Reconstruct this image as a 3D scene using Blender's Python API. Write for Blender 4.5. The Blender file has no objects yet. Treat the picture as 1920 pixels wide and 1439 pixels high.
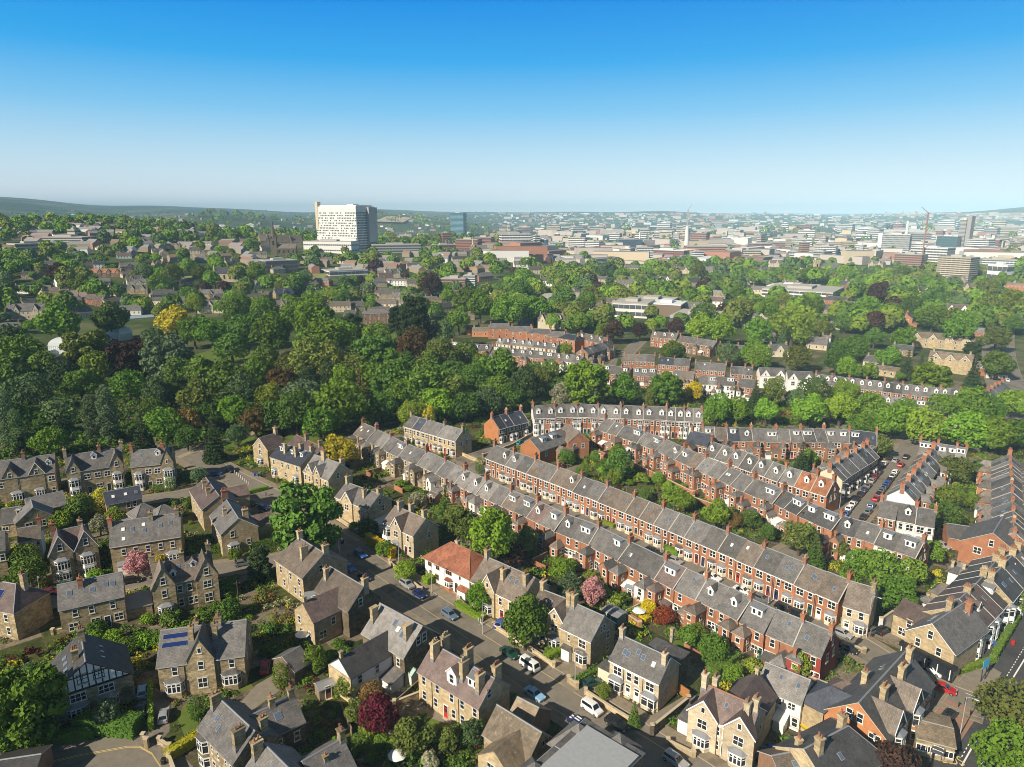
import bpy, math, random
import numpy as np
from mathutils import Vector, Matrix
SC = bpy.context.scene
COL = SC.collection
R = math.radians
RNG = random.Random(7)
# ------------------------------------------------------------------ camera
F_PX, PITCH, CAM_H = 1310.0, R(13.7), 87.0          # focal length in pixels of the 1920 px wide photograph
cam_data = bpy.data.cameras.new("camera")
cam = bpy.data.objects.new("camera", cam_data)
COL.objects.link(cam)
cam.location = (0, 0, CAM_H)
cam.rotation_euler = (R(90) - PITCH, 0, 0)
cam_data.sensor_width = 36.0
cam_data.lens = 36.0 * F_PX / 1920.0
cam_data.clip_start, cam_data.clip_end = 1.0, 120000.0
SC.camera = cam
HAZE = 1.0e-4
SC.view_settings.view_transform = 'Standard'
SC.view_settings.look = 'None'
SC.view_settings.exposure = 0.40
SC.view_settings.gamma = 1.0
# ------------------------------------------------------------------ sun and sky
SUN_AZ, SUN_EL = 46.0, 34.0                          # shadows run SUN_AZ degrees to the right of straight ahead
sun_dir = Vector((-math.sin(R(SUN_AZ)) * math.cos(R(SUN_EL)), -math.cos(R(SUN_AZ)) * math.cos(R(SUN_EL)), math.sin(R(SUN_EL))))
sun_data = bpy.data.lights.new("sun", 'SUN')
sun_data.energy, sun_data.angle, sun_data.color = 5.0, R(0.53), (1.0, 0.89, 0.72)
sun = bpy.data.objects.new("sun", sun_data)
COL.objects.link(sun)
sun.location = (-60, -60, 200)
sun.rotation_euler = sun_dir.to_track_quat('Z', 'Y').to_euler()
world = bpy.data.worlds.new("World")
SC.world = world
world.use_nodes = True
_n, _l = world.node_tree.nodes, world.node_tree.links
_n.clear()
_out = _n.new('ShaderNodeOutputWorld'); _bg = _n.new('ShaderNodeBackground')
_sky = _n.new('ShaderNodeTexSky'); _sky.sky_type = 'NISHITA'; _sky.sun_disc = False
_sky.sun_elevation = R(SUN_EL)
_sky.sun_rotation = R(180 + SUN_AZ)                  # checked against the lamp below
_sky.air_density, _sky.dust_density, _sky.ozone_density = 1.0, 0.6, 2.2
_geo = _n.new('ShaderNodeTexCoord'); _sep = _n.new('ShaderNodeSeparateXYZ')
_ramp = _n.new('ShaderNodeValToRGB')                 # clear sky deepens to azure; unseen part above is dimmed to weaken shadow fill
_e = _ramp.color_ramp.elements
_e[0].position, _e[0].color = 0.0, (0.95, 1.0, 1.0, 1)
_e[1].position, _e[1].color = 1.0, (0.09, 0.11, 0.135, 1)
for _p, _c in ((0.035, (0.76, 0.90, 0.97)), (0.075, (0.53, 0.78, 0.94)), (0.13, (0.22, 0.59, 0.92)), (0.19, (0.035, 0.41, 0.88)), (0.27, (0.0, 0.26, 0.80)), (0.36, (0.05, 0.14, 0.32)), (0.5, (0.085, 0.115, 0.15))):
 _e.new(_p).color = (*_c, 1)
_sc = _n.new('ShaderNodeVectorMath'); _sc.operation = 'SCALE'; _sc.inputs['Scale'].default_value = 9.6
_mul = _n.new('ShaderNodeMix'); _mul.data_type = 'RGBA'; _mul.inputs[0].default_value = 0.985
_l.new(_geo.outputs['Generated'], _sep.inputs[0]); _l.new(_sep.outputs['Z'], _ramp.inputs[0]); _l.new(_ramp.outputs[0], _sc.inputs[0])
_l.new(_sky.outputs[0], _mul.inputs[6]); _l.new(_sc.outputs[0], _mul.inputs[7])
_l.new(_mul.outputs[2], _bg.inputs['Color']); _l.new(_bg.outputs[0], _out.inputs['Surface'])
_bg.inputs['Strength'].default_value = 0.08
SC.render.engine = 'CYCLES'
SC.cycles.use_denoising = True
SC.cycles.filter_width = 0.9
SC.cycles.max_bounces = 6
SC.cycles.diffuse_bounces = 2
SC.cycles.glossy_bounces = 2
SC.cycles.transmission_bounces = 3
SC.cycles.transparent_max_bounces = 6
SC.cycles.volume_bounces = 0
SC.cycles.caustics_reflective = False
SC.cycles.caustics_refractive = False
# ------------------------------------------------------------------ terrain and the way from a photo pixel to a place on it
def sst(a, b, x):
 t = min(1.0, max(0.0, (x - a) / (b - a)))
 return t * t * (3 - 2 * t)
def hgt(x, y):
 d = math.hypot(x, y)
 if y <= 0 or d < 500: return 0.0
 u = x / y
 left = sst(-0.16, -0.62, u)
 z = left * 66 * sst(560, 1500, d) * (1 - 0.55 * sst(1900, 3200, d))
 mid = sst(0.18, -0.05, u) * (1 - left)
 z += mid * 24 * sst(650, 1250, d) * (1 - sst(1700, 2600, d))
 # far hills round the city
 far = sst(5200, 9000, d)
 z += far * (80 + 16 * math.sin(u * 9 + 1.0) + 7 * math.sin(u * 23 + 0.4) + 5 * math.sin(u * 41 + d * 4e-4))
 z += left * 135 * sst(3600, 6200, d) * (.30 + .70 * sst(-.52, -.76, u))
 z += 78 * math.exp(-((u + 0.17) / 0.10) ** 2) * sst(2700, 4300, d) * (1 - 0.3 * sst(5200, 8000, d))
 z += 62 * math.exp(-((u + 0.40) / 0.10) ** 2) * sst(2500, 3700, d) * (1 - 0.4 * sst(4600, 6200, d))
 z += 38 * math.exp(-((u - 0.20) / 0.05) ** 2) * sst(6000, 7500, d)
 z += 60 * math.exp(-((u - 0.74) / 0.09) ** 2) * sst(6000, 8200, d)
 return z
def ray(px, py):
 u = (px - 960.0) / F_PX; v = (719.5 - py) / F_PX
 cp, sp = math.cos(PITCH), math.sin(PITCH)
 return u, cp + v * sp, -sp + v * cp
def P(px, py, z=0.0):
 """Ground plan position of the photo pixel, for a point z metres above flat ground."""
 dx, dy, dz = ray(px, py)
 t = (z - CAM_H) / min(dz, -1e-4)
 return Vector((dx * t, dy * t))
def PT(px, py, z=0.0):
 """The same on the rolling far terrain: (x, y, ground height)."""
 dx, dy, dz = ray(px, py)
 if dz < 0:
  t = (z - CAM_H) / dz
  if math.hypot(dx, dy) * t < 500: return Vector((dx * t, dy * t, 0.0))
 t = 460.0
 while t < 30000:
  x, y, h = dx * t, dy * t, CAM_H + dz * t
  if h <= hgt(x, y) + z:
   lo, hi = t / 1.03, t
   for _ in range(9):
    m = (lo + hi) / 2
    if CAM_H + dz * m <= hgt(dx * m, dy * m) + z: hi = m
    else: lo = m
   return Vector((dx * hi, dy * hi, hgt(dx * hi, dy * hi)))
  t *= 1.03
 return Vector((dx * 30000, dy * 30000, 0))
def mpp(x, y, z=0.0):
 """metres per photo pixel at that place"""
 return (math.cos(PITCH) * y - math.sin(PITCH) * (z - CAM_H)) / F_PX
# ------------------------------------------------------------------ meshes
class MB:
 def __init__(s):
  s.v, s.f, s.m = [], [], []
  s.at(0, 0)
 def at(s, x, y, z=0, a=0):
  s.o = (x, y, z); s.c, s.s = math.cos(a), math.sin(a); return s
 def p(s, q):
  x, y, z = q
  s.v.append((s.o[0] + x * s.c - y * s.s, s.o[1] + x * s.s + y * s.c, s.o[2] + z))
  return len(s.v) - 1
 def poly(s, pts, m=0):
  s.f.append([s.p(q) for q in pts]); s.m.append(m)
 def hexa(s, a, b, m=0):
  """two quads (lists of four points) joined to a solid"""
  i = [s.p(q) for q in a]; j = [s.p(q) for q in b]
  fs = [i[::-1], j] + [[i[k], i[(k + 1) % 4], j[(k + 1) % 4], j[k]] for k in range(4)]
  s.f += fs; s.m += [m] * 6
 def box(s, x0, x1, y0, y1, z0, z1, m=0):
  s.hexa([(x0, y0, z0), (x1, y0, z0), (x1, y1, z0), (x0, y1, z0)], [(x0, y0, z1), (x1, y0, z1), (x1, y1, z1), (x0, y1, z1)], m)
 def cyl(s, x, y, z0, z1, r0, r1, n=8, m=0, cap=True):
  a = [s.p((x + r0 * math.cos(2 * math.pi * k / n), y + r0 * math.sin(2 * math.pi * k / n), z0)) for k in range(n)]
  b = [s.p((x + r1 * math.cos(2 * math.pi * k / n), y + r1 * math.sin(2 * math.pi * k / n), z1)) for k in range(n)]
  for k in range(n):
   s.f.append([a[k], a[(k + 1) % n], b[(k + 1) % n], b[k]]); s.m.append(m)
  if cap: s.f.append(b); s.m.append(m)
 def tube(s, p, q, r0, r1, n=6, m=0):
  p, q = Vector(p), Vector(q)
  d = (q - p).normalized()
  e = d.orthogonal().normalized(); g = d.cross(e)
  a = [s.p(tuple(p + r0 * (math.cos(2 * math.pi * k / n) * e + math.sin(2 * math.pi * k / n) * g))) for k in range(n)]
  b = [s.p(tuple(q + r1 * (math.cos(2 * math.pi * k / n) * e + math.sin(2 * math.pi * k / n) * g))) for k in range(n)]
  for k in range(n):
   s.f.append([a[k], a[(k + 1) % n], b[(k + 1) % n], b[k]]); s.m.append(m)
  s.f.append(b); s.m.append(m)
 def mesh(s, name, mats):
  me = bpy.data.meshes.new(name)
  me.from_pydata(s.v, [], s.f)
  for k in mats: me.materials.append(k)
  if len(mats) > 1: me.polygons.foreach_set("material_index", s.m)
  return me
def mesh_np(name, verts, quads, mats, midx=None):
 me = bpy.data.meshes.new(name)
 nv, nf = len(verts), len(quads)
 k = quads.shape[1]
 me.vertices.add(nv); me.loops.add(nf * k); me.polygons.add(nf)
 me.vertices.foreach_set("co", np.asarray(verts, np.float32).ravel())
 me.loops.foreach_set("vertex_index", np.asarray(quads, np.int32).ravel())
 me.polygons.foreach_set("loop_start", np.arange(0, nf * k, k, dtype=np.int32))
 me.polygons.foreach_set("loop_total", np.full(nf, k, np.int32))
 for m in mats: me.materials.append(m)
 if midx is not None: me.polygons.foreach_set("material_index", np.asarray(midx, np.int32))
 me.polygons.foreach_set("use_smooth", np.zeros(nf, bool))
 me.update(calc_edges=True)
 return me
def link(name, data, parent=None, loc=None, rot=None, mat=None, slot=0):
 o = bpy.data.objects.new(name, data)
 COL.objects.link(o)
 if parent is not None: o.parent = parent
 if loc is not None: o.location = loc
 if rot is not None: o.rotation_euler = rot if isinstance(rot, tuple) else (0, 0, rot)
 if mat is not None:
  o.material_slots[slot].link = 'OBJECT'; o.material_slots[slot].material = mat
 return o
THINGS = []          # (object, label, group): the labels are checked for twins at the end
def tag(o, label, cat, group=None):
 o['label'] = label; o['category'] = cat
 if group: o['group'] = group
 THINGS.append(o)
 return o
def thing(name, x, y, z, rot, label, cat, group=None):
 o = link(name, None, None, (x, y, z), rot)
 o.empty_display_size = 0.5
 return tag(o, label, cat, group)
def struct(name, me, kind='structure', loc=None):
 o = link(name, me, None, loc); o['kind'] = kind
 return o
# ------------------------------------------------------------------ materials
MATS = {}
def nt(name, rough=0.8, spec=0.3):
 m = bpy.data.materials.new(name); m.use_nodes = True
 t = m.node_tree; b = t.nodes['Principled BSDF']
 b.inputs['Roughness'].default_value = rough
 b.inputs['Specular IOR Level'].default_value = spec
 return m, t.nodes, t.links, b
def rgb(c): return (c[0], c[1], c[2], 1)
def flat(name, c, rough=0.7, spec=0.3, metal=0.0, var=0.0):
 if name in MATS: return MATS[name]
 m, n, l, b = nt(name, rough, spec)
 b.inputs['Base Color'].default_value = rgb(c); b.inputs['Metallic'].default_value = metal
 if var:
  tc = n.new('ShaderNodeTexCoord'); no = n.new('ShaderNodeTexNoise'); no.inputs['Scale'].default_value = 1.6; no.inputs['Detail'].default_value = 5
  mx = n.new('ShaderNodeMix'); mx.data_type = 'RGBA'
  mx.inputs[6].default_value = rgb([v * (1 - var) for v in c]); mx.inputs[7].default_value = rgb([v * (1 + var) for v in c])
  l.new(tc.outputs['Object'], no.inputs['Vector']); l.new(no.outputs[0], mx.inputs[0]); l.new(mx.outputs[2], b.inputs['Base Color'])
 MATS[name] = m
 return m
def masonry(name, c1, c2, mortar, bw, bh, stain=0.5, rnd=0.16):
 """coursed stone or brick in the wall's own coordinates, weathered in patches; every building a little different"""
 if name in MATS: return MATS[name]
 m, n, l, b = nt(name, 0.9, 0.15)
 tc = n.new('ShaderNodeTexCoord'); sep = n.new('ShaderNodeSeparateXYZ'); add = n.new('ShaderNodeMath'); com = n.new('ShaderNodeCombineXYZ')
 l.new(tc.outputs['Object'], sep.inputs[0]); l.new(sep.outputs[0], add.inputs[0]); l.new(sep.outputs[1], add.inputs[1])
 l.new(add.outputs[0], com.inputs[0]); l.new(sep.outputs[2], com.inputs[1])
 br = n.new('ShaderNodeTexBrick'); br.inputs['Scale'].default_value = 1.0
 br.inputs['Brick Width'].default_value, br.inputs['Row Height'].default_value = bw, bh
 br.inputs['Mortar Size'].default_value = 0.014; br.inputs['Bias'].default_value = -0.2
 br.inputs['Color1'].default_value, br.inputs['Color2'].default_value, br.inputs['Mortar'].default_value = rgb(c1), rgb(c2), rgb(mortar)
 l.new(com.outputs[0], br.inputs['Vector'])
 no = n.new('ShaderNodeTexNoise'); no.inputs['Scale'].default_value = 0.55; no.inputs['Detail'].default_value = 6; no.inputs['Roughness'].default_value = 0.7
 oi = n.new('ShaderNodeObjectInfo'); va = n.new('ShaderNodeVectorMath'); va.operation = 'ADD'
 sc = n.new('ShaderNodeMath'); sc.operation = 'MULTIPLY'; sc.inputs[1].default_value = 50
 l.new(oi.outputs['Random'], sc.inputs[0]); l.new(tc.outputs['Object'], va.inputs[0]); l.new(sc.outputs[0], va.inputs[1]); l.new(va.outputs[0], no.inputs['Vector'])
 mr = n.new('ShaderNodeMapRange'); mr.inputs[1].default_value = 0.35; mr.inputs[2].default_value = 0.7; mr.inputs[3].default_value = 1 + stain * 0.35; mr.inputs[4].default_value = 1 - stain
 l.new(no.outputs[0], mr.inputs[0])
 m2 = n.new('ShaderNodeMath'); m2.operation = 'MULTIPLY'
 mr2 = n.new('ShaderNodeMapRange'); mr2.inputs[3].default_value = 1 - rnd; mr2.inputs[4].default_value = 1 + rnd
 l.new(oi.outputs['Random'], mr2.inputs[0]); l.new(mr.outputs[0], m2.inputs[0]); l.new(mr2.outputs[0], m2.inputs[1])
 vs = n.new('ShaderNodeVectorMath'); vs.operation = 'SCALE'
 l.new(br.outputs['Color'], vs.inputs[0]); l.new(m2.outputs[0], vs.inputs['Scale']); l.new(vs.outputs[0], b.inputs['Base Color'])
 MATS[name] = m
 return m
def slates(name, c1, c2, moss=None, bw=0.32, bh=0.23, rnd=0.30):
 """roof covering: courses across the slope, patchy weathering and a little moss"""
 if name in MATS: return MATS[name]
 m, n, l, b = nt(name, 0.62, 0.35)
 tc = n.new('ShaderNodeTexCoord'); oi = n.new('ShaderNodeObjectInfo')
 br = n.new('ShaderNodeTexBrick'); br.inputs['Scale'].default_value = 1.0
 br.inputs['Brick Width'].default_value, br.inputs['Row Height'].default_value = bw, bh
 br.inputs['Mortar Size'].default_value = 0.012; br.inputs['Bias'].default_value = 0.0
 br.inputs['Color1'].default_value, br.inputs['Color2'].default_value = rgb(c1), rgb(c2)
 br.inputs['Mortar'].default_value = rgb([v * 0.45 for v in c1])
 l.new(tc.outputs['Object'], br.inputs['Vector'])
 sc = n.new('ShaderNodeMath'); sc.operation = 'MULTIPLY'; sc.inputs[1].default_value = 70
 va = n.new('ShaderNodeVectorMath'); va.operation = 'ADD'
 l.new(oi.outputs['Random'], sc.inputs[0]); l.new(tc.outputs['Object'], va.inputs[0]); l.new(sc.outputs[0], va.inputs[1])
 no = n.new('ShaderNodeTexNoise'); no.inputs['Scale'].default_value = 0.5; no.inputs['Detail'].default_value = 8; no.inputs['Roughness'].default_value = 0.72
 l.new(va.outputs[0], no.inputs['Vector'])
 mr = n.new('ShaderNodeMapRange'); mr.inputs[1].default_value = 0.3; mr.inputs[2].default_value = 0.7; mr.inputs[3].default_value = 0.62; mr.inputs[4].default_value = 1.42
 l.new(no.outputs[0], mr.inputs[0])
 mr2 = n.new('ShaderNodeMapRange'); mr2.inputs[3].default_value = 1 - rnd; mr2.inputs[4].default_value = 1 + rnd
 l.new(oi.outputs['Random'], mr2.inputs[0])
 m2 = n.new('ShaderNodeMath'); m2.operation = 'MULTIPLY'; l.new(mr.outputs[0], m2.inputs[0]); l.new(mr2.outputs[0], m2.inputs[1])
 vs = n.new('ShaderNodeVectorMath'); vs.operation = 'SCALE'; l.new(br.outputs['Color'], vs.inputs[0]); l.new(m2.outputs[0], vs.inputs['Scale'])
 last = vs.outputs[0]
 if moss:
  n2 = n.new('ShaderNodeTexNoise'); n2.inputs['Scale'].default_value = 1.9; n2.inputs['Detail'].default_value = 6; n2.inputs['Roughness'].default_value = 0.75
  l.new(va.outputs[0], n2.inputs['Vector'])
  r2 = n.new('ShaderNodeMapRange'); r2.inputs[1].default_value = 0.58; r2.inputs[2].default_value = 0.7; l.new(n2.outputs[0], r2.inputs[0])
  mx = n.new('ShaderNodeMix'); mx.data_type = 'RGBA'; mx.inputs[7].default_value = rgb(moss)
  l.new(r2.outputs[0], mx.inputs[0]); l.new(last, mx.inputs[6]); last = mx.outputs[2]
 l.new(last, b.inputs['Base Color'])
 MATS[name] = m
 return m
WALL = {
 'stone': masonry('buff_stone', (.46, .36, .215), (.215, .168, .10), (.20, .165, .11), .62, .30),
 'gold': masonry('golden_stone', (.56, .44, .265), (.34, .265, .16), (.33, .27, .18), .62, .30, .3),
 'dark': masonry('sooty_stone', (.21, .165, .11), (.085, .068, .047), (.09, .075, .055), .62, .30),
 'brick': masonry('red_brick', (.45, .165, .078), (.31, .11, .053), (.34, .20, .13), .23, .075, .3),
 'orange': masonry('orange_brick', (.52, .19, .066), (.44, .15, .052), (.42, .23, .12), .23, .075, .2),
 'brown': masonry('brown_brick', (.30, .16, .095), (.21, .11, .065), (.27, .18, .12), .23, .075, .3),
 'cream': masonry('cream_render', (.66, .58, .42), (.64, .56, .40), (.65, .57, .41), 3, 3, .12, .05),
 'white': masonry('white_render', (.80, .79, .76), (.79, .78, .75), (.79, .78, .75), 3, 3, .10, .04),
 'pale': masonry('pale_stone', (.60, .50, .35), (.43, .355, .24), (.40, .34, .25), .62, .30, .3),
 'burnt': masonry('painted_red_brick', (.30, .055, .04), (.26, .045, .035), (.28, .06, .045), .23, .075, .15),
}
ROOF = {
 'grey': slates('grey_slate', (.160, .150, .143), (.108, .102, .099), (.17, .155, .115)),
 'light': slates('pale_slate', (.225, .212, .20), (.165, .155, .148), None),
 'brown': slates('brown_stone_slate', (.185, .150, .122), (.125, .10, .082), (.20, .18, .12)),
 'mauve': slates('purple_brown_slate', (.175, .128, .115), (.125, .092, .085), None),
 'blue': slates('blue_slate', (.062, .070, .092), (.045, .05, .07), None),
 'dark': slates('dark_slate', (.085, .082, .082), (.062, .06, .062), (.10, .095, .07)),
 'red': slates('red_clay_tile', (.33, .125, .07), (.22, .085, .05), (.20, .10, .06), .3, .3),
 'tan': slates('tan_concrete_tile', (.25, .195, .135), (.17, .135, .095), (.40, .37, .27), .3, .33),
 'orange': slates('orange_clay_tile', (.36, .15, .075), (.28, .115, .055), None, .3, .3),
}
M_WHITE = flat('white_paint', (.80, .80, .78), .45, .4)
M_CREAMP = flat('cream_paint', (.68, .62, .47), .5)
M_GLASS = flat('window_glass', (.022, .026, .032), .06, .9)
M_SKYG = flat('skylight_glass', (.10, .14, .20), .05, 1.0)
M_SILL = flat('stone_dressing', (.52, .44, .31), .85, .2, 0, .12)
M_LEAD = flat('lead_sheet', (.23, .24, .26), .5, .4, 0, .12)
M_POT = flat('terracotta', (.30, .14, .085), .8, .2, 0, .2)
M_POTB = flat('buff_clay', (.48, .38, .24), .8, .2, 0, .2)
M_BLACK = flat('black_paint', (.02, .02, .022), .4)
M_VERGE = flat('pale_verge', (.42, .40, .36), .8, .2, 0, .15)
M_IRON = flat('cast_iron', (.035, .035, .04), .5, .4)
M_SOLAR = flat('solar_cell', (.012, .03, .13), .08, 1.0)
M_METAL = flat('galvanised_steel', (.45, .46, .47), .4, .5, .6)
DOORS = [flat('door_' + c, v, .4, .4) for c, v in (('red', (.42, .03, .02)), ('navy', (.02, .035, .12)), ('green', (.03, .11, .06)), ('white', (.75, .75, .73)), ('black', (.025, .025, .03)), ('maroon', (.16, .02, .025)), ('yellow', (.75, .62, .03)), ('oak', (.24, .12, .05)))]
# ------------------------------------------------------------------ building parts (all in the house's own frame: x along the ridge, -y towards the photographer)
_cache = {}
def cached(key, fn):
 if key not in _cache: _cache[key] = fn()
 return _cache[key]
WSIZE = {'s': (1.05, 1.75, 1), 't': (.75, 1.15, 1), 'd': (1.75, 1.75, 2), 'q': (2.5, 1.6, 3), 'o': (1.1, 1.1, 1), 'm': (1.3, 1.35, 2), 'n': (.62, 1.5, 1), 'p': (1.7, 2.1, 2), 'v': (2.1, 1.2, 3)}
def window_mesh(kind, frame='white', sill='stone'):
 def make():
  w, h, nn = WSIZE[kind]
  b = MB(); t = .10
  b.box(-w / 2, w / 2, -.012, .01, -h / 2, h / 2, 1)                                # pane
  b.box(-w / 2, w / 2, -.06, .02, h / 2 - t, h / 2, 0); b.box(-w / 2, w / 2, -.06, .02, -h / 2, -h / 2 + t, 0)
  for k in range(nn + 1):
   x = -w / 2 + k * w / nn; e = t if 0 < k < nn else t
   xa = x if k == 0 else x - (t if k == nn else t / 2)
   b.box(xa, xa + e, -.055, .02, -h / 2 + t, h / 2 - t, 0)
  if h > 1.2: b.box(-w / 2 + t, w / 2 - t, -.05, .02, -.05, .05, 0)                  # meeting rail
  if sill:
   b.box(-w / 2 - .12, w / 2 + .12, -.13, .02, -h / 2 - .15, -h / 2 - .002, 2)
   b.box(-w / 2 - .12, w / 2 + .12, -.045, .02, h / 2 + .002, h / 2 + .2, 2)
  return b.mesh('window_' + kind, [M_WHITE if frame == 'white' else M_CREAMP if frame == 'cream' else M_BLACK if frame == 'black' else DOORS[7], M_GLASS, M_SILL if sill == 'stone' else M_WHITE])
 return cached(('win', kind, frame, sill), make)
def door_mesh():
 def make():
  b = MB()
  b.box(-.5, .5, -.05, .02, .02, 2.05, 0)
  b.box(-.36, .36, -.062, -.045, 1.15, 1.85, 1); b.box(-.5, .5, -.04, .02, 2.10, 2.5, 1)
  b.box(-.62, -.5, -.09, .02, 0, 2.6, 2); b.box(.5, .62, -.09, .02, 0, 2.6, 2); b.box(-.5, .5, -.09, .02, 2.5, 2.66, 2)
  b.box(-.6, .6, -.5, .02, -.12, .015, 3)
  return b.mesh('door', [DOORS[0], M_GLASS, M_WHITE, M_SILL])
 return cached('door', make)
def bay_mesh(st, w, wall, roof='lead', square=False, h=2.75, base=.85):
 """canted bay: stone plinth, white timber lights with mullions, small hipped roof"""
 def make():
  b = MB(); pr = .85; ct = 0.12 if square else .55
  pts = [(-w / 2, 0), (-w / 2 + ct, -pr), (w / 2 - ct, -pr), (w / 2, 0)]
  for s in range(st):
   z0 = s * (h + .25)
   zb = z0 + (base if s == 0 else .42)
   zt = z0 + h
   for i in range(3):
    (xa, ya), (xb, yb) = pts[i], pts[i + 1]
    L = math.hypot(xb - xa, yb - ya); a = math.atan2(yb - ya, xb - xa)
    b.at(xa, ya, 0, a)
    b.box(0, L, 0, .16, z0, zb, 2)                        # plinth / apron
    b.box(0, L, .05, .08, zb, zt, 1)                      # panes
    nn = 2 if i == 1 and w > 2.1 else 1
    if i == 1 and w > 3: nn = 3
    b.box(0, L, -.03, .1, zt - .30, zt, 0); b.box(0, L, -.05, .1, zb, zb + .12, 0)
    tr = zb + (zt - zb) * .62
    b.box(0.01, L - .01, 0, .1, tr - .045, tr + .045, 0)
    for k in range(nn + 1):
     x = k * L / nn
     b.box(x - (.10 if k else 0), x + (.10 if k < nn else 0), -.02, .1, zb, zt - .3, 0)
   b.at(0, 0)
   if s < st - 1:
    o = [(x * 1.02, y * 1.02 - (.02 if y else 0)) for x, y in pts]
    b.hexa([(x, y, zt) for x, y in o], [(x, y, zt + .25) for x, y in o], 2)
  zt = (st - 1) * (h + .25) + h
  o = [(x * 1.12, y * 1.16) for x, y in pts]
  b.hexa([(x, y, zt) for x, y in o], [(x, y, zt + .1) for x, y in o], 0)
  b.hexa([(x, y, zt + .1) for x, y in o], [(x * .45, y * .1, zt + .62) for x, y in o], 3)
  return b.mesh('bay_window', [M_WHITE, M_GLASS, WALL[wall] if wall in WALL else M_WHITE, M_LEAD if roof == 'lead' else ROOF[roof]])
 return cached(('bay', st, round(w, 2), wall, roof, square, h, base), make)
def chimney_mesh(sx, sy, h, wall, pots, buff):
 def make():
  b = MB()
  b.box(-sx / 2, sx / 2, -sy / 2, sy / 2, -1.6, h - .35, 0)
  b.box(-sx / 2 - .08, sx / 2 + .08, -sy / 2 - .08, sy / 2 + .08, h - .35, h - .18, 0)
  b.box(-sx / 2 - .13, sx / 2 + .13, -sy / 2 - .13, sy / 2 + .13, h - .18, h, 0)
  b.box(-sx / 2 - .06, sx / 2 + .06, -sy / 2 - .06, sy / 2 + .06, -.55, -.05, 1)    # lead flashing at the roof
  return b.mesh('chimney', [WALL[wall], M_LEAD])
 return cached(('chim', sx, sy, h, wall), make)
def pots_mesh(sx, sy, pots, buff):
 def make():
  b = MB()
  for k in range(pots):
   q = (k + .5) / pots - .5
   x, y = (q * sx * .86, 0) if sx > sy else (0, q * sy * .86)
   hh = .62 + .16 * ((k * 7) % 3)
   b.cyl(x, y, 0, hh, .145, .115, 8, 0); b.cyl(x, y, hh - .1, hh, .15, .15, 8, 0)
  return b.mesh('chimney_pots', [M_POTB if buff else M_POT])
 return cached(('pots', sx, sy, pots, buff), make)
def pot_mesh(buff, hh):
 def make():
  b = MB(); b.cyl(0, 0, 0, hh, .15, .115, 8, 0); b.cyl(0, 0, hh - .1, hh + .02, .155, .155, 8, 0)
  return b.mesh('chimney_pot', [M_POTB if buff else M_POT])
 return cached(('pot', buff, hh), make)
def roof_mesh(L, w, ze, zr, mats, hl=0, hr=0, oh=.32, ov=.16, off=0.0, thick=.15, ridge=True):
 """pitched roof, ridge along x; hl/hr = how far a hip slopes in at each end (0 = gable)"""
 b = MB(); s = (zr - ze) / (w / 2); t = thick
 ye = w / 2 + oh; zz = ze - s * oh
 xl0 = -L / 2 - (ov if not hl else oh); xr0 = L / 2 + (ov if not hr else oh)
 xl1 = -L / 2 - ov if not hl else -L / 2 + hl; xr1 = L / 2 + ov if not hr else L / 2 - hr
 for sg in (-1, 1):
  top = [(xl0, sg * ye, zz), (xr0, sg * ye, zz), (xr1, 0, zr), (xl1, 0, zr)]
  b.poly([(x, y, z + t) for x, y, z in top], 0)
  b.poly([(xl0, sg * ye, zz), (xr0, sg * ye, zz), (xr0, sg * ye, zz + t), (xl0, sg * ye, zz + t)], 1)
  b.poly([(x, y, z - .02) for x, y, z in top], 1)
  if not hl: b.poly([(xl0, sg * ye, zz - .02), (xl0, sg * ye, zz + t), (xl1, 0, zr + t), (xl1, 0, zr - .02)], 1)
  if not hr: b.poly([(xr0, sg * ye, zz - .02), (xr0, sg * ye, zz + t), (xr1, 0, zr + t), (xr1, 0, zr - .02)], 1)
 for h, x0, x1 in ((hl, xl0, xl1), (hr, xr0, xr1)):
  if h:
   b.poly([(x0, -ye, zz + t), (x0, ye, zz + t), (x1, 0, zr + t)], 0)
   b.poly([(x0, -ye, zz), (x0, ye, zz), (x0, ye, zz + t), (x0, -ye, zz + t)], 1)
   for sg in (-1, 1): b.tube((x0, sg * ye, zz + t), (x1, 0, zr + t), .10, .10, 4, 2)
 if ridge: b.hexa([(xl1, -.16, zr + t - .06), (xr1, -.16, zr + t - .06), (xr1, .16, zr + t - .06), (xl1, .16, zr + t - .06)],
 [(xl1, -.05, zr + t + .07), (xr1, -.05, zr + t + .07), (xr1, .05, zr + t + .07), (xl1, .05, zr + t + .07)], 2)
 return b.mesh('roof', mats)
def wall_mesh(L, w, ze, zr, mat, hl=0, hr=0, z0=-.6):
 b = MB(); y = w / 2; x = L / 2
 b.poly([(-x, -y, z0), (x, -y, z0), (x, -y, ze), (-x, -y, ze)])
 b.poly([(-x, y, z0), (x, y, z0), (x, y, ze), (-x, y, ze)])
 for xx, h in ((-x, hl), (x, hr)):
  q = [(xx, -y, z0), (xx, y, z0), (xx, y, ze)] + ([] if h else [(xx, 0, zr)]) + [(xx, -y, ze)]
  b.poly(q)
 return b.mesh('wall', [mat])
FACE = {'f': 0, 'b': math.pi, 'l': -math.pi / 2, 'r': math.pi / 2}
def face_pos(face, u, L, w):
 if face == 'f': return (u * L, -w / 2 - .005)
 if face == 'b': return (u * L, w / 2 + .005)
 if face == 'l': return (-L / 2 - .005, u * w)
 return (L / 2 + .005, u * w)
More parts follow.
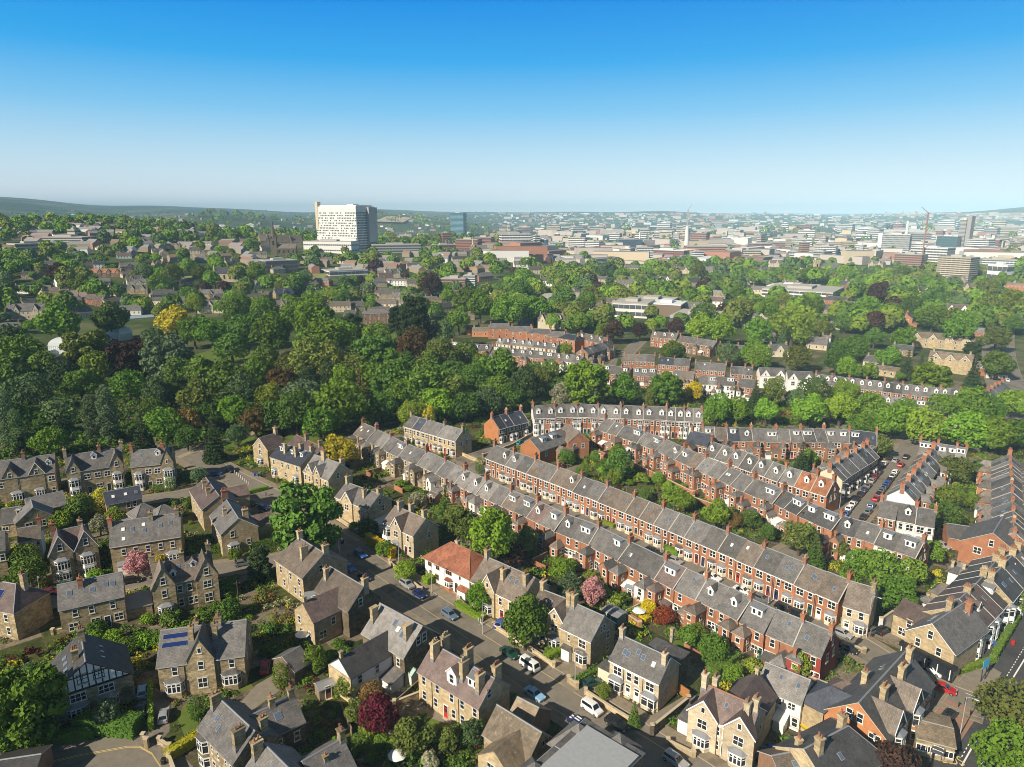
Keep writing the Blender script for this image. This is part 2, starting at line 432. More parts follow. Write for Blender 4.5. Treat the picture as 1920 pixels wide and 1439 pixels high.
class House:
 """one building; feature methods add parts to it"""
 def __init__(s, A, B, zr, ze, w, wall, roof, name, label, cat, group=None, hl=0, hr=0, base=0.0, win='white', trim=None, detail=2, ridge=None, oh=.32, ov=.16, z0=-.6):
  A, B = Vector(A), Vector(B)
  m = (A + B) / 2
  d = B - A
  if Vector((d.y, -d.x)).dot(-m) < 0: A, B, d = B, A, -d; hl, hr = hr, hl
  s.L, s.w, s.zr, s.ze, s.hl, s.hr = d.length, w, zr, ze, hl, hr
  if hl: s.L += hl
  if hr: s.L += hr
  dn = d.normalized(); m = m + dn * ((hr - hl) / 2)
  s.wall, s.roofk, s.win, s.detail = wall, roof, win, detail
  s.ang = math.atan2(d.y, d.x); s.m = m
  s.root = thing(name, m.x, m.y, base, s.ang, label, cat, group)
  s.s = (zr - ze) / (w / 2)
  s.trim = {'white': M_WHITE, 'stone': M_SILL, None: M_VERGE, 'black': M_BLACK, 'lead': M_LEAD}[trim]
  s.rmats = [ROOF[roof], s.trim, {'red': M_POT}.get(ridge, M_LEAD)]
  s.wallo = link('wall', wall_mesh(s.L, w, ze, zr, WALL[wall], hl, hr, z0), s.root)
  s.roof = link('roof', roof_mesh(s.L, w, ze, zr, s.rmats, hl, hr, oh, ov), s.root)
 def part(s, name, me, x, y, z, rot=0, parent=None, mat=None):
  return link(name, me, parent or s.root, (x, y, z), rot, mat)
 def W(s, face, u, z, k='s', frame=None, sill='stone', parent=None):
  x, y = face_pos(face, u, s.L, s.w)
  return s.part('window', window_mesh(k, frame or s.win, sill), x, y, z, FACE[face])
 def row(s, face, us, z, k='s', **kw):
  for u in us: s.W(face, u, z, k, **kw)
 def door(s, face, u, c=0, z=.1):
  x, y = face_pos(face, u, s.L, s.w)
  return s.part('door', door_mesh(), x, y, z, FACE[face], mat=DOORS[c])
 def bay(s, u, st=1, wd=2.6, face='f', wall=None, roof='lead', square=False, h=2.75, base=.85):
  x, y = face_pos(face, u, s.L, s.w)
  return s.part('bay_window', bay_mesh(st, wd, wall or s.wall, roof, square, h, base), x, y, 0, FACE[face])
 def chim(s, u, v=0, sx=.75, sy=1.5, h=1.7, wall=None, pots=3, buff=False):
  y = v * s.w / 2; z = s.zr - s.s * abs(y) + .1
  wl = wall or s.wall
  c = s.part('chimney', chimney_mesh(sx, sy, round(h + s.s * abs(y) * .0, 2), wl if wl in WALL else 'brick', pots, buff), u * s.L, y, z)
  if pots and s.detail >= 1:
   for k in range(pots):
    q = (k + .5) / pots - .5
    px, py = (q * sx * .86, 0) if sx > sy else (0, q * sy * .86)
    s.part('chimney_pot', pot_mesh(buff, (.62, .8, .7)[k % 3]), px, py, h, 0, c)
  return c
 def sky(s, u, v, w=.8, h=1.15, solar=False, mat=None):
  """rooflight (or solar panel) lying on the front (v<0) or back slope"""
  def make():
   b = MB()
   if solar: b.box(-w / 2, w / 2, -h / 2, h / 2, .03, .09, 0); b.box(-w / 2 + .04, w / 2 - .04, -h / 2 + .04, h / 2 - .04, .085, .095, 1)
   else:
    b.box(-w / 2, w / 2, -h / 2, h / 2, 0, .09, 0); b.box(-w / 2 + .09, w / 2 - .09, -h / 2 + .09, h / 2 - .09, .08, .105, 1)
   return b.mesh('solar_panel' if solar else 'skylight', [M_METAL if solar else M_LEAD, M_SOLAR if solar else (mat or M_SKYG)])
  me = cached(('sky', w, h, solar, mat.name if mat else ''), make)
  y = v * s.w / 2; sl = math.atan(s.s)
  return s.part('solar_panel' if solar else 'skylight', me, u * s.L, y, s.zr - s.s * abs(y) + .15, (sl if v < 0 else -sl, 0, 0))
 def dormer(s, u, kind='g', v=-.62, wd=1.7, hh=1.5, mat=None, cheek=None, roof=None, k='t', back=False):
  """window built out of the slope: 'g' with its own small gable, 'b' flat topped box"""
  mt = mat or M_WHITE; ck = cheek or mt; rf = roof or ROOF[s.roofk]
  y0 = v * s.w / 2; zb = s.zr - s.s * abs(y0) + .05
  def make():
   b = MB(); x = wd / 2
   if kind == 'g':
    zg = hh + wd * .52; back_e = hh / s.s; back_g = min(zg / s.s, abs(y0) + 0.0)
    b.poly([(-x, 0, -.3), (x, 0, -.3), (x, 0, hh), (0, 0, zg), (-x, 0, hh)], 0)
    for sg in (-1, 1):
     b.poly([(sg * x, 0, -.3), (sg * x, 0, hh), (sg * x, back_e, hh)], 1)
     e = [(sg * (x + .16), -.18, hh - .16), (sg * (x + .16), back_e, hh - .16), (0, back_g, zg), (0, -.18, zg)]
     b.hexa(e, [(q[0], q[1], q[2] + .12) for q in e], 2)
     f = [(sg * (x + .17), -.20, hh - .22), (sg * (x + .17), -.20, hh + .02), (0, -.20, zg + .18), (0, -.20, zg - .06)]
     b.hexa(f, [(q[0], q[1] + .07, q[2]) for q in f], 0)                # bargeboard
   else:
    be = min(hh / s.s, abs(y0) + .3)
    b.box(-x, x, 0, .12, -.3, hh, 0)
    for sg in (-1, 1): b.poly([(sg * x, .05, -.3), (sg * x, .05, hh), (sg * x, be, hh), (sg * x, be, hh - .1)], 1)
    b.box(-x - .15, x + .15, -.2, be, hh, hh + .14, 2)
    b.box(-x - .17, x + .17, -.23, -.19, hh - .06, hh + .15, 0)
   return b.mesh('dormer', [mt, ck, rf if kind == 'g' else M_LEAD if roof is None else rf])
  me = cached(('dorm', kind, round(s.s, 3), round(y0, 2), wd, hh, mt.name, ck.name, rf.name), make)
  d = s.part('dormer', me, u * s.L, y0 if not back else -y0, zb, 0 if not back else math.pi)
  if kind == 'g': link('window', window_mesh(k, s.win, 'white'), d, (0, -.02, hh * .52), 0)
  else:
   n = max(1, int(wd / 1.15))
   for q in range(n): link('window', window_mesh('t' if hh < 1.6 else 'm', s.win, 'white'), d, ((q + .5) / n * wd - wd / 2, -.02, hh * .53), 0)
  return d
 def gable(s, u, wg, proj=.35, zg=None, zeg=None, wall=None, trim=True, wins=(), bay=0, roof=None, back=False, fancy=None):
  """a front gable with its own cross roof; wins: (x, z, kind)"""
  zg = zg or s.zr - .3; zeg = zeg or max(s.ze, zg - wg * .5 * 1.0)
  wl = WALL[wall or s.wall]; x = wg / 2; yf = -s.w / 2 - proj
  sg_ = (zg - zeg) / x
  b = MB()
  b.poly([(-x, yf, -.6), (x, yf, -.6), (x, yf, zeg), (0, yf, zg), (-x, yf, zeg)])
  for q in (-x, x): b.poly([(q, yf, -.6), (q, yf, zeg), (q, -s.w / 2 + (zeg - s.ze) / s.s + .05, zeg), (q, -s.w / 2 + .1, -.6)])
  rot = math.pi if back else 0
  g = s.part('gable_wall', b.mesh('gable_wall', [wl]), u * s.L, 0, 0, rot)
  b = MB(); t = .15
  for sg in (-1, 1):
   ye = -s.w / 2 + (zeg - s.ze) / s.s; yb = -s.w / 2 + (zg - s.ze) / s.s
   o = .28
   e = [(sg * (x + o), yf - .2, zeg - o * sg_), (sg * (x + o), ye + .1, zeg - o * sg_), (0, min(yb + .3, 0.02), zg), (0, yf - .2, zg)]
   b.hexa(e, [(q[0], q[1], q[2] + t) for q in e], 0)
   if trim:
    f = [(sg * (x + o), yf - .24, zeg - o * sg_ - .12), (sg * (x + o), yf - .24, zeg - o * sg_ + t + .03), (0, yf - .24, zg + t + .03), (0, yf - .24, zg - .16)]
    b.hexa(f, [(q[0], q[1] + .08, q[2]) for q in f], 1)
  gr = s.part('gable_roof', b.mesh('gable_roof', [roof and ROOF[roof] or ROOF[s.roofk], M_WHITE if trim is True else trim or M_SILL]), u * s.L, 0, 0, rot)
  for wx, wz, wk in wins: link('window', window_mesh(wk, s.win, 'stone'), g, (wx, yf - .005, wz), 0)
  if bay: link('bay_window', bay_mesh(bay, min(wg * .68, 3.1), s.wall), g, (0, yf - .005, 0), 0)
  return g
 def wing(s, u, face, wd, ln, ze, zr, wall=None, roof=None, hip=True, wins=(), name='rear_wing', chim=False, dx=0, trim=None, roofx=0):
  """an offshoot standing out from the front or back; wins: (face, u, z, kind) in the wing's own frame, whose -y points outwards"""
  wl = wall or s.wall; rk = roof or s.roofk
  a = FACE[face]; x, y = face_pos(face, u, s.L, s.w)
  hw = wd / 2; sl = (zr - ze) / hw
  b = MB()
  b.poly([(-hw, -ln, -.6), (hw, -ln, -.6), (hw, -ln, ze)] + ([] if hip else [(0, -ln, zr)]) + [(-hw, -ln, ze)])
  for q in (-hw, hw): b.poly([(q, -ln, -.6), (q, 0, -.6), (q, 0, ze), (q, -ln, ze)])
  g = s.part(name, b.mesh(name, [WALL[wl]]), x, y, 0, a)
  b = MB(); t = .13; o = .22
  yb = max(0.0, (zr - s.ze) / s.s) + .15 if face in 'fb' else .1
  yi = -ln + (hw if hip else 0) - (0 if hip else .15)
  tr = M_WHITE if trim == 'white' else M_VERGE
  for sg in (-1, 1):
   e = [(sg * (hw + o), -ln - o, ze - o * sl), (sg * (hw + o), .1 if zr <= s.ze else max(.1, (ze - s.ze) / s.s), ze - o * sl), (0, yb, zr), (0, yi, zr)]
   b.hexa(e, [(q[0], q[1], q[2] + t) for q in e], 0)
  if hip:
   e = [(-hw - o, -ln - o, ze - o * sl + t), (hw + o, -ln - o, ze - o * sl + t), (0, yi, zr + t)]
   b.poly(e, 0); b.box(-hw - o, hw + o, -ln - o, -ln - o + .05, ze - o * sl - .02, ze - o * sl + t - .01, 1)
  link('wing_roof', b.mesh('wing_roof', [ROOF[rk], tr]), g)
  for f, wu, wz, wk in wins:
   px, py = {'f': (wu * wd, -ln - .005), 'l': (-hw - .005, -ln / 2 + wu * ln), 'r': (hw + .005, -ln / 2 + wu * ln)}[f]
   if wk == 'D': link('door', door_mesh(), g, (px, py, .1), FACE[f], DOORS[int(wz)])
   else: link('window', window_mesh(wk, s.win), g, (px, py, wz), FACE[f])
  if chim:
   c = link('wing_chimney', chimney_mesh(.55, .55, 1.5, 'gold' if s.wall in ('stone', 'gold', 'dark', 'pale') else 'brick', 1, False), g, (0, -ln + .45, zr - .2))
  return g
 def block(s, x0, x1, y0, y1, z1, mat, roofm, name='porch', z0=-.3, slope=0.0):
  """lean-to, garage or porch of one storey standing against the house, local metres"""
  b = MB()
  b.hexa([(x0, y0, z0), (x1, y0, z0), (x1, y1, z0), (x0, y1, z0)], [(x0, y0, z1 - slope), (x1, y0, z1 - slope), (x1, y1, z1), (x0, y1, z1)], 0)
  g = s.part(name, b.mesh(name, [mat]), 0, 0, 0)
  b = MB(); o = .18
  e = [(x0 - o, y0 - o, z1 - slope + .01), (x1 + o, y0 - o, z1 - slope + .01), (x1 + o, y1, z1 + .01), (x0 - o, y1, z1 + .01)]
  b.hexa(e, [(q[0], q[1], q[2] + .14) for q in e], 0)
  link(name + '_roof', b.mesh(name + '_roof', [roofm]), g)
  return g
 def coping(s, end):
  """raised stone verge where two roofs meet"""
  b = MB(); x = end * s.L / 2; y = s.w / 2 + .3; z = s.ze - s.s * .3 + .12
  for sg in (-1, 1):
   e = [(x - .11, sg * y, z), (x + .11, sg * y, z), (x + .11, 0, s.zr + .12), (x - .11, 0, s.zr + .12)]
   b.hexa(e, [(q[0], q[1], q[2] + .16) for q in e], 0)
  return s.part('roof_coping', b.mesh('roof_coping', [M_VERGE]), 0, 0, 0)
 def pipe(s, u, face='f', mat=None):
  x, y = face_pos(face, u, s.L, s.w)
  def make():
   b = MB(); b.cyl(0, -.07, 0, s.ze - .1, .06, .06, 6, 0); b.box(-.14, .14, -.18, .02, s.ze - .35, s.ze - .1, 0)
   return b.mesh('drainpipe', [mat or M_IRON])
  return s.part('drainpipe', cached(('pipe', round(s.ze, 2), (mat or M_IRON).name), make), x, y, 0, FACE[face])
 def gutter(s, mat=None, back=False):
  def make():
   b = MB(); L2 = s.L / 2; y = s.w / 2 + .4; z = s.ze - s.s * .32
   b.box(-L2, L2, -y, -y + .11, z - .06, z + .07, 0); b.box(-L2, L2, -s.w / 2 - .05, -s.w / 2 + .02, s.ze - .42, s.ze - .16, 0)
   return b.mesh('gutter', [mat or M_WHITE])
  return s.part('gutter', make(), 0, 0, 0, math.pi if back else 0)
 def aerial(s, u, h=1.6):
  def make():
   b = MB(); b.cyl(0, 0, 0, h, .025, .02, 5); b.tube((-.7, 0, h - .1), (.7, 0, h - .1), .02, .02, 4)
   for k in range(7): b.tube((-.6 + k * .2, -.28, h - .1), (-.6 + k * .2, .28, h - .1), .012, .012, 4)
   return b.mesh('aerial', [M_METAL])
  return s.part('aerial', cached(('aer', h), make), u * s.L, .1, s.zr + .1, .7)
def hpx(A, B, zr, ze, e, **kw):
 """a house from its ridge ends and one front eaves corner, all photo pixels; gives (A, B, width)"""
 a, b = P(*A, zr), P(*B, zr)
 q = P(*e, ze)
 d = (b - a).normalized()
 n = Vector((-d.y, d.x))
 return a, b, max(5.0, 2 * abs((q - a).dot(n)))
# ------------------------------------------------------------------ trees, shrubs, hedges
def leaf_mat(name, c, c2, rough=0.55):
 m, n, l, b = nt('leaves_' + name, rough, 0.08)
 oi = n.new('ShaderNodeObjectInfo'); geo = n.new('ShaderNodeNewGeometry')
 mx = n.new('ShaderNodeMix'); mx.data_type = 'RGBA'; mx.inputs[6].default_value = rgb(c); mx.inputs[7].default_value = rgb(c2)
 l.new(geo.outputs['Random Per Island'], mx.inputs[0])
 hs = n.new('ShaderNodeHueSaturation')
 mr = n.new('ShaderNodeMapRange'); mr.inputs[3].default_value = 0.78; mr.inputs[4].default_value = 1.42; l.new(oi.outputs['Random'], mr.inputs[0])
 mh = n.new('ShaderNodeMapRange'); mh.inputs[3].default_value = 0.485; mh.inputs[4].default_value = 0.515
 mm = n.new('ShaderNodeMath'); mm.operation = 'MULTIPLY'; mm.inputs[1].default_value = 7.31; mf = n.new('ShaderNodeMath'); mf.operation = 'FRACT'
 l.new(oi.outputs['Random'], mm.inputs[0]); l.new(mm.outputs[0], mf.inputs[0]); l.new(mf.outputs[0], mh.inputs[0])
 l.new(mh.outputs[0], hs.inputs['Hue']); l.new(mr.outputs[0], hs.inputs['Value']); l.new(mx.outputs[2], hs.inputs['Color'])
 l.new(hs.outputs[0], b.inputs['Base Color'])
 tr = n.new('ShaderNodeBsdfTranslucent'); l.new(hs.outputs[0], tr.inputs['Color'])
 ms = n.new('ShaderNodeMixShader'); ms.inputs[0].default_value = 0.16
 o = n['Material Output']; l.new(b.outputs[0], ms.inputs[1]); l.new(tr.outputs[0], ms.inputs[2]); l.new(ms.outputs[0], o.inputs['Surface'])
 return m
LEAF = {k: leaf_mat(k, a, b) for k, a, b in (
 ('mid', (0.093, 0.178, 0.020), (0.153, 0.257, 0.028)), ('fresh', (0.127, 0.230, 0.019), (0.201, 0.322, 0.028)), ('deep', (0.069, 0.130, 0.022), (0.125, 0.204, 0.031)),
 ('olive', (0.115, 0.148, 0.029), (0.182, 0.215, 0.042)), ('bluish', (0.077, 0.131, 0.046), (0.136, 0.200, 0.069)), ('pine', (0.030, 0.055, 0.020), (0.061, 0.095, 0.029)),
 ('copper', (0.038, 0.020, 0.018), (0.081, 0.038, 0.029)), ('bronze', (0.162, 0.102, 0.033), (0.250, 0.154, 0.046)), ('yellow', (0.405, 0.346, 0.028), (0.567, 0.486, 0.039)),
 ('lime', (0.140, 0.204, 0.024), (0.208, 0.281, 0.032)), ('golden', (.44, .35, .010), (.62, .50, .015)), ('red', (.16, .035, .015), (.26, .055, .02)), ('maroon', (.07, .010, .016), (.13, .02, .026)),
 ('blossom', (.52, .46, .34), (.17, .22, .08)), ('pink', (.52, .27, .27), (.38, .20, .18)), ('grey', (.092, .150, .068), (.150, .215, .100)), ('ginger', (.19, .11, .028), (.10, .085, .03)))}
M_BARK = flat('bark', (.095, .072, .052), .9, .1, 0, .3)
def leaf_quads(c, nrm, size, rng, jit=0.55):
 """leaf-sprig diamonds at points c facing about nrm"""
 N = len(c)
 n = nrm + rng.normal(0, jit, (N, 3)); n /= np.linalg.norm(n, axis=1)[:, None] + 1e-9
 r = rng.normal(0, 1, (N, 3)); a = np.cross(n, r); a /= np.linalg.norm(a, axis=1)[:, None] + 1e-9
 b = np.cross(n, a)
 s = (size * rng.uniform(.6, 1.25, N))[:, None]
 k = rng.uniform(.55, .9, N)[:, None]
 v = np.stack([c + a * s, c + b * s * k + n * s * .18, c - a * s, c - b * s * k + n * s * .18], 1).reshape(-1, 3)
 return v, np.arange(N * 4).reshape(N, 4)
def lumps_crown(seed, lumps, leaves, size, name):
 """lumps: (x, y, z, radius[, zscale]) in unit-crown space; leaves spread over their outsides"""
 rng = np.random.default_rng(seed)
 L = np.array([q[:4] for q in lumps])
 zs = np.array([q[4] if len(q) > 4 else .85 for q in lumps])
 area = L[:, 3] ** 2
 cnt = np.maximum(8, (leaves * area / area.sum() * 1.6).astype(int))
 C, Nn = [], []
 for i in range(len(L)):
  d = rng.normal(0, 1, (cnt[i], 3)); d /= np.linalg.norm(d, axis=1)[:, None]
  rr = L[i, 3] * (1 - np.abs(rng.normal(0, .13, cnt[i])) + rng.uniform(-.02, .10, cnt[i]))
  wob = 1 + .10 * np.sin(d[:, 0] * 9 + seed) * np.sin(d[:, 1] * 8 + i) + .08 * np.sin(d[:, 2] * 13 + i)
  pnt = L[i, :3] + d * (rr * wob)[:, None] * np.array([1, 1, zs[i]])
  keep = np.ones(cnt[i], bool)
  for j in range(len(L)):
   if j != i: keep &= (((pnt - L[j, :3]) / np.array([1, 1, zs[j]])) ** 2).sum(1) > (L[j, 3] * .74) ** 2
  C.append(pnt[keep]); Nn.append(d[keep])
 C, Nn = np.concatenate(C), np.concatenate(Nn)
 v, q = leaf_quads(C, Nn, size, rng)
 return mesh_np(name, v, q, [LEAF['mid']])
def trunk_mesh(h, r, spread, seed, top=1.0):
 rn = random.Random(seed); b = MB()
 b.tube((0, 0, -.05), (rn.uniform(-.02, .02), 0, h * .5), r * 1.25, r * .9, 8); b.tube((0, 0, h * .5), (rn.uniform(-.04, .04), rn.uniform(-.04, .04), h), r * .9, r * .6, 8)
 for k in range(7):
  a = k * 2.4 + rn.uniform(-.4, .4); z0 = h * rn.uniform(.55, 1.0); e = spread * rn.uniform(.45, .8)
  q = (math.cos(a) * e * .5, math.sin(a) * e * .5, z0 + (top - z0) * .30); b.tube((0, 0, z0), q, r * .5, r * .33, 6)
  b.tube(q, (math.cos(a + .2) * e, math.sin(a + .2) * e, z0 + (top - z0) * .62), r * .33, r * .12, 5)
  b.tube(q, (math.cos(a - .5) * e * .7, math.sin(a - .5) * e * .7, z0 + (top - z0) * .75), r * .28, r * .08, 5)
 return b.mesh('trunk', [M_BARK])
def sphere_lumps(seed, n, rx, rz, cz, lr, lo=-.62, irregular=.2):
 rn = random.Random(seed); out = []
 for k in range(n):
  t = (k + .5) / n; z = lo + (1 - lo) * t; z = min(.98, z); a = k * 2.39996 + rn.uniform(-.35, .35)
  q = math.sqrt(max(0, 1 - z * z)); f = rn.uniform(1 - irregular, 1 + irregular) * .70
  out.append((rx * q * f * math.cos(a), rx * q * f * math.sin(a), cz + rz * z * f, lr * rn.uniform(.62, 1.38)))
 out.append((0, 0, cz, rx * .55, rz / rx))
 return out
# every crown: radius about 1 across, base of the tree at z = 0; height in units of that radius
PROTO = {}
def proto(kind):
 if kind in PROTO: return PROTO[kind]
 v = []
 if kind == 'round':
  for s in range(7):
   H = (2.1, 2.3, 1.95, 2.5, 2.2, 2.05, 2.4)[s]
   v.append((lumps_crown(11 + s, sphere_lumps(31 + s, 17 + s * 2, 1.0, (H - .3) / 2, .3 + (H - .3) / 2, .34 + .02 * (s % 3)), 2900, .075, 'crown'), trunk_mesh(.75, .085, .75, s, H - .2), H))
 elif kind == 'horse':                                            # tiered, heavy clumps
  for s in range(3):
   H = 2.25; rn = random.Random(s + 5); L = []
   for k in range(30):
    z = .35 + 1.75 * (k / 30.0); a = k * 2.4 + rn.uniform(-.3, .3); q = math.sin(math.pi * min(1, max(0.12, (z - .1) / 2.35))) ** .6 * .80
    L.append((q * math.cos(a), q * math.sin(a), z, rn.uniform(.24, .33), .62))
   L.append((0, 0, 1.2, .6, 1.4))
   v.append((lumps_crown(91 + s, L, 3300, .078, 'crown'), trunk_mesh(.6, .09, .75, s, 2.0), H))
 elif kind == 'tall':
  for s in range(3):
   H = 3.2
   v.append((lumps_crown(51 + s, sphere_lumps(71 + s, 24, .95, 1.35, 1.85, .34, -.7), 3000, .075, 'crown'), trunk_mesh(.8, .09, .6, s, 2.9), H))
 elif kind == 'poplar':
  for s in range(2):
   rn = random.Random(s); L = []
   for k in range(26):
    z = .5 + k * .235; q = .52 * math.sin(math.pi * min(1, (z + .55) / 7.4)) ** .7; a = k * 2.4
    L.append((q * math.cos(a), q * math.sin(a), z, rn.uniform(.33, .46), 1.35))
   v.append((lumps_crown(131 + s, L, 3400, .085, 'crown'), trunk_mesh(1.2, .13, .3, s, 6.0), 6.9))
 elif kind == 'conifer':
  for s in range(3):
   rn = random.Random(s + 40); L = []
   for t in range(12):
    z = .35 + t * .30; rad = .92 * (1 - t / 12.6); m = max(3, int(9 * (1 - t / 14)))
    for k in range(m):
     a = k * 6.283 / m + t * .7 + rn.uniform(-.25, .25); L.append((rad * .68 * math.cos(a), rad * .68 * math.sin(a), z - .12, max(.1, rad * .36), .55))
   L.append((0, 0, 1.5, .3, 4.2))
   v.append((lumps_crown(151 + s, L, 3300, .07, 'crown'), trunk_mesh(3.4, .075, .2, s, 3.6), 4.05))
 elif kind == 'column':                                           # clipped or naturally narrow evergreens
  for s in range(2):
   L = [(.16 * math.cos(k * 2.4), .16 * math.sin(k * 2.4), .25 + k * .27, .86 * math.sin(math.pi * (k + 2.2) / 15.5) ** .7, 1.0) for k in range(12)]
   L = [(a * 1.5, b * 1.5, z, r, q) for a, b, z, r, q in L]
   v.append((lumps_crown(171 + s, L, 2400, .085, 'crown'), trunk_mesh(.5, .08, .2, s, 2.6), 3.9))
 elif kind == 'willow':
  for s in range(2):
   rn = random.Random(s + 60); L = []
   for k in range(34):
    a = k * 2.4; q = rn.uniform(.25, .85); z = 1.95 - q * q * .75
    L.append((q * math.cos(a), q * math.sin(a), z - .35, rn.uniform(.16, .26), 2.6))
   v.append((lumps_crown(181 + s, L, 3300, .06, 'crown'), trunk_mesh(.8, .09, .6, s, 1.9), 2.25))
 elif kind == 'cedar':                                            # wide dark layered pine
  for s in range(2):
   rn = random.Random(s + 80); L = []
   for k in range(34):
    z = .6 + 2.0 * (k / 34.0); a = k * 2.4 + rn.uniform(-.3, .3); q = (1 - .55 * (k / 34.0)) * rn.uniform(.55, .85)
    L.append((q * math.cos(a), q * math.sin(a), z, rn.uniform(.20, .30), .5))
   L.append((0, 0, 1.5, .35, 3.0))
   v.append((lumps_crown(191 + s, L, 3000, .07, 'crown'), trunk_mesh(1.9, .09, .5, s, 2.6), 2.75))
 elif kind == 'shrub':
  for s in range(5):
   v.append((lumps_crown(211 + s, sphere_lumps(221 + s, 9 + s, 1.0, .75, .62, .42, -.2, .2), 900, .12, 'foliage'), None, 1.4))
 elif kind == 'ball':
  v.append((lumps_crown(231, [(0, 0, .85, .95, .95), (.15, .1, .8, .85, 1.0)], 1100, .10, 'foliage'), None, 1.75))
 PROTO[kind] = v
 return v
NAMES = {'round': 'broadleaf_tree', 'horse': 'chestnut_tree', 'tall': 'tall_broadleaf_tree', 'poplar': 'poplar_tree', 'conifer': 'conifer_tree', 'column': 'cypress_tree', 'willow': 'willow_tree', 'cedar': 'pine_tree', 'shrub': 'shrub', 'ball': 'clipped_bush'}
TREES = {}           # what already stands, by 25 m cells
def near_tree(x, y, rad, k):
 i, j = int(x // 25), int(y // 25)
 for a in (-1, 0, 1):
  for b in (-1, 0, 1):
   for p, q, r in TREES.get((i + a, j + b), ()):
    if math.hypot(x - p, y - q) < (rad + r) * k: return True
 return False
def stand(x, y, rad): TREES.setdefault((int(x // 25), int(y // 25)), []).append((x, y, rad))
_ti = [0]
def plant(kind, x, y, rad, leaf, label, group, z=0.0, hs=1.0):
 """plant one tree or shrub, crown radius rad"""
 _ti[0] += 1; i = _ti[0]
 pr = proto(kind); me, tk, H = pr[(i * 7 + i // 3) % len(pr)]
 rn = random.Random(i * 13)
 if tk is None:
  o = link(NAMES[kind], me, None, (x, y, z - .05), (0, 0, rn.uniform(0, 6.28)), LEAF[leaf]); o.scale = (rad, rad * rn.uniform(.9, 1.1), rad * hs)
  tag(o, label, 'shrub', group)
 else:
  r = thing(NAMES[kind], x, y, z, rn.uniform(0, 6.28), label, 'tree', group)
  sc = (rad, rad * rn.uniform(.92, 1.08), rad * hs)
  for n, m in (('trunk', tk), ('crown', me)):
   c = link(n, m, r, mat=LEAF[leaf] if n == 'crown' else None); c.scale = sc
  o = r
 stand(x, y, rad)
 return o
TONE = {'mid': 'green', 'fresh': 'bright fresh green', 'deep': 'dark green', 'olive': 'olive green', 'bluish': 'bluish green', 'pine': 'very dark green', 'copper': 'dark copper purple', 'bronze': 'bronze brown', 'yellow': 'yellow green', 'lime': 'lime green', 'golden': 'golden yellow', 'red': 'rust red', 'maroon': 'deep maroon', 'blossom': 'cream blossomed', 'pink': 'pink blossomed', 'grey': 'grey green', 'ginger': 'ginger brown'}
SHAPE = {'round': 'round broadleaf tree', 'horse': 'heavy domed chestnut tree', 'tall': 'tall broadleaf tree', 'poplar': 'slender upright poplar', 'conifer': 'pointed conifer', 'column': 'narrow columnar evergreen', 'willow': 'drooping willow tree', 'cedar': 'wide layered pine tree', 'shrub': 'rounded shrub', 'ball': 'clipped round bush'}
def tree(cx, cy, wpx, kind='round', leaf='mid', where='', group='trees', hs=1.0):
 """a tree whose crown is centred on that photo pixel and wpx pixels wide"""
 H = proto(kind)[0][2] * hs; zc = 6.0
 for _ in range(6):
  g = PT(cx, cy, zc)
  m = mpp(g.x, g.y, g.z + zc)
  rad = wpx * m / 2
  zc = rad * H * .58
 size = 'small ' if rad < 2.6 else 'large ' if rad > 6.5 else ''
 return plant(kind, g.x, g.y, rad, leaf, f"{size}{TONE[leaf]} {SHAPE[kind]} {where}", group, g.z, hs)
def hedge_obj(pts, w, h, leaf, label, z=0.0, group=None, name='hedge'):
 """clipped hedge along plan points"""
 rng = np.random.default_rng(int(abs(pts[0][0] * 31 + pts[0][1] * 17)))
 b = MB(); C, Nn = [], []
 for a, q in zip(pts, pts[1:]):
  a, q = Vector(a), Vector(q); d = q - a; L = d.length; an = math.atan2(d.y, d.x)
  b.at(a.x, a.y, 0, an); b.box(-w * .35, L + w * .35, -w * .42, w * .42, z - .1, z + h * .93, 0)
  for (n_, fn, nv) in ((int(L * w * 26), lambda k: (rng.uniform(-w / 2, L + w / 2, k), rng.uniform(-w / 2, w / 2, k), z + h * rng.uniform(.93, 1.05, k)), (0, 0, 1)),
 (int(L * h * 22), lambda k: (rng.uniform(-w / 2, L + w / 2, k), -w / 2 * rng.uniform(.85, 1.1, k), z + h * rng.uniform(0, 1, k)), (0, -1, 0)),
 (int(L * h * 22), lambda k: (rng.uniform(-w / 2, L + w / 2, k), w / 2 * rng.uniform(.85, 1.1, k), z + h * rng.uniform(0, 1, k)), (0, 1, 0)),
 (int(w * h * 22), lambda k: (np.full(k, L + w * .42), rng.uniform(-w / 2, w / 2, k), z + h * rng.uniform(0, 1, k)), (1, 0, 0)),
 (int(w * h * 22), lambda k: (np.full(k, -w * .42), rng.uniform(-w / 2, w / 2, k), z + h * rng.uniform(0, 1, k)), (-1, 0, 0))):
   n_ = max(n_, 4); x, y, zz = fn(n_); ca, sa = math.cos(an), math.sin(an)
   C.append(np.stack([a.x + x * ca - y * sa, a.y + x * sa + y * ca, zz], 1))
   Nn.append(np.tile([nv[0] * ca - nv[1] * sa, nv[0] * sa + nv[1] * ca, nv[2]], (n_, 1)))
 C, Nn = np.concatenate(C), np.concatenate(Nn)
 v, qd = leaf_quads(C, Nn, .17, rng, .4)
 nb = len(b.v)
 verts = np.concatenate([np.array(b.v), v]); faces = np.concatenate([np.array(b.f), qd + nb])
 me = mesh_np(name, verts, faces, [LEAF[leaf]])
 return tag(link(name, me), label, 'hedge', group)
def hedge(px, w, h, leaf, label, group='garden hedges'):
 return hedge_obj([P(*q) for q in px], w, h, leaf, label, 0, group)
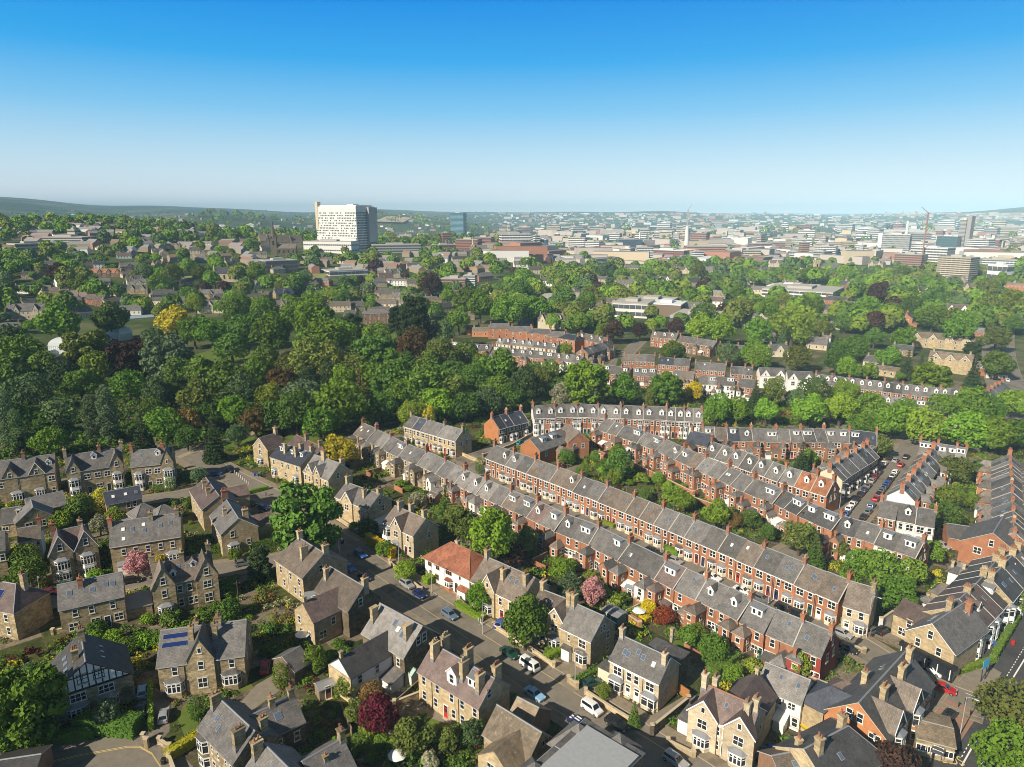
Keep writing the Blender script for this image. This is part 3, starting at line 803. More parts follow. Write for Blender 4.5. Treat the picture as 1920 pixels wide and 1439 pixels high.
def gwall(px, h, wall, label, t=.35, group='garden walls', name='garden_wall', mat=None, piers=True):
 b = MB()
 pts = [P(*q) for q in px]
 for a, q in zip(pts, pts[1:]):
  d = q - a; b.at(a.x, a.y, 0, math.atan2(d.y, d.x))
  b.box(0, d.length, -t / 2, t / 2, -.2, h, 0); b.box(-.03, d.length + .03, -t / 2 - .06, t / 2 + .06, h, h + .1, 1)
 if piers:
  for a in (pts[0], pts[-1]):
   b.at(a.x, a.y); b.box(-.3, .3, -.3, .3, -.2, h + .35, 0); b.box(-.36, .36, -.36, .36, h + .35, h + .48, 1)
 me = b.mesh(name, [mat or WALL[wall], M_SILL if not mat else mat])
 return tag(link(name, me), label, 'fence' if 'fence' in name else 'wall', group)
# ------------------------------------------------------------------ the ground: one sheet to the horizon
def ground_material():
 m, n, l, b = nt('ground', 0.95, 0.1)
 g = n.new('ShaderNodeNewGeometry'); ln = n.new('ShaderNodeVectorMath'); ln.operation = 'LENGTH'; l.new(g.outputs['Position'], ln.inputs[0])
 def noise(sc, det=6, ro=.65):
  q = n.new('ShaderNodeTexNoise'); q.inputs['Scale'].default_value = sc; q.inputs['Detail'].default_value = det; q.inputs['Roughness'].default_value = ro
  l.new(g.outputs['Position'], q.inputs['Vector']); return q.outputs[0]
 def ramp(src, stops):
  r = n.new('ShaderNodeValToRGB'); e = r.color_ramp.elements
  e[0].position, e[0].color = stops[0][0], rgb(stops[0][1]); e[1].position, e[1].color = stops[-1][0], rgb(stops[-1][1])
  for p, c in stops[1:-1]: e.new(p).color = rgb(c)
  l.new(src, r.inputs[0]); return r.outputs[0]
 def mix(f, a, c):
  x = n.new('ShaderNodeMix'); x.data_type = 'RGBA'; l.new(f, x.inputs[0]); l.new(a, x.inputs[6]); l.new(c, x.inputs[7]); return x.outputs[2]
 mp = n.new('ShaderNodeMapping'); mp.inputs['Rotation'].default_value = (0, 0, R(49)); l.new(g.outputs['Position'], mp.inputs['Vector'])
 br = n.new('ShaderNodeTexBrick'); br.inputs['Scale'].default_value = 1; br.inputs['Brick Width'].default_value = 5.4; br.inputs['Row Height'].default_value = 11; br.inputs['Mortar Size'].default_value = .16
 br.inputs['Color1'].default_value, br.inputs['Color2'].default_value, br.inputs['Mortar'].default_value = (0, 0, 0, 1), (1, 1, 1, 1), (.5, .5, .5, 1); br.offset = .37
 l.new(mp.outputs[0], br.inputs['Vector'])
 ad = n.new('ShaderNodeMath'); ad.operation = 'MULTIPLY_ADD'; ad.inputs[1].default_value = .62; l.new(br.outputs['Color'], ad.inputs[0])
 sb = n.new('ShaderNodeMath'); sb.operation = 'MULTIPLY_ADD'; sb.inputs[1].default_value = .9; sb.inputs[2].default_value = -.27; l.new(noise(.22, 8, .72), sb.inputs[0]); l.new(sb.outputs[0], ad.inputs[2])
 near = ramp(ad.outputs[0], [(.14, (.030, .042, .016)), (.30, (.055, .070, .022)), (.42, (.085, .105, .026)), (.50, (.115, .105, .045)), (.58, (.085, .070, .045)), (.68, (.19, .155, .11)), (.85, (.255, .215, .16))])
 fine = ramp(noise(1.7, 5, .7), [(.3, (.55, .55, .55)), (.7, (1.3, 1.3, 1.3))])
 mu = n.new('ShaderNodeMix'); mu.data_type = 'RGBA'; mu.blend_type = 'MULTIPLY'; mu.inputs[0].default_value = 1; l.new(near, mu.inputs[6]); l.new(fine, mu.inputs[7])
 mid = ramp(noise(.012, 8, .75), [(.34, (.038, .062, .020)), (.5, (.058, .088, .026)), (.58, (.12, .13, .055)), (.70, (.17, .155, .11))])
 far = ramp(noise(.0017, 10, .72), [(.34, (.020, .042, .014)), (.46, (.038, .066, .020)), (.54, (.085, .105, .035)), (.60, (.20, .185, .10)), (.66, (.05, .075, .022)), (.76, (.22, .20, .14))])
 f1 = n.new('ShaderNodeMapRange'); f1.inputs[1].default_value = 330; f1.inputs[2].default_value = 620; l.new(ln.outputs['Value'], f1.inputs[0])
 f2 = n.new('ShaderNodeMapRange'); f2.inputs[1].default_value = 2200; f2.inputs[2].default_value = 4500; l.new(ln.outputs['Value'], f2.inputs[0])
 l.new(mix(f2.outputs[0], mix(f1.outputs[0], mu.outputs[2], mid), far), b.inputs['Base Color'])
 return m
def build_ground():
 na, rs = 360, [0.0]
 r = 25.0
 while r < 46000: rs.append(r); r *= 1.052
 V, Q = [], []
 # finer steps ahead of the camera
 angs = list(np.radians(np.linspace(-48, 48, 300))) + list(np.radians(np.linspace(52, 308, 65)))
 n = len(angs)
 for rr in rs:
  for a in angs:
   x, y = rr * math.sin(a), rr * math.cos(a)
   V.append((x, y, hgt(x, y)))
 for i in range(len(rs) - 1):
  for k in range(n):
   k2 = (k + 1) % n
   Q.append((i * n + k, i * n + k2, (i + 1) * n + k2, (i + 1) * n + k))
 me = mesh_np('ground', np.array(V), np.array(Q), [ground_material()])
 me.polygons.foreach_set("use_smooth", np.ones(len(Q), bool))
 return struct('ground', me)
build_ground()
def surf(name, c1, c2, scale=.6, rough=.9, speck=None):
 m, n, l, b = nt(name, rough, 0.2)
 g = n.new('ShaderNodeNewGeometry')
 a = n.new('ShaderNodeTexNoise'); a.inputs['Scale'].default_value = scale; a.inputs['Detail'].default_value = 8; a.inputs['Roughness'].default_value = .72
 l.new(g.outputs['Position'], a.inputs['Vector'])
 r = n.new('ShaderNodeValToRGB'); e = r.color_ramp.elements; e[0].position, e[0].color = .33, rgb(c1); e[1].position, e[1].color = .68, rgb(c2)
 l.new(a.outputs[0], r.inputs[0])
 last = r.outputs[0]
 if speck:
  q = n.new('ShaderNodeTexNoise'); q.inputs['Scale'].default_value = .11; q.inputs['Detail'].default_value = 7; q.inputs['Roughness'].default_value = .7; l.new(g.outputs['Position'], q.inputs['Vector'])
  mr = n.new('ShaderNodeMapRange'); mr.inputs[1].default_value = .53; mr.inputs[2].default_value = .62; l.new(q.outputs[0], mr.inputs[0])
  mx = n.new('ShaderNodeMix'); mx.data_type = 'RGBA'; mx.inputs[7].default_value = rgb(speck); l.new(mr.outputs[0], mx.inputs[0]); l.new(last, mx.inputs[6]); last = mx.outputs[2]
 l.new(last, b.inputs['Base Color'])
 return m
M_ROAD = surf('asphalt', (.178, .158, .130), (.240, .212, .174), .5, .85, (.135, .122, .103))
M_ROAD2 = surf('dark_asphalt', (.060, .060, .062), (.085, .083, .083), .5, .85, (.052, .052, .055))
M_PAVE = surf('paving', (.215, .175, .125), (.285, .235, .17), .8, .9, (.165, .14, .105))
M_PATH = surf('path_gravel', (.30, .24, .17), (.40, .33, .24), .6)
M_LAWN = surf('lawn_grass', (.085, .130, .022), (.130, .185, .032), .35, .95, (.14, .15, .04))
M_FIELD = surf('field_grass', (.20, .24, .065), (.27, .29, .09), .05, .95)
M_DRIVE = surf('drive', (.20, .175, .14), (.27, .235, .185), .8, .9)
M_BLOCKPAVE = surf('red_block_paving', (.27, .16, .11), (.34, .21, .15), 1.2, .9)
M_YELLOW = flat('yellow_line', (.62, .50, .20), .8)
M_LINE = flat('white_line', (.78, .77, .74), .8)
M_KERB = flat('kerb_stone', (.32, .29, .24), .85, .2, 0, .15)
def smooth_pts(px, n=4):
 p = [P(*q) for q in px]
 if len(p) < 3: return p
 out = []
 for i in range(len(p) - 1):
  a, b, c, d = p[max(0, i - 1)], p[i], p[i + 1], p[min(len(p) - 1, i + 2)]
  for k in range(n):
   t = k / n
   out.append(.5 * ((2 * b) + (c - a) * t + (2 * a - 5 * b + 4 * c - d) * t * t + (3 * b - a - 3 * c + d) * t ** 3))
 return out + [p[-1]]
def strip(name, pts, o0, o1, z0, z1, mat, terrain=False):
 """ribbon between two side offsets of a plan line; z1 > z0 gives it kerb faces"""
 V, Q = [], []
 for i, p in enumerate(pts):
  a, b = pts[max(0, i - 1)], pts[min(len(pts) - 1, i + 1)]
  d = (b - a).normalized(); nrm = Vector((-d.y, d.x))
  h = hgt(p.x, p.y) if terrain else 0
  for o in (o0, o1):
   q = p + nrm * o; V += [(q.x, q.y, h + z1), (q.x, q.y, h + z0)]
 for i in range(len(pts) - 1):
  k = i * 4
  Q += [(k, k + 2, k + 6, k + 4)]
  if z1 - z0 > .05: Q += [(k, k + 4, k + 5, k + 1), (k + 2, k + 3, k + 7, k + 6)]
 return struct(name, mesh_np(name, np.array(V), np.array(Q), [mat]))
def road(px, w, pave=(2.2, 2.2), mat=None, z=.03):
 pts = smooth_pts(px)
 strip('road', pts, -w / 2, w / 2, z, z, mat or M_ROAD)
 for sd, pw in ((-1, pave[0]), (1, pave[1])):
  if pw:
   strip('kerb', pts, sd * w / 2, sd * (w / 2 + .14), z, z + .12, M_KERB)
   strip('pavement', pts, sd * (w / 2 + .14), sd * (w / 2 + pw), .01, z + .115, M_PAVE)
 return pts
PATCHES = []
def patch(name, px, mat, z=.02, terrain=False, w=None):
 PATCHES.append([P(*q) for q in px])
 pts = [PT(*q) if terrain else P(*q) for q in px]
 b = MB(); b.poly([(p.x, p.y, (p.z if terrain else 0) + z) for p in pts])
 return struct(name, b.mesh(name, [mat]))
def line(name, px, w, mat, z=.045, dash=None):
 pts = [P(*q) for q in px]; b = MB()
 for a, q in zip(pts, pts[1:]):
  d = q - a; L = d.length; b.at(a.x, a.y, 0, math.atan2(d.y, d.x)); t = 0
  while t < L:
   e = min(L, t + (dash[0] if dash else L)); b.poly([(t, -w / 2, z), (e, -w / 2, z), (e, w / 2, z), (t, w / 2, z)]); t = e + (dash[1] if dash else 1)
 return struct(name, b.mesh(name, [mat]))
# streets
R1 = road([(330, 838), (372, 862), (430, 893), (520, 940), (640, 1025), (800, 1135), (900, 1197), (1000, 1265), (1150, 1360), (1290, 1452), (1400, 1525)], 8.6, (2.6, 2.4))
R2 = road([(868, 858), (905, 880), (990, 925), (1120, 990), (1260, 1050), (1400, 1118), (1520, 1165), (1600, 1205), (1680, 1255), (1760, 1295), (1850, 1330)], 7.0, (1.6, 1.6), z=.034)
R3 = road([(1480, 1048), (1560, 1000), (1600, 958), (1650, 905), (1690, 868), (1712, 835), (1725, 812)], 8.4, (2, 2))
R4 = road([(1740, 1500), (1812, 1425), (1880, 1325), (1942, 1225), (2010, 1120)], 15.0, (4.0, 3), M_ROAD2, z=.026)
R5 = road([(20, 1146), (110, 1122), (250, 1092), (400, 1068), (520, 1052), (600, 1028)], 6.4, (1.6, 1.6), z=.026)
R6 = road([(170, 950), (285, 936), (370, 922), (440, 905)], 6.0, (1.4, 1.4), z=.026)
R7 = road([(-30, 1450), (90, 1432), (190, 1418), (262, 1424), (310, 1470)], 9, (2.6, 0), M_ROAD, z=.022)
R8 = road([(868, 866), (930, 842), (985, 822), (1045, 800), (1075, 780)], 6.0, (1.4, 1.4), z=.026)
R9 = road([(1108, 760), (1120, 720), (1150, 690), (1176, 664), (1200, 640)], 7.0, (1.5, 1.5), z=.03)
R10 = road([(1815, 1090), (1870, 1062), (1960, 1042)], 7.0, (2, 2), z=.03)
R11 = road([(1560, 792), (1660, 822), (1725, 826), (1850, 846)], 6.5, (1.4, 1.4), z=.022)
patch('parking_bay', [(392, 905), (440, 898), (500, 935), (470, 985), (430, 1000)], M_ROAD, .016)
patch('forecourt', [(1690, 1240), (1755, 1232), (1850, 1246), (1878, 1262), (1848, 1312), (1800, 1290)], M_DRIVE, .05)
patch('forecourt', [(1728, 1302), (1770, 1308), (1822, 1332), (1832, 1345), (1800, 1392), (1770, 1420), (1700, 1400)], M_BLOCKPAVE, .05)
patch('forecourt', [(1640, 1168), (1668, 1162), (1688, 1200), (1640, 1196)], M_DRIVE, .05)
patch('driveway', [(1024, 1262), (1060, 1240), (1102, 1256), (1112, 1275), (1075, 1300)], M_DRIVE, .05)
patch('driveway', [(1205, 1352), (1292, 1300), (1315, 1310), (1240, 1372)], M_DRIVE, .05)
patch('driveway', [(808, 1110), (835, 1095), (872, 1110), (848, 1128)], M_BLOCKPAVE, .05)
patch('driveway', [(1330, 1432), (1385, 1402), (1420, 1420), (1390, 1460), (1350, 1460)], M_BLOCKPAVE, .05)
patch('driveway', [(248, 1400), (262, 1300), (292, 1290), (318, 1310), (318, 1372), (290, 1402)], M_ROAD, .05)
patch('driveway', [(440, 1330), (480, 1285), (520, 1262), (525, 1295), (470, 1335)], M_DRIVE, .04)
patch('driveway', [(1398, 1462), (1440, 1400), (1476, 1388), (1440, 1470)], M_DRIVE, .04)
patch('patio', [(770, 1330), (790, 1300), (830, 1330), (870, 1352), (850, 1362), (800, 1345)], M_DRIVE, .04)
patch('patio', [(690, 1300), (735, 1272), (770, 1290), (715, 1325)], M_DRIVE, .04)
for q in ([(505, 845), (560, 805), (620, 832), (600, 850)], [(330, 1340), (352, 1318), (372, 1330), (372, 1372), (345, 1378)], [(660, 1400), (720, 1375), (740, 1395), (700, 1420)],
 [(530, 895), (548, 878), (575, 905), (545, 915)], [(800, 1345), (860, 1360), (830, 1375), (790, 1360)], [(1790, 1195), (1840, 1160), (1890, 1185), (1850, 1238)], [(390, 832), (478, 818), (480, 832), (430, 842)],
 [(1668, 1400), (1695, 1372), (1762, 1395), (1735, 1438)], [(1245, 1215), (1300, 1180), (1330, 1215), (1270, 1240)], [(1380, 1240), (1430, 1225), (1445, 1245), (1395, 1262)], [(440, 1285), (462, 1272), (476, 1290), (450, 1300)],
 [(560, 1120), (600, 1100), (640, 1140), (590, 1165)], [(855, 760), (1000, 745), (1040, 748), (960, 765)], [(1560, 1140), (1610, 1120), (1640, 1140), (1600, 1150)], [(1310, 1025), (1360, 1005), (1400, 1025), (1350, 1042)]):
 patch('lawn', q, M_LAWN, .012)
for q in ([(240, 650), (290, 640), (335, 650), (345, 672), (270, 675)], [(345, 672), (400, 655), (520, 660), (560, 690), (470, 700), (352, 690)], [(380, 740), (480, 728), (520, 745), (440, 765)], [(560, 655), (640, 640), (660, 655), (590, 668)], [(230, 690), (300, 680), (320, 700), (250, 712)], [(690, 640), (740, 625), (760, 640), (700, 655)]):
 patch('lawn', q, M_LAWN, .02)
patch('playing_field', [(318, 522), (380, 516), (398, 512), (408, 520), (360, 527)], M_FIELD, .3, True)
patch('playing_field', [(556, 528), (560, 515), (600, 512), (618, 516), (590, 530)], M_FIELD, .3, True)
patch('field', [(700, 419), (728, 408), (772, 412), (756, 421)], surf('stubble_field', (.42, .34, .2), (.5, .42, .27), .004), 9, True)
strip('path', smooth_pts([(180, 655), (215, 645), (265, 625), (280, 640), (275, 668), (340, 682), (420, 690), (470, 682)]), -1.6, 1.6, .04, .04, M_PATH)
strip('path', smooth_pts([(330, 860), (418, 825), (470, 815), (520, 760)]), -1.3, 1.3, .04, .04, M_PATH)
# painted lines
line('yellow_line', [(520, 962), (640, 1048), (700, 1092)], .12, M_YELLOW)
line('yellow_line', [(905, 1190), (1000, 1250), (1130, 1333), (1250, 1408)], .12, M_YELLOW)
line('yellow_line', [(690, 1068), (800, 1145), (880, 1200)], .10, M_YELLOW)
for dd in (0, 2.2): line('yellow_line', [(84, 1431 + dd), (150, 1416 + dd), (240, 1400 + dd), (262, 1400 + dd), (285, 1413 + dd), (303, 1440 + dd)], .13, M_YELLOW, .06)
line('white_line', [(1803, 1437), (1836, 1378)], .25, M_LINE); line('white_line', [(1893, 1282), (1925, 1230)], .25, M_LINE)
line('white_line', [(1840, 1434), (1852, 1413)], .22, M_LINE)
line('dashed_line', [(1803, 1420), (1828, 1375)], .16, M_LINE, .05, (.6, .6)); line('dashed_line', [(1888, 1268), (1922, 1212)], .16, M_LINE, .05, (.6, .6))
for dd in (0, 6): line('dashed_line', [(1836 + dd, 1330), (1853 + dd, 1290)], .2, M_LINE, .06, (.5, .45))
line('white_line', [(1762, 1280), (1793, 1293)], .15, M_LINE, .06); line('white_line', [(1810, 1300), (1840, 1312)], .15, M_LINE, .06)
line('white_line', [(1790, 1283), (1822, 1297), (1823, 1293), (1791, 1283)], .18, M_LINE, .06)
def road_word(txt, px, h, ang, mat):
 cu = bpy.data.curves.new('marking', 'FONT'); cu.body = txt; cu.size = h; cu.align_x = 'CENTER'
 o = bpy.data.objects.new('bus_marking', cu); COL.objects.link(o)
 cu.materials.append(mat); g = P(*px); o.location = (g.x, g.y, .06); o.rotation_euler = (0, 0, ang); o.scale = (1, 1.5, 1); o['kind'] = 'structure'
road_word('BUS', (1789, 1434), 2.0, R(-12), M_YELLOW)
# ------------------------------------------------------------------ the large stone houses, one by one
def V(label, A, B, e, zr, ze, wall='stone', roof='grey', name='stone_house', cat='house', **kw):
 a, b, w = hpx(A, B, zr, ze, e) if isinstance(e, tuple) else (P(*A, zr), P(*B, zr), e)
 h = House(a, b, zr, ze, w, wall, roof, name, label, cat, kw.pop('group', 'detached and paired stone houses'), **kw)
 if DEBUG: print('V', label[:46], 'L %.1f w %.1f ang %.0f' % (h.L, h.w, math.degrees(h.ang)))
 return h
DEBUG = False
# --- bottom left
h = V("long stone house with rooftop solar panels and one steep central gable", (303, 1183), (460, 1163), (302, 1250), 10.6, 6.6, 'stone', 'grey', ov=.25)
h.gable(.0, 4.6, .5, 11.6, 7.4, trim=None, wins=[(0, 9.1, 't'), (0, 6.0, 's'), (0, 2.4, 'p')])
for u in (-.33, .33): h.bay(u, 1, 3.4, square=False, roof='grey', h=3.3, base=1.2); h.W('f', u + .02, 5.2, 's')
for k in range(6): h.sky(-.42 + .095 * (k % 3), -.22 - .24 * (k // 3), 1.5, .95, True)
for u in (-.13, .15): h.chim(u, -.38, .9, .9, 2.8, pots=2)
h.chim(.18, 0, 1.0, 1.3, 1.6, pots=3); h.chim(-.1, .1, .9, .9, 1.2, pots=2)
h.row('r', (-.2, .2), 5, 's'); h.row('l', (0,), 5, 's')
h.pipe(-.2); h.pipe(.2)
h = V("half-timbered house with black and white boarded gable and dark slate roof", (160, 1240), (152, 1190), 13.5, 10.8, 5.6, 'stone', 'dark', 'half_timbered_house', ov=.5, trim='black')
def timber():
 b = MB(); w, s = h.w, h.s
 b.poly([(-w / 2 + .4, 0, h.ze), (w / 2 - .4, 0, h.ze), (0, 0, h.zr - .35)], 0)
 b.box(-w / 2, w / 2, -.06, 0, h.ze - .15, h.ze + .2, 1)
 for k in range(-6, 7):
  x = k * 1.05; zt = h.zr - abs(x) * s - .3
  if zt > h.ze + .3: b.box(x - .1, x + .1, -.05, -.005, h.ze + .2, zt, 1)
 b.box(-w / 4, w / 4, -.055, -.005, h.ze + 2.5, h.ze + 2.7, 1)
 return b.mesh('timbering', [M_WHITE, M_BLACK])
fc = 'l' if abs(math.sin(h.ang)) > .5 and (Matrix.Rotation(h.ang, 2) @ Vector((-1, 0))).y < 0 else 'r'
fx, fy = face_pos(fc, 0, h.L, h.w)
h.part('timbering', timber(), fx + (-.02 if fc == 'l' else .02), fy, 0, FACE[fc])
h.row(fc, (-.12, .06), 7.6, 'd', frame='black'); h.row(fc, (-.18, .14), 4.3, 'q'); h.bay(-.18, 1, 3.4, face=fc); h.bay(.16, 1, 3.4, face=fc); h.W(fc, .38, 4.4, 't')
h.chim(.25, 0, 1.0, 1.0, 2.4, 'stone', 3); h.chim(-.2, .2, 1, 1, 2.2, 'stone', 3)
for q in (.2, 0, -.2): h.sky(q, .45 if fc == 'l' else -.45, .9, .8); h.sky(q, -.4 if fc == 'l' else .4, .5, .8)
h = V("grey roofed stone house with bay beside the yellow lined corner", (411, 1310), (477, 1371), (369, 1362), 9.8, 6.5, 'stone', 'grey', ov=.3, trim='lead')
h.bay(-.36, 2, 2.8, roof='grey'); h.row('f', (-.12, .06, .28, .42), 4.9, 'n'); h.row('f', (-.1, .1, .3), 2, 's')
h.sky(-.28, -.45, .7, 1.1); h.sky(-.14, -.62, .7, 1.1); h.row('r', (-.06, .1), 7.6, 's', frame='black'); h.row('r', (-.2, .2), 3, 's')
h.chim(.42, -.55, .9, 1.8, 3.0, pots=2); h.chim(-.46, -.2, .9, 1.6, 2.2, pots=2); h.chim(.46, .45, .9, 1.2, 2.6, pots=2)
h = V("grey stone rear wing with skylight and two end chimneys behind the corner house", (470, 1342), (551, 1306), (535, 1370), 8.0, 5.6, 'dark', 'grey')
h.sky(.02, -.45, 1.2, 1.3); h.chim(.43, 0, .9, .9, 1.8, 'stone', 2); h.chim(-.02, 0, .9, .9, 1.6, 'stone', 2); h.row('f', (-.1, .3), 3.6, 's'); h.row('r', (0,), 3, 's')
h = V("grey slate house with stone chimney, gable towards the corner house's dark end", (493, 1393), (552, 1452), 8.5, 10.0, 6.4, 'stone', 'grey')
h.chim(-.42, -.3, .9, 1.5, 2.6, pots=2); h.sky(.1, -.4); h.row('f', (-.2, .1, .3), 4.8, 's')
h = V("low grey slate house below the small garden with white parasol", (568, 1428), (642, 1386), 8.5, 8.6, 5.4, 'stone', 'grey')
h.chim(.47, 0, .8, 1.1, 1.8, pots=2); h.chim(-.05, -.3, .6, .6, 1.0, pots=1)
h = V("black roofed house cut off beside the yellow lined corner", (-12, 1428), (76, 1415), 7, 4.6, 3.2, 'brown', 'dark', 'garage_building')
# --- left, second row
h = V("long stone house with five skylights and plain grey roof above the solar panelled house", (108, 1098), (228, 1073), (105, 1145), 10.2, 6.6, 'stone', 'grey')
for u, v in ((-.33, -.45), (.02, -.5), (.23, -.4), (.34, -.42)): h.sky(u, v, 1.0, 1.1)
h.chim(-.15, -.25, .9, .9, 2.0, 'brick', 2); h.row('f', (-.27, -.02, .31), 5.0, 's'); h.row('f', (-.32, .02, .38), 2.0, 'd'); h.door('f', .2, 1)
h.block(h.L / 2, h.L / 2 + 5, -3, 3, 3.0, WALL['stone'], M_LEAD, 'lean_to', slope=.6)
h = V("stone house with hipped pointed roof carrying blue solar panels", (6, 1092), (30, 1096), (60, 1155), 10.2, 6.6, 'stone', 'mauve', hl=6.5, hr=3.5)
for k in range(8): h.sky(-.18 + .085 * (k % 4), -.45 - .25 * (k // 4), 1.3, 1.7, True)
h.row('f', (-.1, .15, .33), 4.9, 's'); h.row('f', (-.1, .12, .34), 1.9, 's'); h.chim(.33, .2, 1, 1, 3, 'stone', 3)
h = V("big stone pair with pointed end gables and two tiny gabled dormers", (284, 1060), (394, 1036), (277, 1105), 10.2, 7.2, 'stone', 'brown')
h.gable(-.36, 4.6, .8, 11.6, 7.4, trim=None, wins=[(0, 8.6, 's'), (0, 5.5, 's')], bay=1); h.gable(.36, 4.6, .8, 11.6, 7.4, trim=None, wins=[(0, 8.6, 's'), (0, 5.5, 'd'), (0, 2.2, 'p')])
h.dormer(-.18, 'g', -.72, 1.3, 1.1); h.dormer(.18, 'g', -.5, 1.3, 1.1); h.row('f', (-.1, .06), 5.4, 's'); h.row('f', (-.1, .06, .16), 2.1, 's')
h.chim(.0, -.1, 1, 1.2, 2.2, 'stone', 4, True); h.chim(.48, .1, 1, 1.2, 2.4, pots=4, buff=True); h.chim(-.48, .1, 1, 1.2, 2.4, pots=4); h.sky(-.07, -.35, .7, 1); h.sky(.08, -.4, .7, 1)
h.row('r', (-.2, .2), 5, 's')
h = V("brown slate pair with two steep pointed gables and pale blue trimmed bays", (98, 998), (164, 984), (85, 1043), 11.2, 7.4, 'stone', 'mauve')
h.gable(-.36, 4.8, .7, 12.0, 7.6, wins=[(0, 9.0, 's')]); h.gable(.36, 4.8, .7, 12.0, 7.6, wins=[(0, 9.0, 's')])
for u in (-.36, .36): x = h.part('bay_window', bay_mesh(2, 3.1, 'white', 'lead'), u * h.L, -h.w / 2 - .72, 0)
h.row('f', (-.08, .1), 6.0, 's'); h.row('f', (-.06,), 2.2, 's'); h.door('f', .1, 0); h.chim(-.48, .1, 1, 1.3, 2.5, 'brick', 4); h.chim(.3, .3, 1, 1.3, 2.2, 'stone', 4)
h = V("long stone semi with many white skylights and a single white ground floor bay", (207, 981), (337, 962), (211, 1025), 11.4, 7.4, 'stone', 'grey')
for u, v in ((-.32, -.38), (-.31, -.78), (-.19, -.42), (-.03, -.3), (-.02, -.55), (.21, -.45), (.36, -.4)): h.sky(u, v, .9, 1.1, mat=M_WHITE if u in (-.31, -.03, -.32) else None)
for u in (-.5, .08, .46): h.chim(u, -.1, .9, 1.2, 2.0, 'brick' if u < 0 else 'stone', 3)
h.row('f', (-.32, -.15, .02, .2, .37), 5.4, 's'); h.row('f', (-.2, .04, .2), 2.2, 's'); h.bay(.38, 1, 3.6, h=3.2); h.block(-h.L * .42, -h.L * .2, -h.w / 2 - 1.6, -h.w / 2, 3, M_WHITE, M_LEAD, 'porch', slope=.5); h.gutter(M_SILL)
h = V("stone house with two gabled dormers and white bays, at the photo's edge", (-4, 866), (102, 852), (105, 884), 12.2, 8.2, 'stone', 'grey')
h.gable(-.28, 3.6, .15, 11.8, 8.8, wins=[(0, 8.9, 's')], trim=None); h.gable(.18, 3.8, .15, 12, 8.8, wins=[(0, 8.9, 's')]); h.dormer(.40, 'g', -.6, 1.5, 1.2)
h.row('f', (-.42, -.2, .18, .43), 6.1, 'd'); h.bay(-.2, 1, 3.4, h=3.2); h.bay(.2, 1, 3.2, h=3.2); h.W('f', .44, 2.3, 's'); h.chim(-.05, .0, .9, 1.5, 2.0, 'brown', 4)
h = V("stone house with white two-storey bays under pointed gables at both ends", (122, 855), (227, 840), (126, 887), 12.2, 8.2, 'stone', 'grey')
for u in (-.38, .38): h.gable(u, 3.6, .3, 12.4, 8.8, wins=[(0, 8.8, 's')], trim=None); h.part('bay_window', bay_mesh(2, 3.0, 'white'), u * h.L, -h.w / 2 - .32, 0)
h.dormer(.0, 'g', -.45, 1.6, 1.4); h.row('f', (-.16, .03, .2), 6, 'd'); h.row('f', (.04,), 2.3, 'd'); h.door('f', -.14, 4); h.door('f', .2, 4)
h.chim(-.5, 0, .9, 1.6, 2.2, pots=4); h.chim(.1, 0, .9, 1.4, 1.8, 'brick', 4); h.chim(.5, 0, .9, 1.5, 2.2, pots=4); h.sky(.2, -.25)
h = V("stone house ending in a round white two-storey corner bay", (247, 846), (322, 839), (251, 875), 12.0, 8.2, 'stone', 'grey')
h.gable(.40, 3.6, .4, 13, 8.8, wins=[(0, 8.9, 't')], trim=None); h.part('bay_window', bay_mesh(2, 3.4, 'white', h=3.0), .42 * h.L, -h.w / 2 - .42, 0); h.part('bay_window', bay_mesh(2, 2.8, 'white'), -.32 * h.L, -h.w / 2, 0)
h.dormer(.16, 'g', -.45, 1.6, 1.4); h.row('f', (-.08, .14), 6, 'd'); h.row('f', (.15,), 2.3, 'd'); h.door('f', -.07, 4); h.chim(-.5, 0, .9, 1.5, 2.0, 'brick', 4); h.chim(.26, .1, 1, 1.6, 2.0, 'brick', 4)
h.sky(-.25, -.35)
h = V("wide low stone hall with long grey roof, beside the yellow garden trees", (48, 936), (117, 921), 10, 7.2, 4.6, 'stone', 'grey', 'stone_hall')
h = V("low stone house with double windowed gable between the two rows", (58, 938), (62, 952), 9.0, 8.6, 5.0, 'stone', 'grey')
fc = 'r' if (Matrix.Rotation(h.ang, 2) @ Vector((1, 0))).y < 0 else 'l'
h.row(fc, (-.17, .17), 3.6, 'd')
h = V("low stone outbuilding with small square dormer, below the first row", (4, 955), (40, 950), 8.0, 7.0, 4.2, 'stone', 'grey'); h.dormer(.4, 'b', -.5, 1.2, 1.1, M_SILL); h.row('f', (-.35, -.2), 2.6, 't')
h = V("house with shiny blue slate roof and three skylights", (194, 924), (260, 911), (200, 947), 7.7, 5.2, 'stone', 'blue')
for u in (-.27, .08, .38): h.sky(u, -.5, .9, 1.1, mat=M_WHITE if u < .3 else None)
h.row('f', (.1, .28), 3.8, 's'); h.row('f', (-.3,), 3.4, 'd')
h = V("small stone pavilion with hipped roof and white glazed lean-to", (264, 947), (271, 945), 6.2, 6.2, 3.6, 'stone', 'grey', 'stone_pavilion', hl=2.8, hr=2.8)
h.W('f', 0, 2.3, 'd'); h.block(-h.L / 2 - 4.5, -h.L / 2, -2.8, 1, 2.9, M_WHITE, M_LEAD, 'conservatory', slope=.7); h.part('window', window_mesh('v'), -h.L / 2 - 2.2, -2.83, 1.5)
h = V("small stone pavilion with hipped roof and no lean-to", (302, 949), (309, 947), 6.2, 6.0, 3.4, 'stone', 'grey', 'stone_pavilion', hl=2.8, hr=2.8)
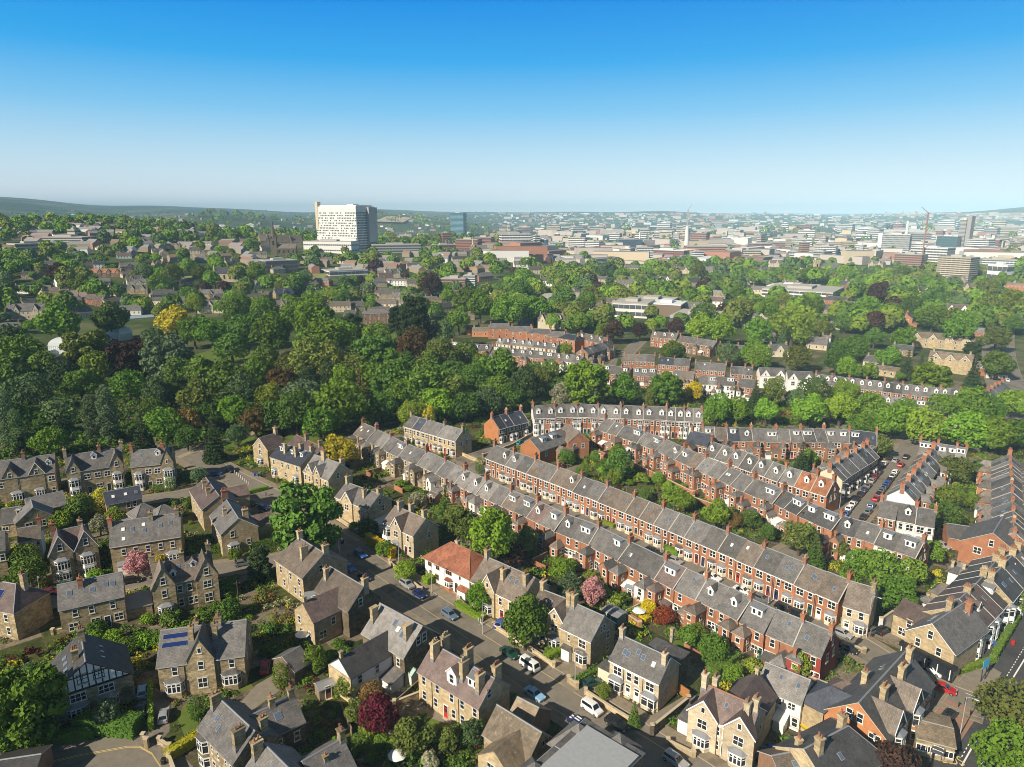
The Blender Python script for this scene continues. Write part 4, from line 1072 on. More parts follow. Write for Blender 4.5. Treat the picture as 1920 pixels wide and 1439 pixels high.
h = V("white walled cottage with brown roof beside the stepped stone houses", (34, 992), (76, 985), (36, 1015), 7.6, 5.2, 'white', 'brown', 'cottage'); h.row('f', (.0, .35), 3.8, 't'); h.chim(.46, 0, .8, .8, 2.2, 'brick', 2)
h = V("stone house cropped by the photo's edge behind the rhododendrons", (-24, 1002), (8, 996), 9, 10.0, 7.0, 'stone', 'grey'); h.row('f', (0, .3), 5, 's')
# --- centre left pair that turn their gables to us
h = V("golden gabled house with white bargeboards on the side street", (386, 896), (411, 930), 9.5, 9.6, 6.6, 'gold', 'mauve', trim='white')
h.row('f', (-.25, .2), 5, 's'); h.row('f', (-.1, .3), 2, 'd'); h.chim(-.15, -.35, .9, 1.1, 2.4, pots=3); h.chim(.2, -.4, .9, 1.1, 2.4, pots=3); h.chim(.5, .3, .9, 1.6, 2.2, 'brick', 4); h.sky(-.4, -.5)
h.wing(-.1, 'b', 6, 5, 5.4, 7.4, hip=False)
h = V("gabled stone house with white ground floor bay in its windowed end", (425, 938), (447, 972), (396, 970), 9.8, 6.4, 'gold', 'grey', trim='white')
h.row('r', (-.2,), 5.8, 's'); h.bay(-.18, 1, 3.2, face='r', h=3.0); h.W('r', .22, 2.6, 's'); h.row('f', (-.2, .1, .35), 4.6, 's'); h.sky(-.35, -.35, 1.0, 1.6); h.sky(-.22, -.35, 1.0, 1.6)
h.chim(.02, -.45, .9, .9, 2.2, pots=2); h.wing(.1, 'b', 5, 5, 5, 7.2, hip=False, roof='mauve'); h.chim(.3, .5, .9, 1.4, 2.6, pots=3)
# --- west side of the main street
h = V("square stone house with long hipped roof, behind the big street tree", (561, 1009), (608, 1038), (522, 1053), 10.6, 6.6, 'gold', 'brown', hl=1.5)
h.row('f', (-.3, .05, .36), 4.9, 's'); h.row('f', (-.2, .2, .38), 2.0, 's'); h.chim(.15, -.45, .8, 1.8, 3.0, pots=2); h.chim(-.35, 0, .9, 1.2, 2, pots=2); h.chim(.47, .1, .9, 1.4, 2.2, pots=3); h.W('r', -.1, 7.2, 's'); h.pipe(-.05, mat=M_WHITE)
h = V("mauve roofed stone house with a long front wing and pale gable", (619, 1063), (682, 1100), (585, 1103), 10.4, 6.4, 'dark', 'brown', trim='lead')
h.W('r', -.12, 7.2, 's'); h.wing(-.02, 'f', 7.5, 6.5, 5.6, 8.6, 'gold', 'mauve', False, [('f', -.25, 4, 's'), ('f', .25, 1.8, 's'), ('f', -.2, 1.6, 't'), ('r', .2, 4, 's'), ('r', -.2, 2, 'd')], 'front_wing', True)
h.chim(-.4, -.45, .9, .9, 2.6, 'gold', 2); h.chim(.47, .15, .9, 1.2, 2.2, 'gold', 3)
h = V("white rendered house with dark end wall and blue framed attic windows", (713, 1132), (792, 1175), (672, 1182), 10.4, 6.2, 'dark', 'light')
h.wing(-.05, 'f', 6.6, 9.5, 5.4, 8.0, 'white', 'dark', False, [('r', -.30, 4.2, 's'), ('r', .12, 4.2, 's'), ('r', -.36, 1.6, 'o'), ('r', .05, 1.6, 's'), ('r', -.12, 1, 'D')], 'front_wing', True)
h.part('gold_gable', wall_mesh(6.7, .3, 5.4, 5.5, WALL['gold']), -.05 * h.L, -h.w / 2 - 9.55, 0)
h.W('f', .36, 4.4, 's'); h.row('r', (-.12, .04), 8.0, 's', frame='white'); h.sky(.0, -.3, .9, 1.4); h.sky(.12, -.42, 1.0, 1.2, mat=M_WHITE); h.sky(.24, -.5, .9, 1.2); h.chim(.36, -.45, .8, 1.6, 2.6, 'gold', 0); h.chim(-.42, -.5, .8, 1.5, 2.8, 'gold', 0)
h.block(.22 * h.L, .48 * h.L, -h.w / 2 - 3.2, -h.w / 2, 2.9, M_WHITE, ROOF['grey'], 'porch', slope=.9)
h = V("golden stone pair with one steep white dormer, one flat white dormer and red door", (813, 1208), (927, 1273), (782, 1257), 9.7, 6.2, 'gold', 'mauve')
h.dormer(.02, 'g', -.80, 2.4, 2.0, k='s'); h.dormer(.30, 'b', -.56, 2.4, 1.5)
h.row('f', (-.40, -.17, .07, .24, .44), 4.9, 's', sill='stone'); h.row('f', (-.40, -.2, .1, .24), 1.9, 's'); h.door('f', -.03, 0); h.door('f', .37, 3); h.pipe(-.26); h.pipe(.185)
h.chim(-.38, -.35, .85, 1.6, 3.1, 'gold', 3, True); h.chim(.13, -.42, .85, 1.7, 3.3, 'gold', 4, True); h.chim(.40, -.50, .85, 1.6, 3.1, 'gold', 3); h.chim(.02, .30, .9, 1.6, 3.2, 'gold', 4); h.chim(.45, .35, .9, 1.6, 2.8, 'gold', 4); h.chim(-.4, .4, .9, 1.6, 3.0, 'gold', 4, True)
h.W('r', -.18, 7.6, 's', frame='white'); h.sky(.21, -.2, .9, 1.2)
h = V("modern house with lichen speckled tan roof and a front gable wing", (933, 1323), (1015, 1374), (903, 1373), 8.3, 5.0, 'gold', 'tan', 'modern_house', ov=.2)
h.wing(.12, 'f', 7.0, 3.6, 4.7, 7.4, 'gold', 'tan', False, [('f', -.1, 3.8, 'd')], 'front_wing'); h.W('f', -.22, 4.0, 'd', sill='white'); h.row('r', (-.3,), 3.2, 't'); h.row('r', (.1, .2), 6.0, 'o')
h = V("tan tiled garage block between the speckled roof and the street", (971, 1308), (1010, 1328), 7.0, 6.0, 3.4, 'brown', 'tan', 'garage_building')
# --- flat topped grey roof, bottom centre
h = V("large grey building with flat lead roof and sloping slate corners", (1040, 1400), (1150, 1470), 16, 9.0, 8.6, 'dark', 'grey', 'flat_roofed_building', hl=0.01)
for u, v, q in ((-.46, -.32, 3.6), (-.46, .34, 3.6), (.1, .5, 3.4)):
 b = MB(); b.hexa([(-q, -q, 6.4), (q, -q, 6.4), (q, q, 6.4), (-q, q, 6.4)], [(-.1, -.1, 9.9), (.1, -.1, 9.9), (.1, .1, 9.9), (-.1, .1, 9.9)]); h.part('corner_roof', b.mesh('corner_roof', [ROOF['grey']]), u * h.L, v * h.w, 0)
b = MB(); b.box(-h.L / 2 + 1.2, h.L / 2, -h.w / 2 + 1.4, h.w / 2 - 1.4, 8.7, 9.35, 0); b.box(-h.L / 2 + 1.0, h.L / 2, -h.w / 2 + 1.2, h.w / 2 - 1.2, 8.6, 9.15, 1); h.part('lead_flat', b.mesh('lead_flat', [flat('pale_lead', (.33, .34, .355), .5, .4, 0, .18), M_VERGE]), 0, 0, 0)
# --- east side of the main street
h = V("front gabled stone house at the head of the street with white bay", (486, 822), (520, 812), 8.4, 10.4, 6.8, 'gold', 'mauve', trim='white')
fc = 'l'; h.row('l', (0,), 7.6, 's'); h.W('l', 0, 5.2, 'd'); h.bay(0, 1, 3, face='l', h=3.0); h.row('f', (0, .3), 5, 's'); h.chim(.4, 0, 1, 1.4, 2.2, pots=3)
h = V("stone pair with dark roof, three small dormers and tall chimneys", (528, 832), (585, 849), (511, 858), 10.2, 6.9, 'gold', 'blue')
for u in (-.32, .03, .33): h.dormer(u, 'b', -.45, 1.3, 1.4)
for u in (-.17, .18): h.chim(u, -.5, .9, 1.0, 3.4, pots=2)
h.chim(.08, .2, 1, 1.4, 2.2, pots=3); h.chim(.42, .2, 1, 1.4, 2.4, pots=3); h.row('f', (-.38, -.1, .1, .38), 5.4, 's'); h.bay(-.36, 1, 2.7, h=3.0); h.row('f', (.0,), 2.2, 's'); h.bay(.34, 1, 2.7, h=3.0); h.row('r', (.1,), 7.4, 't', frame='white')
h = V("mauve ridged rear range behind the dark roofed pair", (556, 816), (606, 840), 7.5, 9.6, 6.8, 'stone', 'mauve', ridge='red'); h.chim(.4, 0, 1, 1.2, 2.2, pots=3); h.chim(-.1, 0, 1, 1.2, 2.2, pots=3)
h = V("stone house with two pointed gablets and pale grey roof, third along the street", (590, 853), (637, 869), (570, 884), 11.4, 7.2, 'gold', 'light', trim='white')
for u in (-.22, .08): h.gable(u, 3.0, .35, 10.6, 8.2, wins=[(0, 8.4, 't'), (0, 5.6, 's')])
h.row('f', (-.42, .38), 5.4, 's'); h.bay(-.3, 1, 2.8, h=3.0); h.bay(.05, 1, 2.8, h=3.0); h.W('f', .36, 2.2, 's'); h.W('r', -.1, 7.6, 's'); h.chim(-.08, -.1, 1.6, 1.0, 3.0, pots=4); h.chim(.45, .3, .9, 1.4, 2.2, pots=3); h.sky(.2, -.5)
h = V("cream gabled stone house with flat white garage beside it", (650, 905), (712, 927), (634, 934), 9.7, 6.6, 'gold', 'grey', trim='white')
h.gable(-.12, 4.6, .4, 9.7, 6.8, wins=[(0, 7.8, 't'), (0, 5.0, 'd')]); h.row('f', (-.42, .3, .42), 4.8, 's'); h.bay(-.38, 1, 2.6); h.bay(.36, 1, 2.6); h.W('f', -.1, 2.0, 's'); h.row('r', (-.02,), 7.6, 's'); h.row('r', (.12,), 5.2, 's'); h.W('r', .2, 2.2, 'd')
h.chim(.2, -.45, .9, 1.0, 2.4, pots=2); h.chim(.46, .1, .9, 1.6, 1.8, pots=3); h.chim(-.45, .0, .9, 1.4, 2.2, pots=3); h.block(h.L / 2, h.L / 2 + 3.6, -h.w / 2 + .5, h.w / 2 - 1, 2.7, M_CREAMP, M_WHITE, 'garage'); h.aerial(.1)
h = V("villa with round corner bay, pointed white gable and dark end wall", (741, 949), (798, 973), (719, 980), 9.8, 6.5, 'pale', 'brown', trim='white')
h.gable(-.02, 4.2, .5, 9.8, 6.9, wins=[(0, 8.2, 't'), (0, 5.2, 'd')], bay=1); h.part('bay_window', bay_mesh(2, 3.2, 'white'), -.38 * h.L, -h.w / 2, 0); h.W('f', .32, 5.0, 's'); h.W('f', .38, 2.2, 's'); h.door('f', .25, 5)
h.chim(-.3, -.05, .9, 1.6, 2.4, pots=3); h.chim(-.02, .15, .9, 1.2, 2.6, pots=3); h.chim(.42, .1, .9, 1.2, 2.4, pots=3); h.sky(-.2, -.45); h.row('r', (.1,), 5, 's'); h.pipe(.1, 'r', M_WHITE)
h = V("white house with red tiled hipped roof", (846, 1017), (882, 1033), (796, 1043), 9.0, 5.6, 'white', 'red', 'suburban_house', hl=4.4, hr=4.4, ridge='red', oh=.6)
h.row('f', (-.38, -.2), 4.3, 'm', frame='oak', sill='white'); h.row('f', (.05,), 4.3, 'v', frame='oak', sill='white'); h.row('f', (.3,), 4.3, 't'); h.row('f', (-.22,), 1.6, 'm', frame='oak'); h.bay(.06, 1, 2.6, h=2.4, wall='orange', roof='red'); h.door('f', -.36, 7); h.chim(-.1, .1, .9, .9, 1.2, 'pale', 2)
h.block(.32 * h.L, .5 * h.L, -h.w / 2 - 1.4, -h.w / 2, 2.6, M_WHITE, ROOF['red'], 'garage', slope=.5); h.door('f', .22, 4); h.W('r', 0, 4.2, 't')
h = V("stone pair with orange front door and white middle gable", (911, 1044), (1003, 1084), (880, 1088), 10.2, 6.2, 'gold', 'brown', trim='white')
h.gable(-.12, 4.0, .4, 9.9, 6.6, wins=[(0, 7.4, 't'), (0, 4.6, 's')], bay=1); h.sky(.13, -.35); h.sky(.26, -.4); h.row('f', (.12, .32), 4.6, 's'); h.W('f', .34, 2.0, 's'); h.door('f', .15, 0); h.W('f', -.4, 4.7, 's'); h.bay(-.4, 1, 2.4)
h.chim(.02, -.5, .9, .9, 2.6, pots=2); h.chim(.42, -.35, .9, 1.0, 2.6, pots=2); h.chim(-.46, 0, .9, 1.4, 2.0, pots=3); h.row('r', (-.15,), 6.6, 's', frame='white'); h.row('r', (-.25, .1), 3.8, 't')
h = V("stone semi whose half has a brown roof and pointed gable, above the white campervan", (1014, 1105), (1074, 1128), (1000, 1148), 9.5, 6.3, 'gold', 'brown', trim='white')
h.gable(.3, 4.4, .4, 9.5, 6.7, wins=[(0, 7.6, 't'), (0, 4.9, 'd')], bay=1); h.row('f', (-.3, -.02), 4.8, 's'); h.bay(-.2, 1, 2.6); h.chim(-.45, .1, .9, 1.4, 2.2, pots=2); h.sky(-.05, -.4); h.chim(.45, -.2, .9, 1.0, 3, pots=2)
h = V("stone semi with smooth grey roof and glazed white porch, above the white campervan", (1076, 1131), (1132, 1156), (1060, 1180), 9.8, 6.3, 'gold', 'light', trim='white')
h.row('f', (-.22,), 4.8, 'n'); h.row('f', (.22,), 4.8, 'd'); h.bay(.2, 1, 3.0, roof='grey', h=2.9); h.block(-.38 * h.L, -.12 * h.L, -h.w / 2 - 1.0, -h.w / 2, 2.9, M_WHITE, ROOF['grey'], 'porch', slope=.4); h.row('r', (-.08, .04), 7.2, 'n'); h.W('r', .2, 5.0, 's'); h.W('r', .2, 2.2, 's'); h.chim(-.45, -.1, .9, 1.2, 2.6, pots=2)
h = V("grey roofed stone pair with five skylights and two white box bays", (1165, 1192), (1257, 1234), (1140, 1235), 9.2, 6.0, 'pale', 'grey', trim='white')
for u, v, q in ((-.29, -.52, 0), (-.22, -.56, 0), (-.06, -.32, 0), (.06, -.42, 0), (.28, -.50, 1)): h.sky(u, v, .85, 1.1, mat=M_WHITE if q else None)
h.row('f', (-.33,), 4.4, 'd', sill='white'); h.row('f', (-.09, .06), 4.4, 's', sill='white'); h.row('f', (.33,), 4.4, 'd', sill='white'); h.bay(-.34, 1, 2.9, square=True, h=2.7, base=.7); h.bay(.34, 1, 2.9, square=True, h=2.7, base=.7); h.door('f', -.1, 3); h.door('f', .08, 3); h.pipe(-.2); h.pipe(.19); h.gutter()
h.chim(-.47, -.05, .85, .9, 2.0, pots=2); h.chim(.45, -.3, .85, .9, 2.2, pots=2, wall='pale'); h.wing(.1, 'b', 7, 5, 5.6, 8.2, 'dark', 'grey', True, chim=True); h.aerial(.42, 2)
h.block(-h.L / 2 - 3.0, -h.L / 2, -h.w / 2 + .6, h.w / 2 - 2, 2.7, M_CREAMP, ROOF['grey'], 'garage')
h = V("twin gabled pale stone pair with brown tiles and red ridge", (1322, 1283), (1424, 1327), (1284, 1325), 9.2, 6.2, 'pale', 'mauve', trim='white', ridge='red')
for u in (-.33, .33): h.gable(u, 5.0, .4, 9.2, 6.4, wins=[(0, 7.4, 't'), (0, 4.7, 'd')], bay=1)
h.row('f', (-.07, .09), 4.5, 's', sill='white'); h.W('f', -.07, 1.8, 's'); h.door('f', .09, 4); h.sky(-.02, -.4, .6, .9); h.chim(-.49, -.1, .9, 1.0, 2.6, 'pale', 3); h.chim(.36, -.5, .9, 1.0, 3.0, 'pale', 3); h.chim(.46, -.15, .9, 1.0, 2.4, 'pale', 3); h.chim(-.36, .35, .9, 1.0, 2.4, 'pale', 3); h.pipe(.22); h.pipe(-.19)
h.wing(.12, 'b', 7, 5.5, 5.6, 8.8, 'pale', 'mauve', False, chim=True); h.block(-h.L / 2 - 3.2, -h.L / 2, -h.w / 2 + .8, h.w / 2 - 2, 2.6, M_WHITE, ROOF['grey'], 'garage'); h.row('r', (-.2, .2), 4.6, 't')
h = V("white rendered house with plain grey roof behind the twin gabled pair", (1437, 1243), (1519, 1276), (1413, 1283), 8.1, 5.6, 'white', 'light', 'rendered_house')
h.row('f', (-.36, .0, .3), 4.4, 'm', sill=None); h.W('f', -.3, 1.8, 'm', sill=None); h.sky(-.08, -.35, .6, .9); h.sky(.32, -.4, .7, 1.0); h.block(.02 * h.L, .26 * h.L, -h.w / 2 - 2.4, -h.w / 2, 2.8, M_WHITE, M_WHITE, 'porch', slope=.7); h.W('f', .4, 1.6, 's')
# --- bottom right
h = V("brown roofed corner block with orange brick gable end and pointed street gables", (1610, 1318), (1700, 1220), 10.0, 10.2, 6.0, 'orange', 'dark', 'brick_corner_building', trim='stone')
fc = 'l' if (Matrix.Rotation(h.ang, 2) @ Vector((-1, 0))).y < 0 else 'r'
sg = -1 if fc == 'l' else 1
h.row(fc, (sg * .26, sg * .34), 5.2, 's'); h.row(fc, (sg * .05, -sg * .12), 7.6, 's'); h.row(fc, (sg * .3, -sg * .1), 2.0, 's')
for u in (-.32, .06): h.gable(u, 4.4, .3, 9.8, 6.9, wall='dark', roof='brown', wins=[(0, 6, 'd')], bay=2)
h.row('f', (-.13, .3, .42), 4.8, 'd'); h.row('f', (.3, .42), 1.8, 'd')
h.chim(-.22, -.35, 1.6, .9, 2.6, 'gold', 3); h.chim(.16, -.35, 1.6, .9, 2.6, 'gold', 3); h.chim(-.1, .45, .9, .9, 2.4, 'gold', 2); h.chim(.42, -.2, 1.2, .9, 2.6, 'gold', 3); h.sky(-.05, .5, .6, .9); h.sky(.15, .3, .6, .9); h.sky(.22, .35, .6, .9)
h.wing(-.05, 'b', 5.0, 3.4, 4.4, 6.4, 'orange', 'mauve', True); h.wing(-.34, 'b', 7.5, 4.5, 5.6, 8.4, 'gold', 'blue', True)
h = V("dark blue slate house with stone chimneys, shading the yellow skip", (1508, 1405), (1590, 1362), 10, 8.8, 5.4, 'gold', 'dark', hl=0, hr=3)
h.chim(-.35, -.2, 1, 1, 2.6, 'gold', 2); h.chim(.2, .1, 1, 1, 2.4, 'gold', 2); h.sky(-.1, -.5); h.row('f', (-.3, 0, .3), 4, 's')
h = V("small brown roofed cottage with one skylight at the bottom edge", (1448, 1418), (1498, 1408), 6.5, 6.4, 4.4, 'brown', 'brown', 'cottage'); h.sky(.15, -.45, .9, 1.0); h.chim(.45, 0, .8, .8, 2.2, 'gold', 2)
h = V("cream corner shop with dark wraparound shop front and white gable trim", (1748, 1170), (1812, 1128), (1690, 1188), 10.0, 6.0, 'gold', 'grey', 'corner_shop', 'shop', trim='white')
fc = 'l' if (Matrix.Rotation(h.ang, 2) @ Vector((-1, 0))).y < 0 else 'r'
sg = -1 if fc == 'l' else 1
h.row(fc, (0,), 7.6, 's'); h.row(fc, (-.2, .22), 4.9, 's'); h.sky(-.25, .4); h.sky(-.15, .4); h.sky(-.06, .42); h.chim(.1, .15, 1, 1, 2.4, 'gold', 3); h.chim(.35, -.3, 1, 1, 2.4, 'brick', 3)
b = MB(); b.box(-h.w / 2 - .4, h.w / 2 + .9, -.9, .1, 2.9, 3.75, 0); b.box(-h.w / 2, h.w / 2 + .5, -.55, .02, .5, 2.9, 1); b.box(-h.w / 2, h.w / 2 + .5, -.6, .02, 0, .5, 0)
for k in range(5): b.box(-h.w / 2 + k * h.w / 4 - .08, -h.w / 2 + k * h.w / 4 + .08, -.62, .02, .5, 2.9, 2)
x, y = face_pos(fc, 0, h.L, h.w); h.part('shop_front', b.mesh('shop_front', [M_BLACK, M_GLASS, M_WHITE]), x, y, 0, FACE[fc])
h.wing(.22 if sg < 0 else -.22, 'b', 7.5, 5.5, 4.8, 7.0, 'gold', 'mauve', False, [('f', .1, 3.6, 't'), ('r', -.1, 1.6, 'd'), ('r', .1, 4, 's')], 'side_wing')
# ------------------------------------------------------------------ the brick and stone terraces, house by house
ORD = ['first', 'second', 'third', 'fourth', 'fifth', 'sixth', 'seventh', 'eighth', 'ninth', 'tenth', 'eleventh', 'twelfth', 'thirteenth', 'fourteenth', 'fifteenth', 'sixteenth', 'seventeenth', 'eighteenth', 'nineteenth', 'twentieth', 'twenty-first', 'twenty-second', 'twenty-third', 'twenty-fourth', 'twenty-fifth', 'twenty-sixth', 'twenty-seventh', 'twenty-eighth', 'twenty-ninth', 'thirtieth', 'thirty-first', 'thirty-second', 'thirty-third', 'thirty-fourth']
RNAME = {'grey': 'grey', 'light': 'pale grey', 'brown': 'brown', 'mauve': 'mauve', 'blue': 'dark blue', 'dark': 'dark', 'red': 'red', 'tan': 'tan', 'orange': 'orange'}
WNAME = {'stone': 'stone', 'gold': 'golden stone', 'dark': 'dark stone', 'brick': 'red brick', 'orange': 'orange brick', 'brown': 'brown brick', 'cream': 'cream', 'white': 'white', 'pale': 'pale stone', 'burnt': 'red painted'}
def along(px, n, zr):
 """n+1 points evenly spaced along a ridge drawn in photo pixels"""
 p = [P(*q, zr) for q in px]
 seg = [(b - a).length for a, b in zip(p, p[1:])]; tot = sum(seg); out = []
 for i in range(n + 1):
  t = tot * i / n; k = 0
  while k < len(seg) - 1 and t > seg[k]: t -= seg[k]; k += 1
  out.append(p[k] + (p[k + 1] - p[k]) * min(1.0, t / seg[k]))
 return out
def terrace(px, n, zr, ze, w, style, row, start, walls='brick', roofs='ggglbm', seed=1, step=.12, base=0.0, detail=2, extra=None, wname='terraced_house'):
 rn = random.Random(seed)
 RK = {'g': 'grey', 'l': 'light', 'b': 'brown', 'm': 'mauve', 'd': 'dark', 'u': 'blue', 'o': 'orange'}
 pts = along(px, n, zr) if not isinstance(px[0], Vector) else px
 hs = []; rk = None
 for i in range(n):
  if rk is None or i % 2 == 0 or rn.random() < .4: rk = RK[rn.choice(roofs)]
  wl = walls if isinstance(walls, str) else walls[min(i, len(walls) - 1)]
  dz = rn.uniform(-step, step)
  feat = extra.get(i, '') if extra else ''
  dorm = 'B' if 'B' in feat else 'G' if 'G' in feat else '-' if '-' in feat else rn.choice(style.get('dorm', '---'))
  word = {'B': ', white box dormer', 'G': ', small gabled dormer', '-': ''}[dorm]
  lab = f"{WNAME[wl]} house, {ORD[i]} from {start} of {row}"
  for w_ in (word, f", {RNAME[rk]} roof"):
   if len(lab.split()) + len(w_.split()) <= 16: lab += w_
  A, B = pts[i], pts[i + 1]
  h = House(A, B, zr + dz, ze + dz, w, wl, rk, wname, lab, 'terraced house', row, ov=0.0 if 0 < i < n - 1 else .04, detail=detail, trim=style.get('trim'), base=base)
  flip = 1 if (B - A).dot(Vector((math.cos(h.ang), math.sin(h.ang)))) > 0 else -1
  L = h.L; end = (i == 0, i == n - 1)
  par = 1 if i % 2 else -1
  # chimney on every second party wall, or each
  if i % 2 == 1 or end[1] or style.get('allchim'): h.chim(.47 * flip, style.get('cv', 0), .75, style.get('cy', 1.3), style.get('ch') or rn.uniform(1.3, 1.8), style.get('cw', 'brick'), 3 + i % 2, rn.random() < .3)
  if end[0]: h.chim(-.46 * flip, 0, .75, 1.2, 1.6, style.get('cw', 'brick'), 3)
  fr = style['kind']
  if detail and (i % 2 or rn.random() < .3): h.coping(flip)
  big = L > 4
  if fr == 'bay':                                              # street front seen
   h.row('f', (par * .22,), ze * .77, style.get('w1', 'd'), sill='stone'); h.row('f', (-par * .26,), ze * .77, 's')
   h.bay(par * .21, style.get('st', 1), min(2.5, L * .5), wall=style.get('bw', wl), h=2.45, roof=rn.choice(['lead', 'grey', 'lead'])); h.door('f', -par * .3, rn.choice([0, 1, 2, 3, 3, 4, 5, 7]))
   if style.get('st', 1) == 2 and rn.random() < .0: pass
   if style.get('gut', True): h.gutter()
   if rn.random() < .6: h.pipe(-par * .47)
  elif fr == 'flat':
   h.row('f', (-.24, .24), ze * .78, 's'); h.row('f', (par * .24,), ze * .30, style.get('w1', 'd')); h.door('f', -par * .27, rn.choice([0, 1, 3, 4, 5]))
   if style.get('gut', True): h.gutter()
  if fr == 'rear' or style.get('yards'):                         # yard side with offshoots
   fv = 'b' if fr != 'rear' else 'f'; wy = h.w / 2
   wr = rn.choice(style.get('wr', ['grey', 'brown', 'grey', rk])); ww = wl if rn.random() < style.get('same', .86) else 'white'
   wd = L * .50; ln = rn.uniform(2.6, 3.8)
   tall = rn.random() < style.get('tall', .75)
   wz = ze * (.80 if tall else .5)
   h.wing(par * (.5 - wd / L / 2) * .98, fv, wd, ln, wz, wz + rn.uniform(1.0, 1.5), ww, wr, rn.random() < .75, [('f', rn.uniform(-.15, .15), wz * .74, rn.choice('sto'))] * (1 if tall else 0) + [('f', 0, 1.6, rn.choice('tso')), ('r' if par < 0 else 'l', .0, wz * .72, 't'), ('r' if par < 0 else 'l', .2, 1.5, 's')], chim=rn.random() < .35)
   h.row(fv, (-par * .24,), ze * .77, 's'); h.row(fv, (-par * .2,), ze * .28, rn.choice('sdp')); h.door(fv, -par * .40, rn.choice([0, 3, 3, 5, 2]))
   if fv == 'f' and rn.random() < .35: h.block(*sorted((-par * L * .45, -par * L * .05)), -h.w / 2 - ln * .7, -h.w / 2, 2.5, WALL[wl] if rn.random() < .6 else M_WHITE, M_WHITE if rn.random() < .3 else ROOF[wr], 'lean_to', slope=.8)
   if rn.random() < .5: h.pipe(0.02, fv)
  if dorm == 'B': h.dormer(par * rn.uniform(-.05, .1), 'b', rn.uniform(-.58, -.45), rn.choice([2.0, 2.4, 3.0]), 1.45, cheek=None)
  elif dorm == 'G': h.dormer(par * .05, 'g', style.get('dv', -.6), style.get('dw', 1.4), style.get('dh', 1.3), k='t')
  if dorm == '-' or 'S' in feat:
   for _ in range(rn.choice([0, 1, 1, 2])): h.sky(rn.uniform(-.33, .3), rn.uniform(-.6, -.3), .75, 1.05, mat=M_WHITE if rn.random() < .18 else None)
  if detail > 1 and rn.random() < .35: h.aerial(rn.uniform(-.3, .3), rn.uniform(1.2, 2.0))
  for sd, is_end in (('l' if flip > 0 else 'r', end[0]), ('r' if flip > 0 else 'l', end[1])):
   if is_end and not style.get('blind'): h.row(sd, (-.15, .2), ze * .75, 's'); h.row(sd, (.1,), ze + .9, 't')
  hs.append(h)
 return hs
BAYF = dict(kind='bay', dorm='--------G', bw='cream')
rA = terrace([(928, 835), (1064, 883), (1208, 937), (1318, 980), (1440, 1029), (1594, 1090)], 24, 9.4, 5.9, 8.6, BAYF, 'the bay-windowed brick row', 'the upper end', 'brick', 'ggglbb', 3, extra={7: 'G'})
h = House(P(1594, 1090, 9.6), P(1643, 1104, 9.6), 9.6, 5.9, 8.8, 'pale', 'brown', 'stone_house', "pale stone house closing the lower end of the long bay-windowed brick row", 'house', 'detached and paired stone houses')
h.row('f', (-.25, .2), 4.6, 's'); h.bay(.2, 1, 2.8); h.door('f', -.3, 3); h.chim(.42, -.1, .8, 1.2, 2.0, 'stone', 3); h.gutter()
# the row behind the main street: stone above, brick below, its yards towards us
RB = [(681, 793), (755, 829), (825, 857), (899, 894), (979, 927), (1068, 967), (1121, 986), (1173, 1013), (1232, 1040), (1293, 1069), (1354, 1095), (1433, 1135), (1512, 1166), (1561, 1186)]
REAR = dict(kind='rear', dorm='------BG', cw='brick')
terrace(RB, 33, 9.6, 6.2, 8.4, REAR, 'the yard-side row behind the villas', 'the park end', ['stone'] * 11 + ['brick'] * 14 + ['brick'] * 7 + ['burnt'], 'ggllbmg', 5, extra={5: 'B', 12: 'G', 13: 'G', 17: 'B', 18: 'G', 20: 'G', 21: 'B', 23: 'B', 26: 'B', 28: 'G', 30: 'B'})
# the third row, also seen from the yards
terrace([(1135, 786), (1226, 815), (1307, 850), (1405, 893), (1470, 919)], 16, 9.6, 6.3, 8.4, dict(kind='rear', dorm='----BG', cw='brick', same=.9), 'the middle yard-side brick row', 'the crescent end', 'brick', 'ggglb', 9, extra={5: 'B', 7: 'G', 8: 'B', 15: 'B'})
terrace([(1470, 919), (1523, 945), (1579, 967), (1633, 983), (1734, 1016)], 8, 9.2, 6.2, 8.2, dict(kind='rear', dorm='BG-B', cw='brick', same=.6, tall=.4), 'the short row below the parked-car street', 'its upper end', ['brick', 'brick', 'brick', 'brick', 'brick', 'brick', 'white', 'brick'], 'ggld', 12)
# fronts with gabled dormers
terrace([(1335, 828), (1419, 856), (1481, 877), (1565, 901)], 9, 10.4, 6.6, 8.0, dict(kind='bay', dorm='G', bw='cream', dw=1.5), 'the tall dormered brick row', 'its upper end', 'brick', 'gglo', 15)
# the crescent
CR = dict(kind='bay', dorm='G', st=2, bw='white', dv=-.72, dw=1.7, dh=1.7, cv=-.15)
terrace([(998, 761), (1086, 758), (1170, 761), (1250, 764)], 12, 11.6, 7.6, 8.0, CR, 'the white-bayed crescent', 'the park end', ['white'] + ['brick'] * 11, 'gggl', 21, detail=1)
terrace([(1250, 764), (1316, 767)], 4, 11.6, 7.6, 8.0, CR, 'the white end of the white-bayed crescent', 'the crescent side', ['brick', 'brick', 'white', 'white'], 'gl', 22, detail=1)
# backs below the lime trees
terrace([(1316, 801), (1487, 806), (1560, 804), (1644, 812)], 14, 9.8, 6.2, 7.6, dict(kind='rear', dorm='BG-B-', same=.95), 'the brick backs below the street trees', 'the crescent end', 'brick', 'gglbu', 25, detail=1)
h = V("tall brick house with shiny blue roof beside the crescent's end", (1296, 808), (1336, 816), 9, 9.6, 6.4, 'brick', 'blue', 'brick_house'); h.wing(-.2, 'f', 4, 4, 5.6, 7.4, roof='grey', hip=False, wins=[('f', 0, 4, 't')]); h.row('f', (.2, .4), 4.6, 's'); h.chim(-.45, 0, .8, 1.2, 1.8, pots=3)
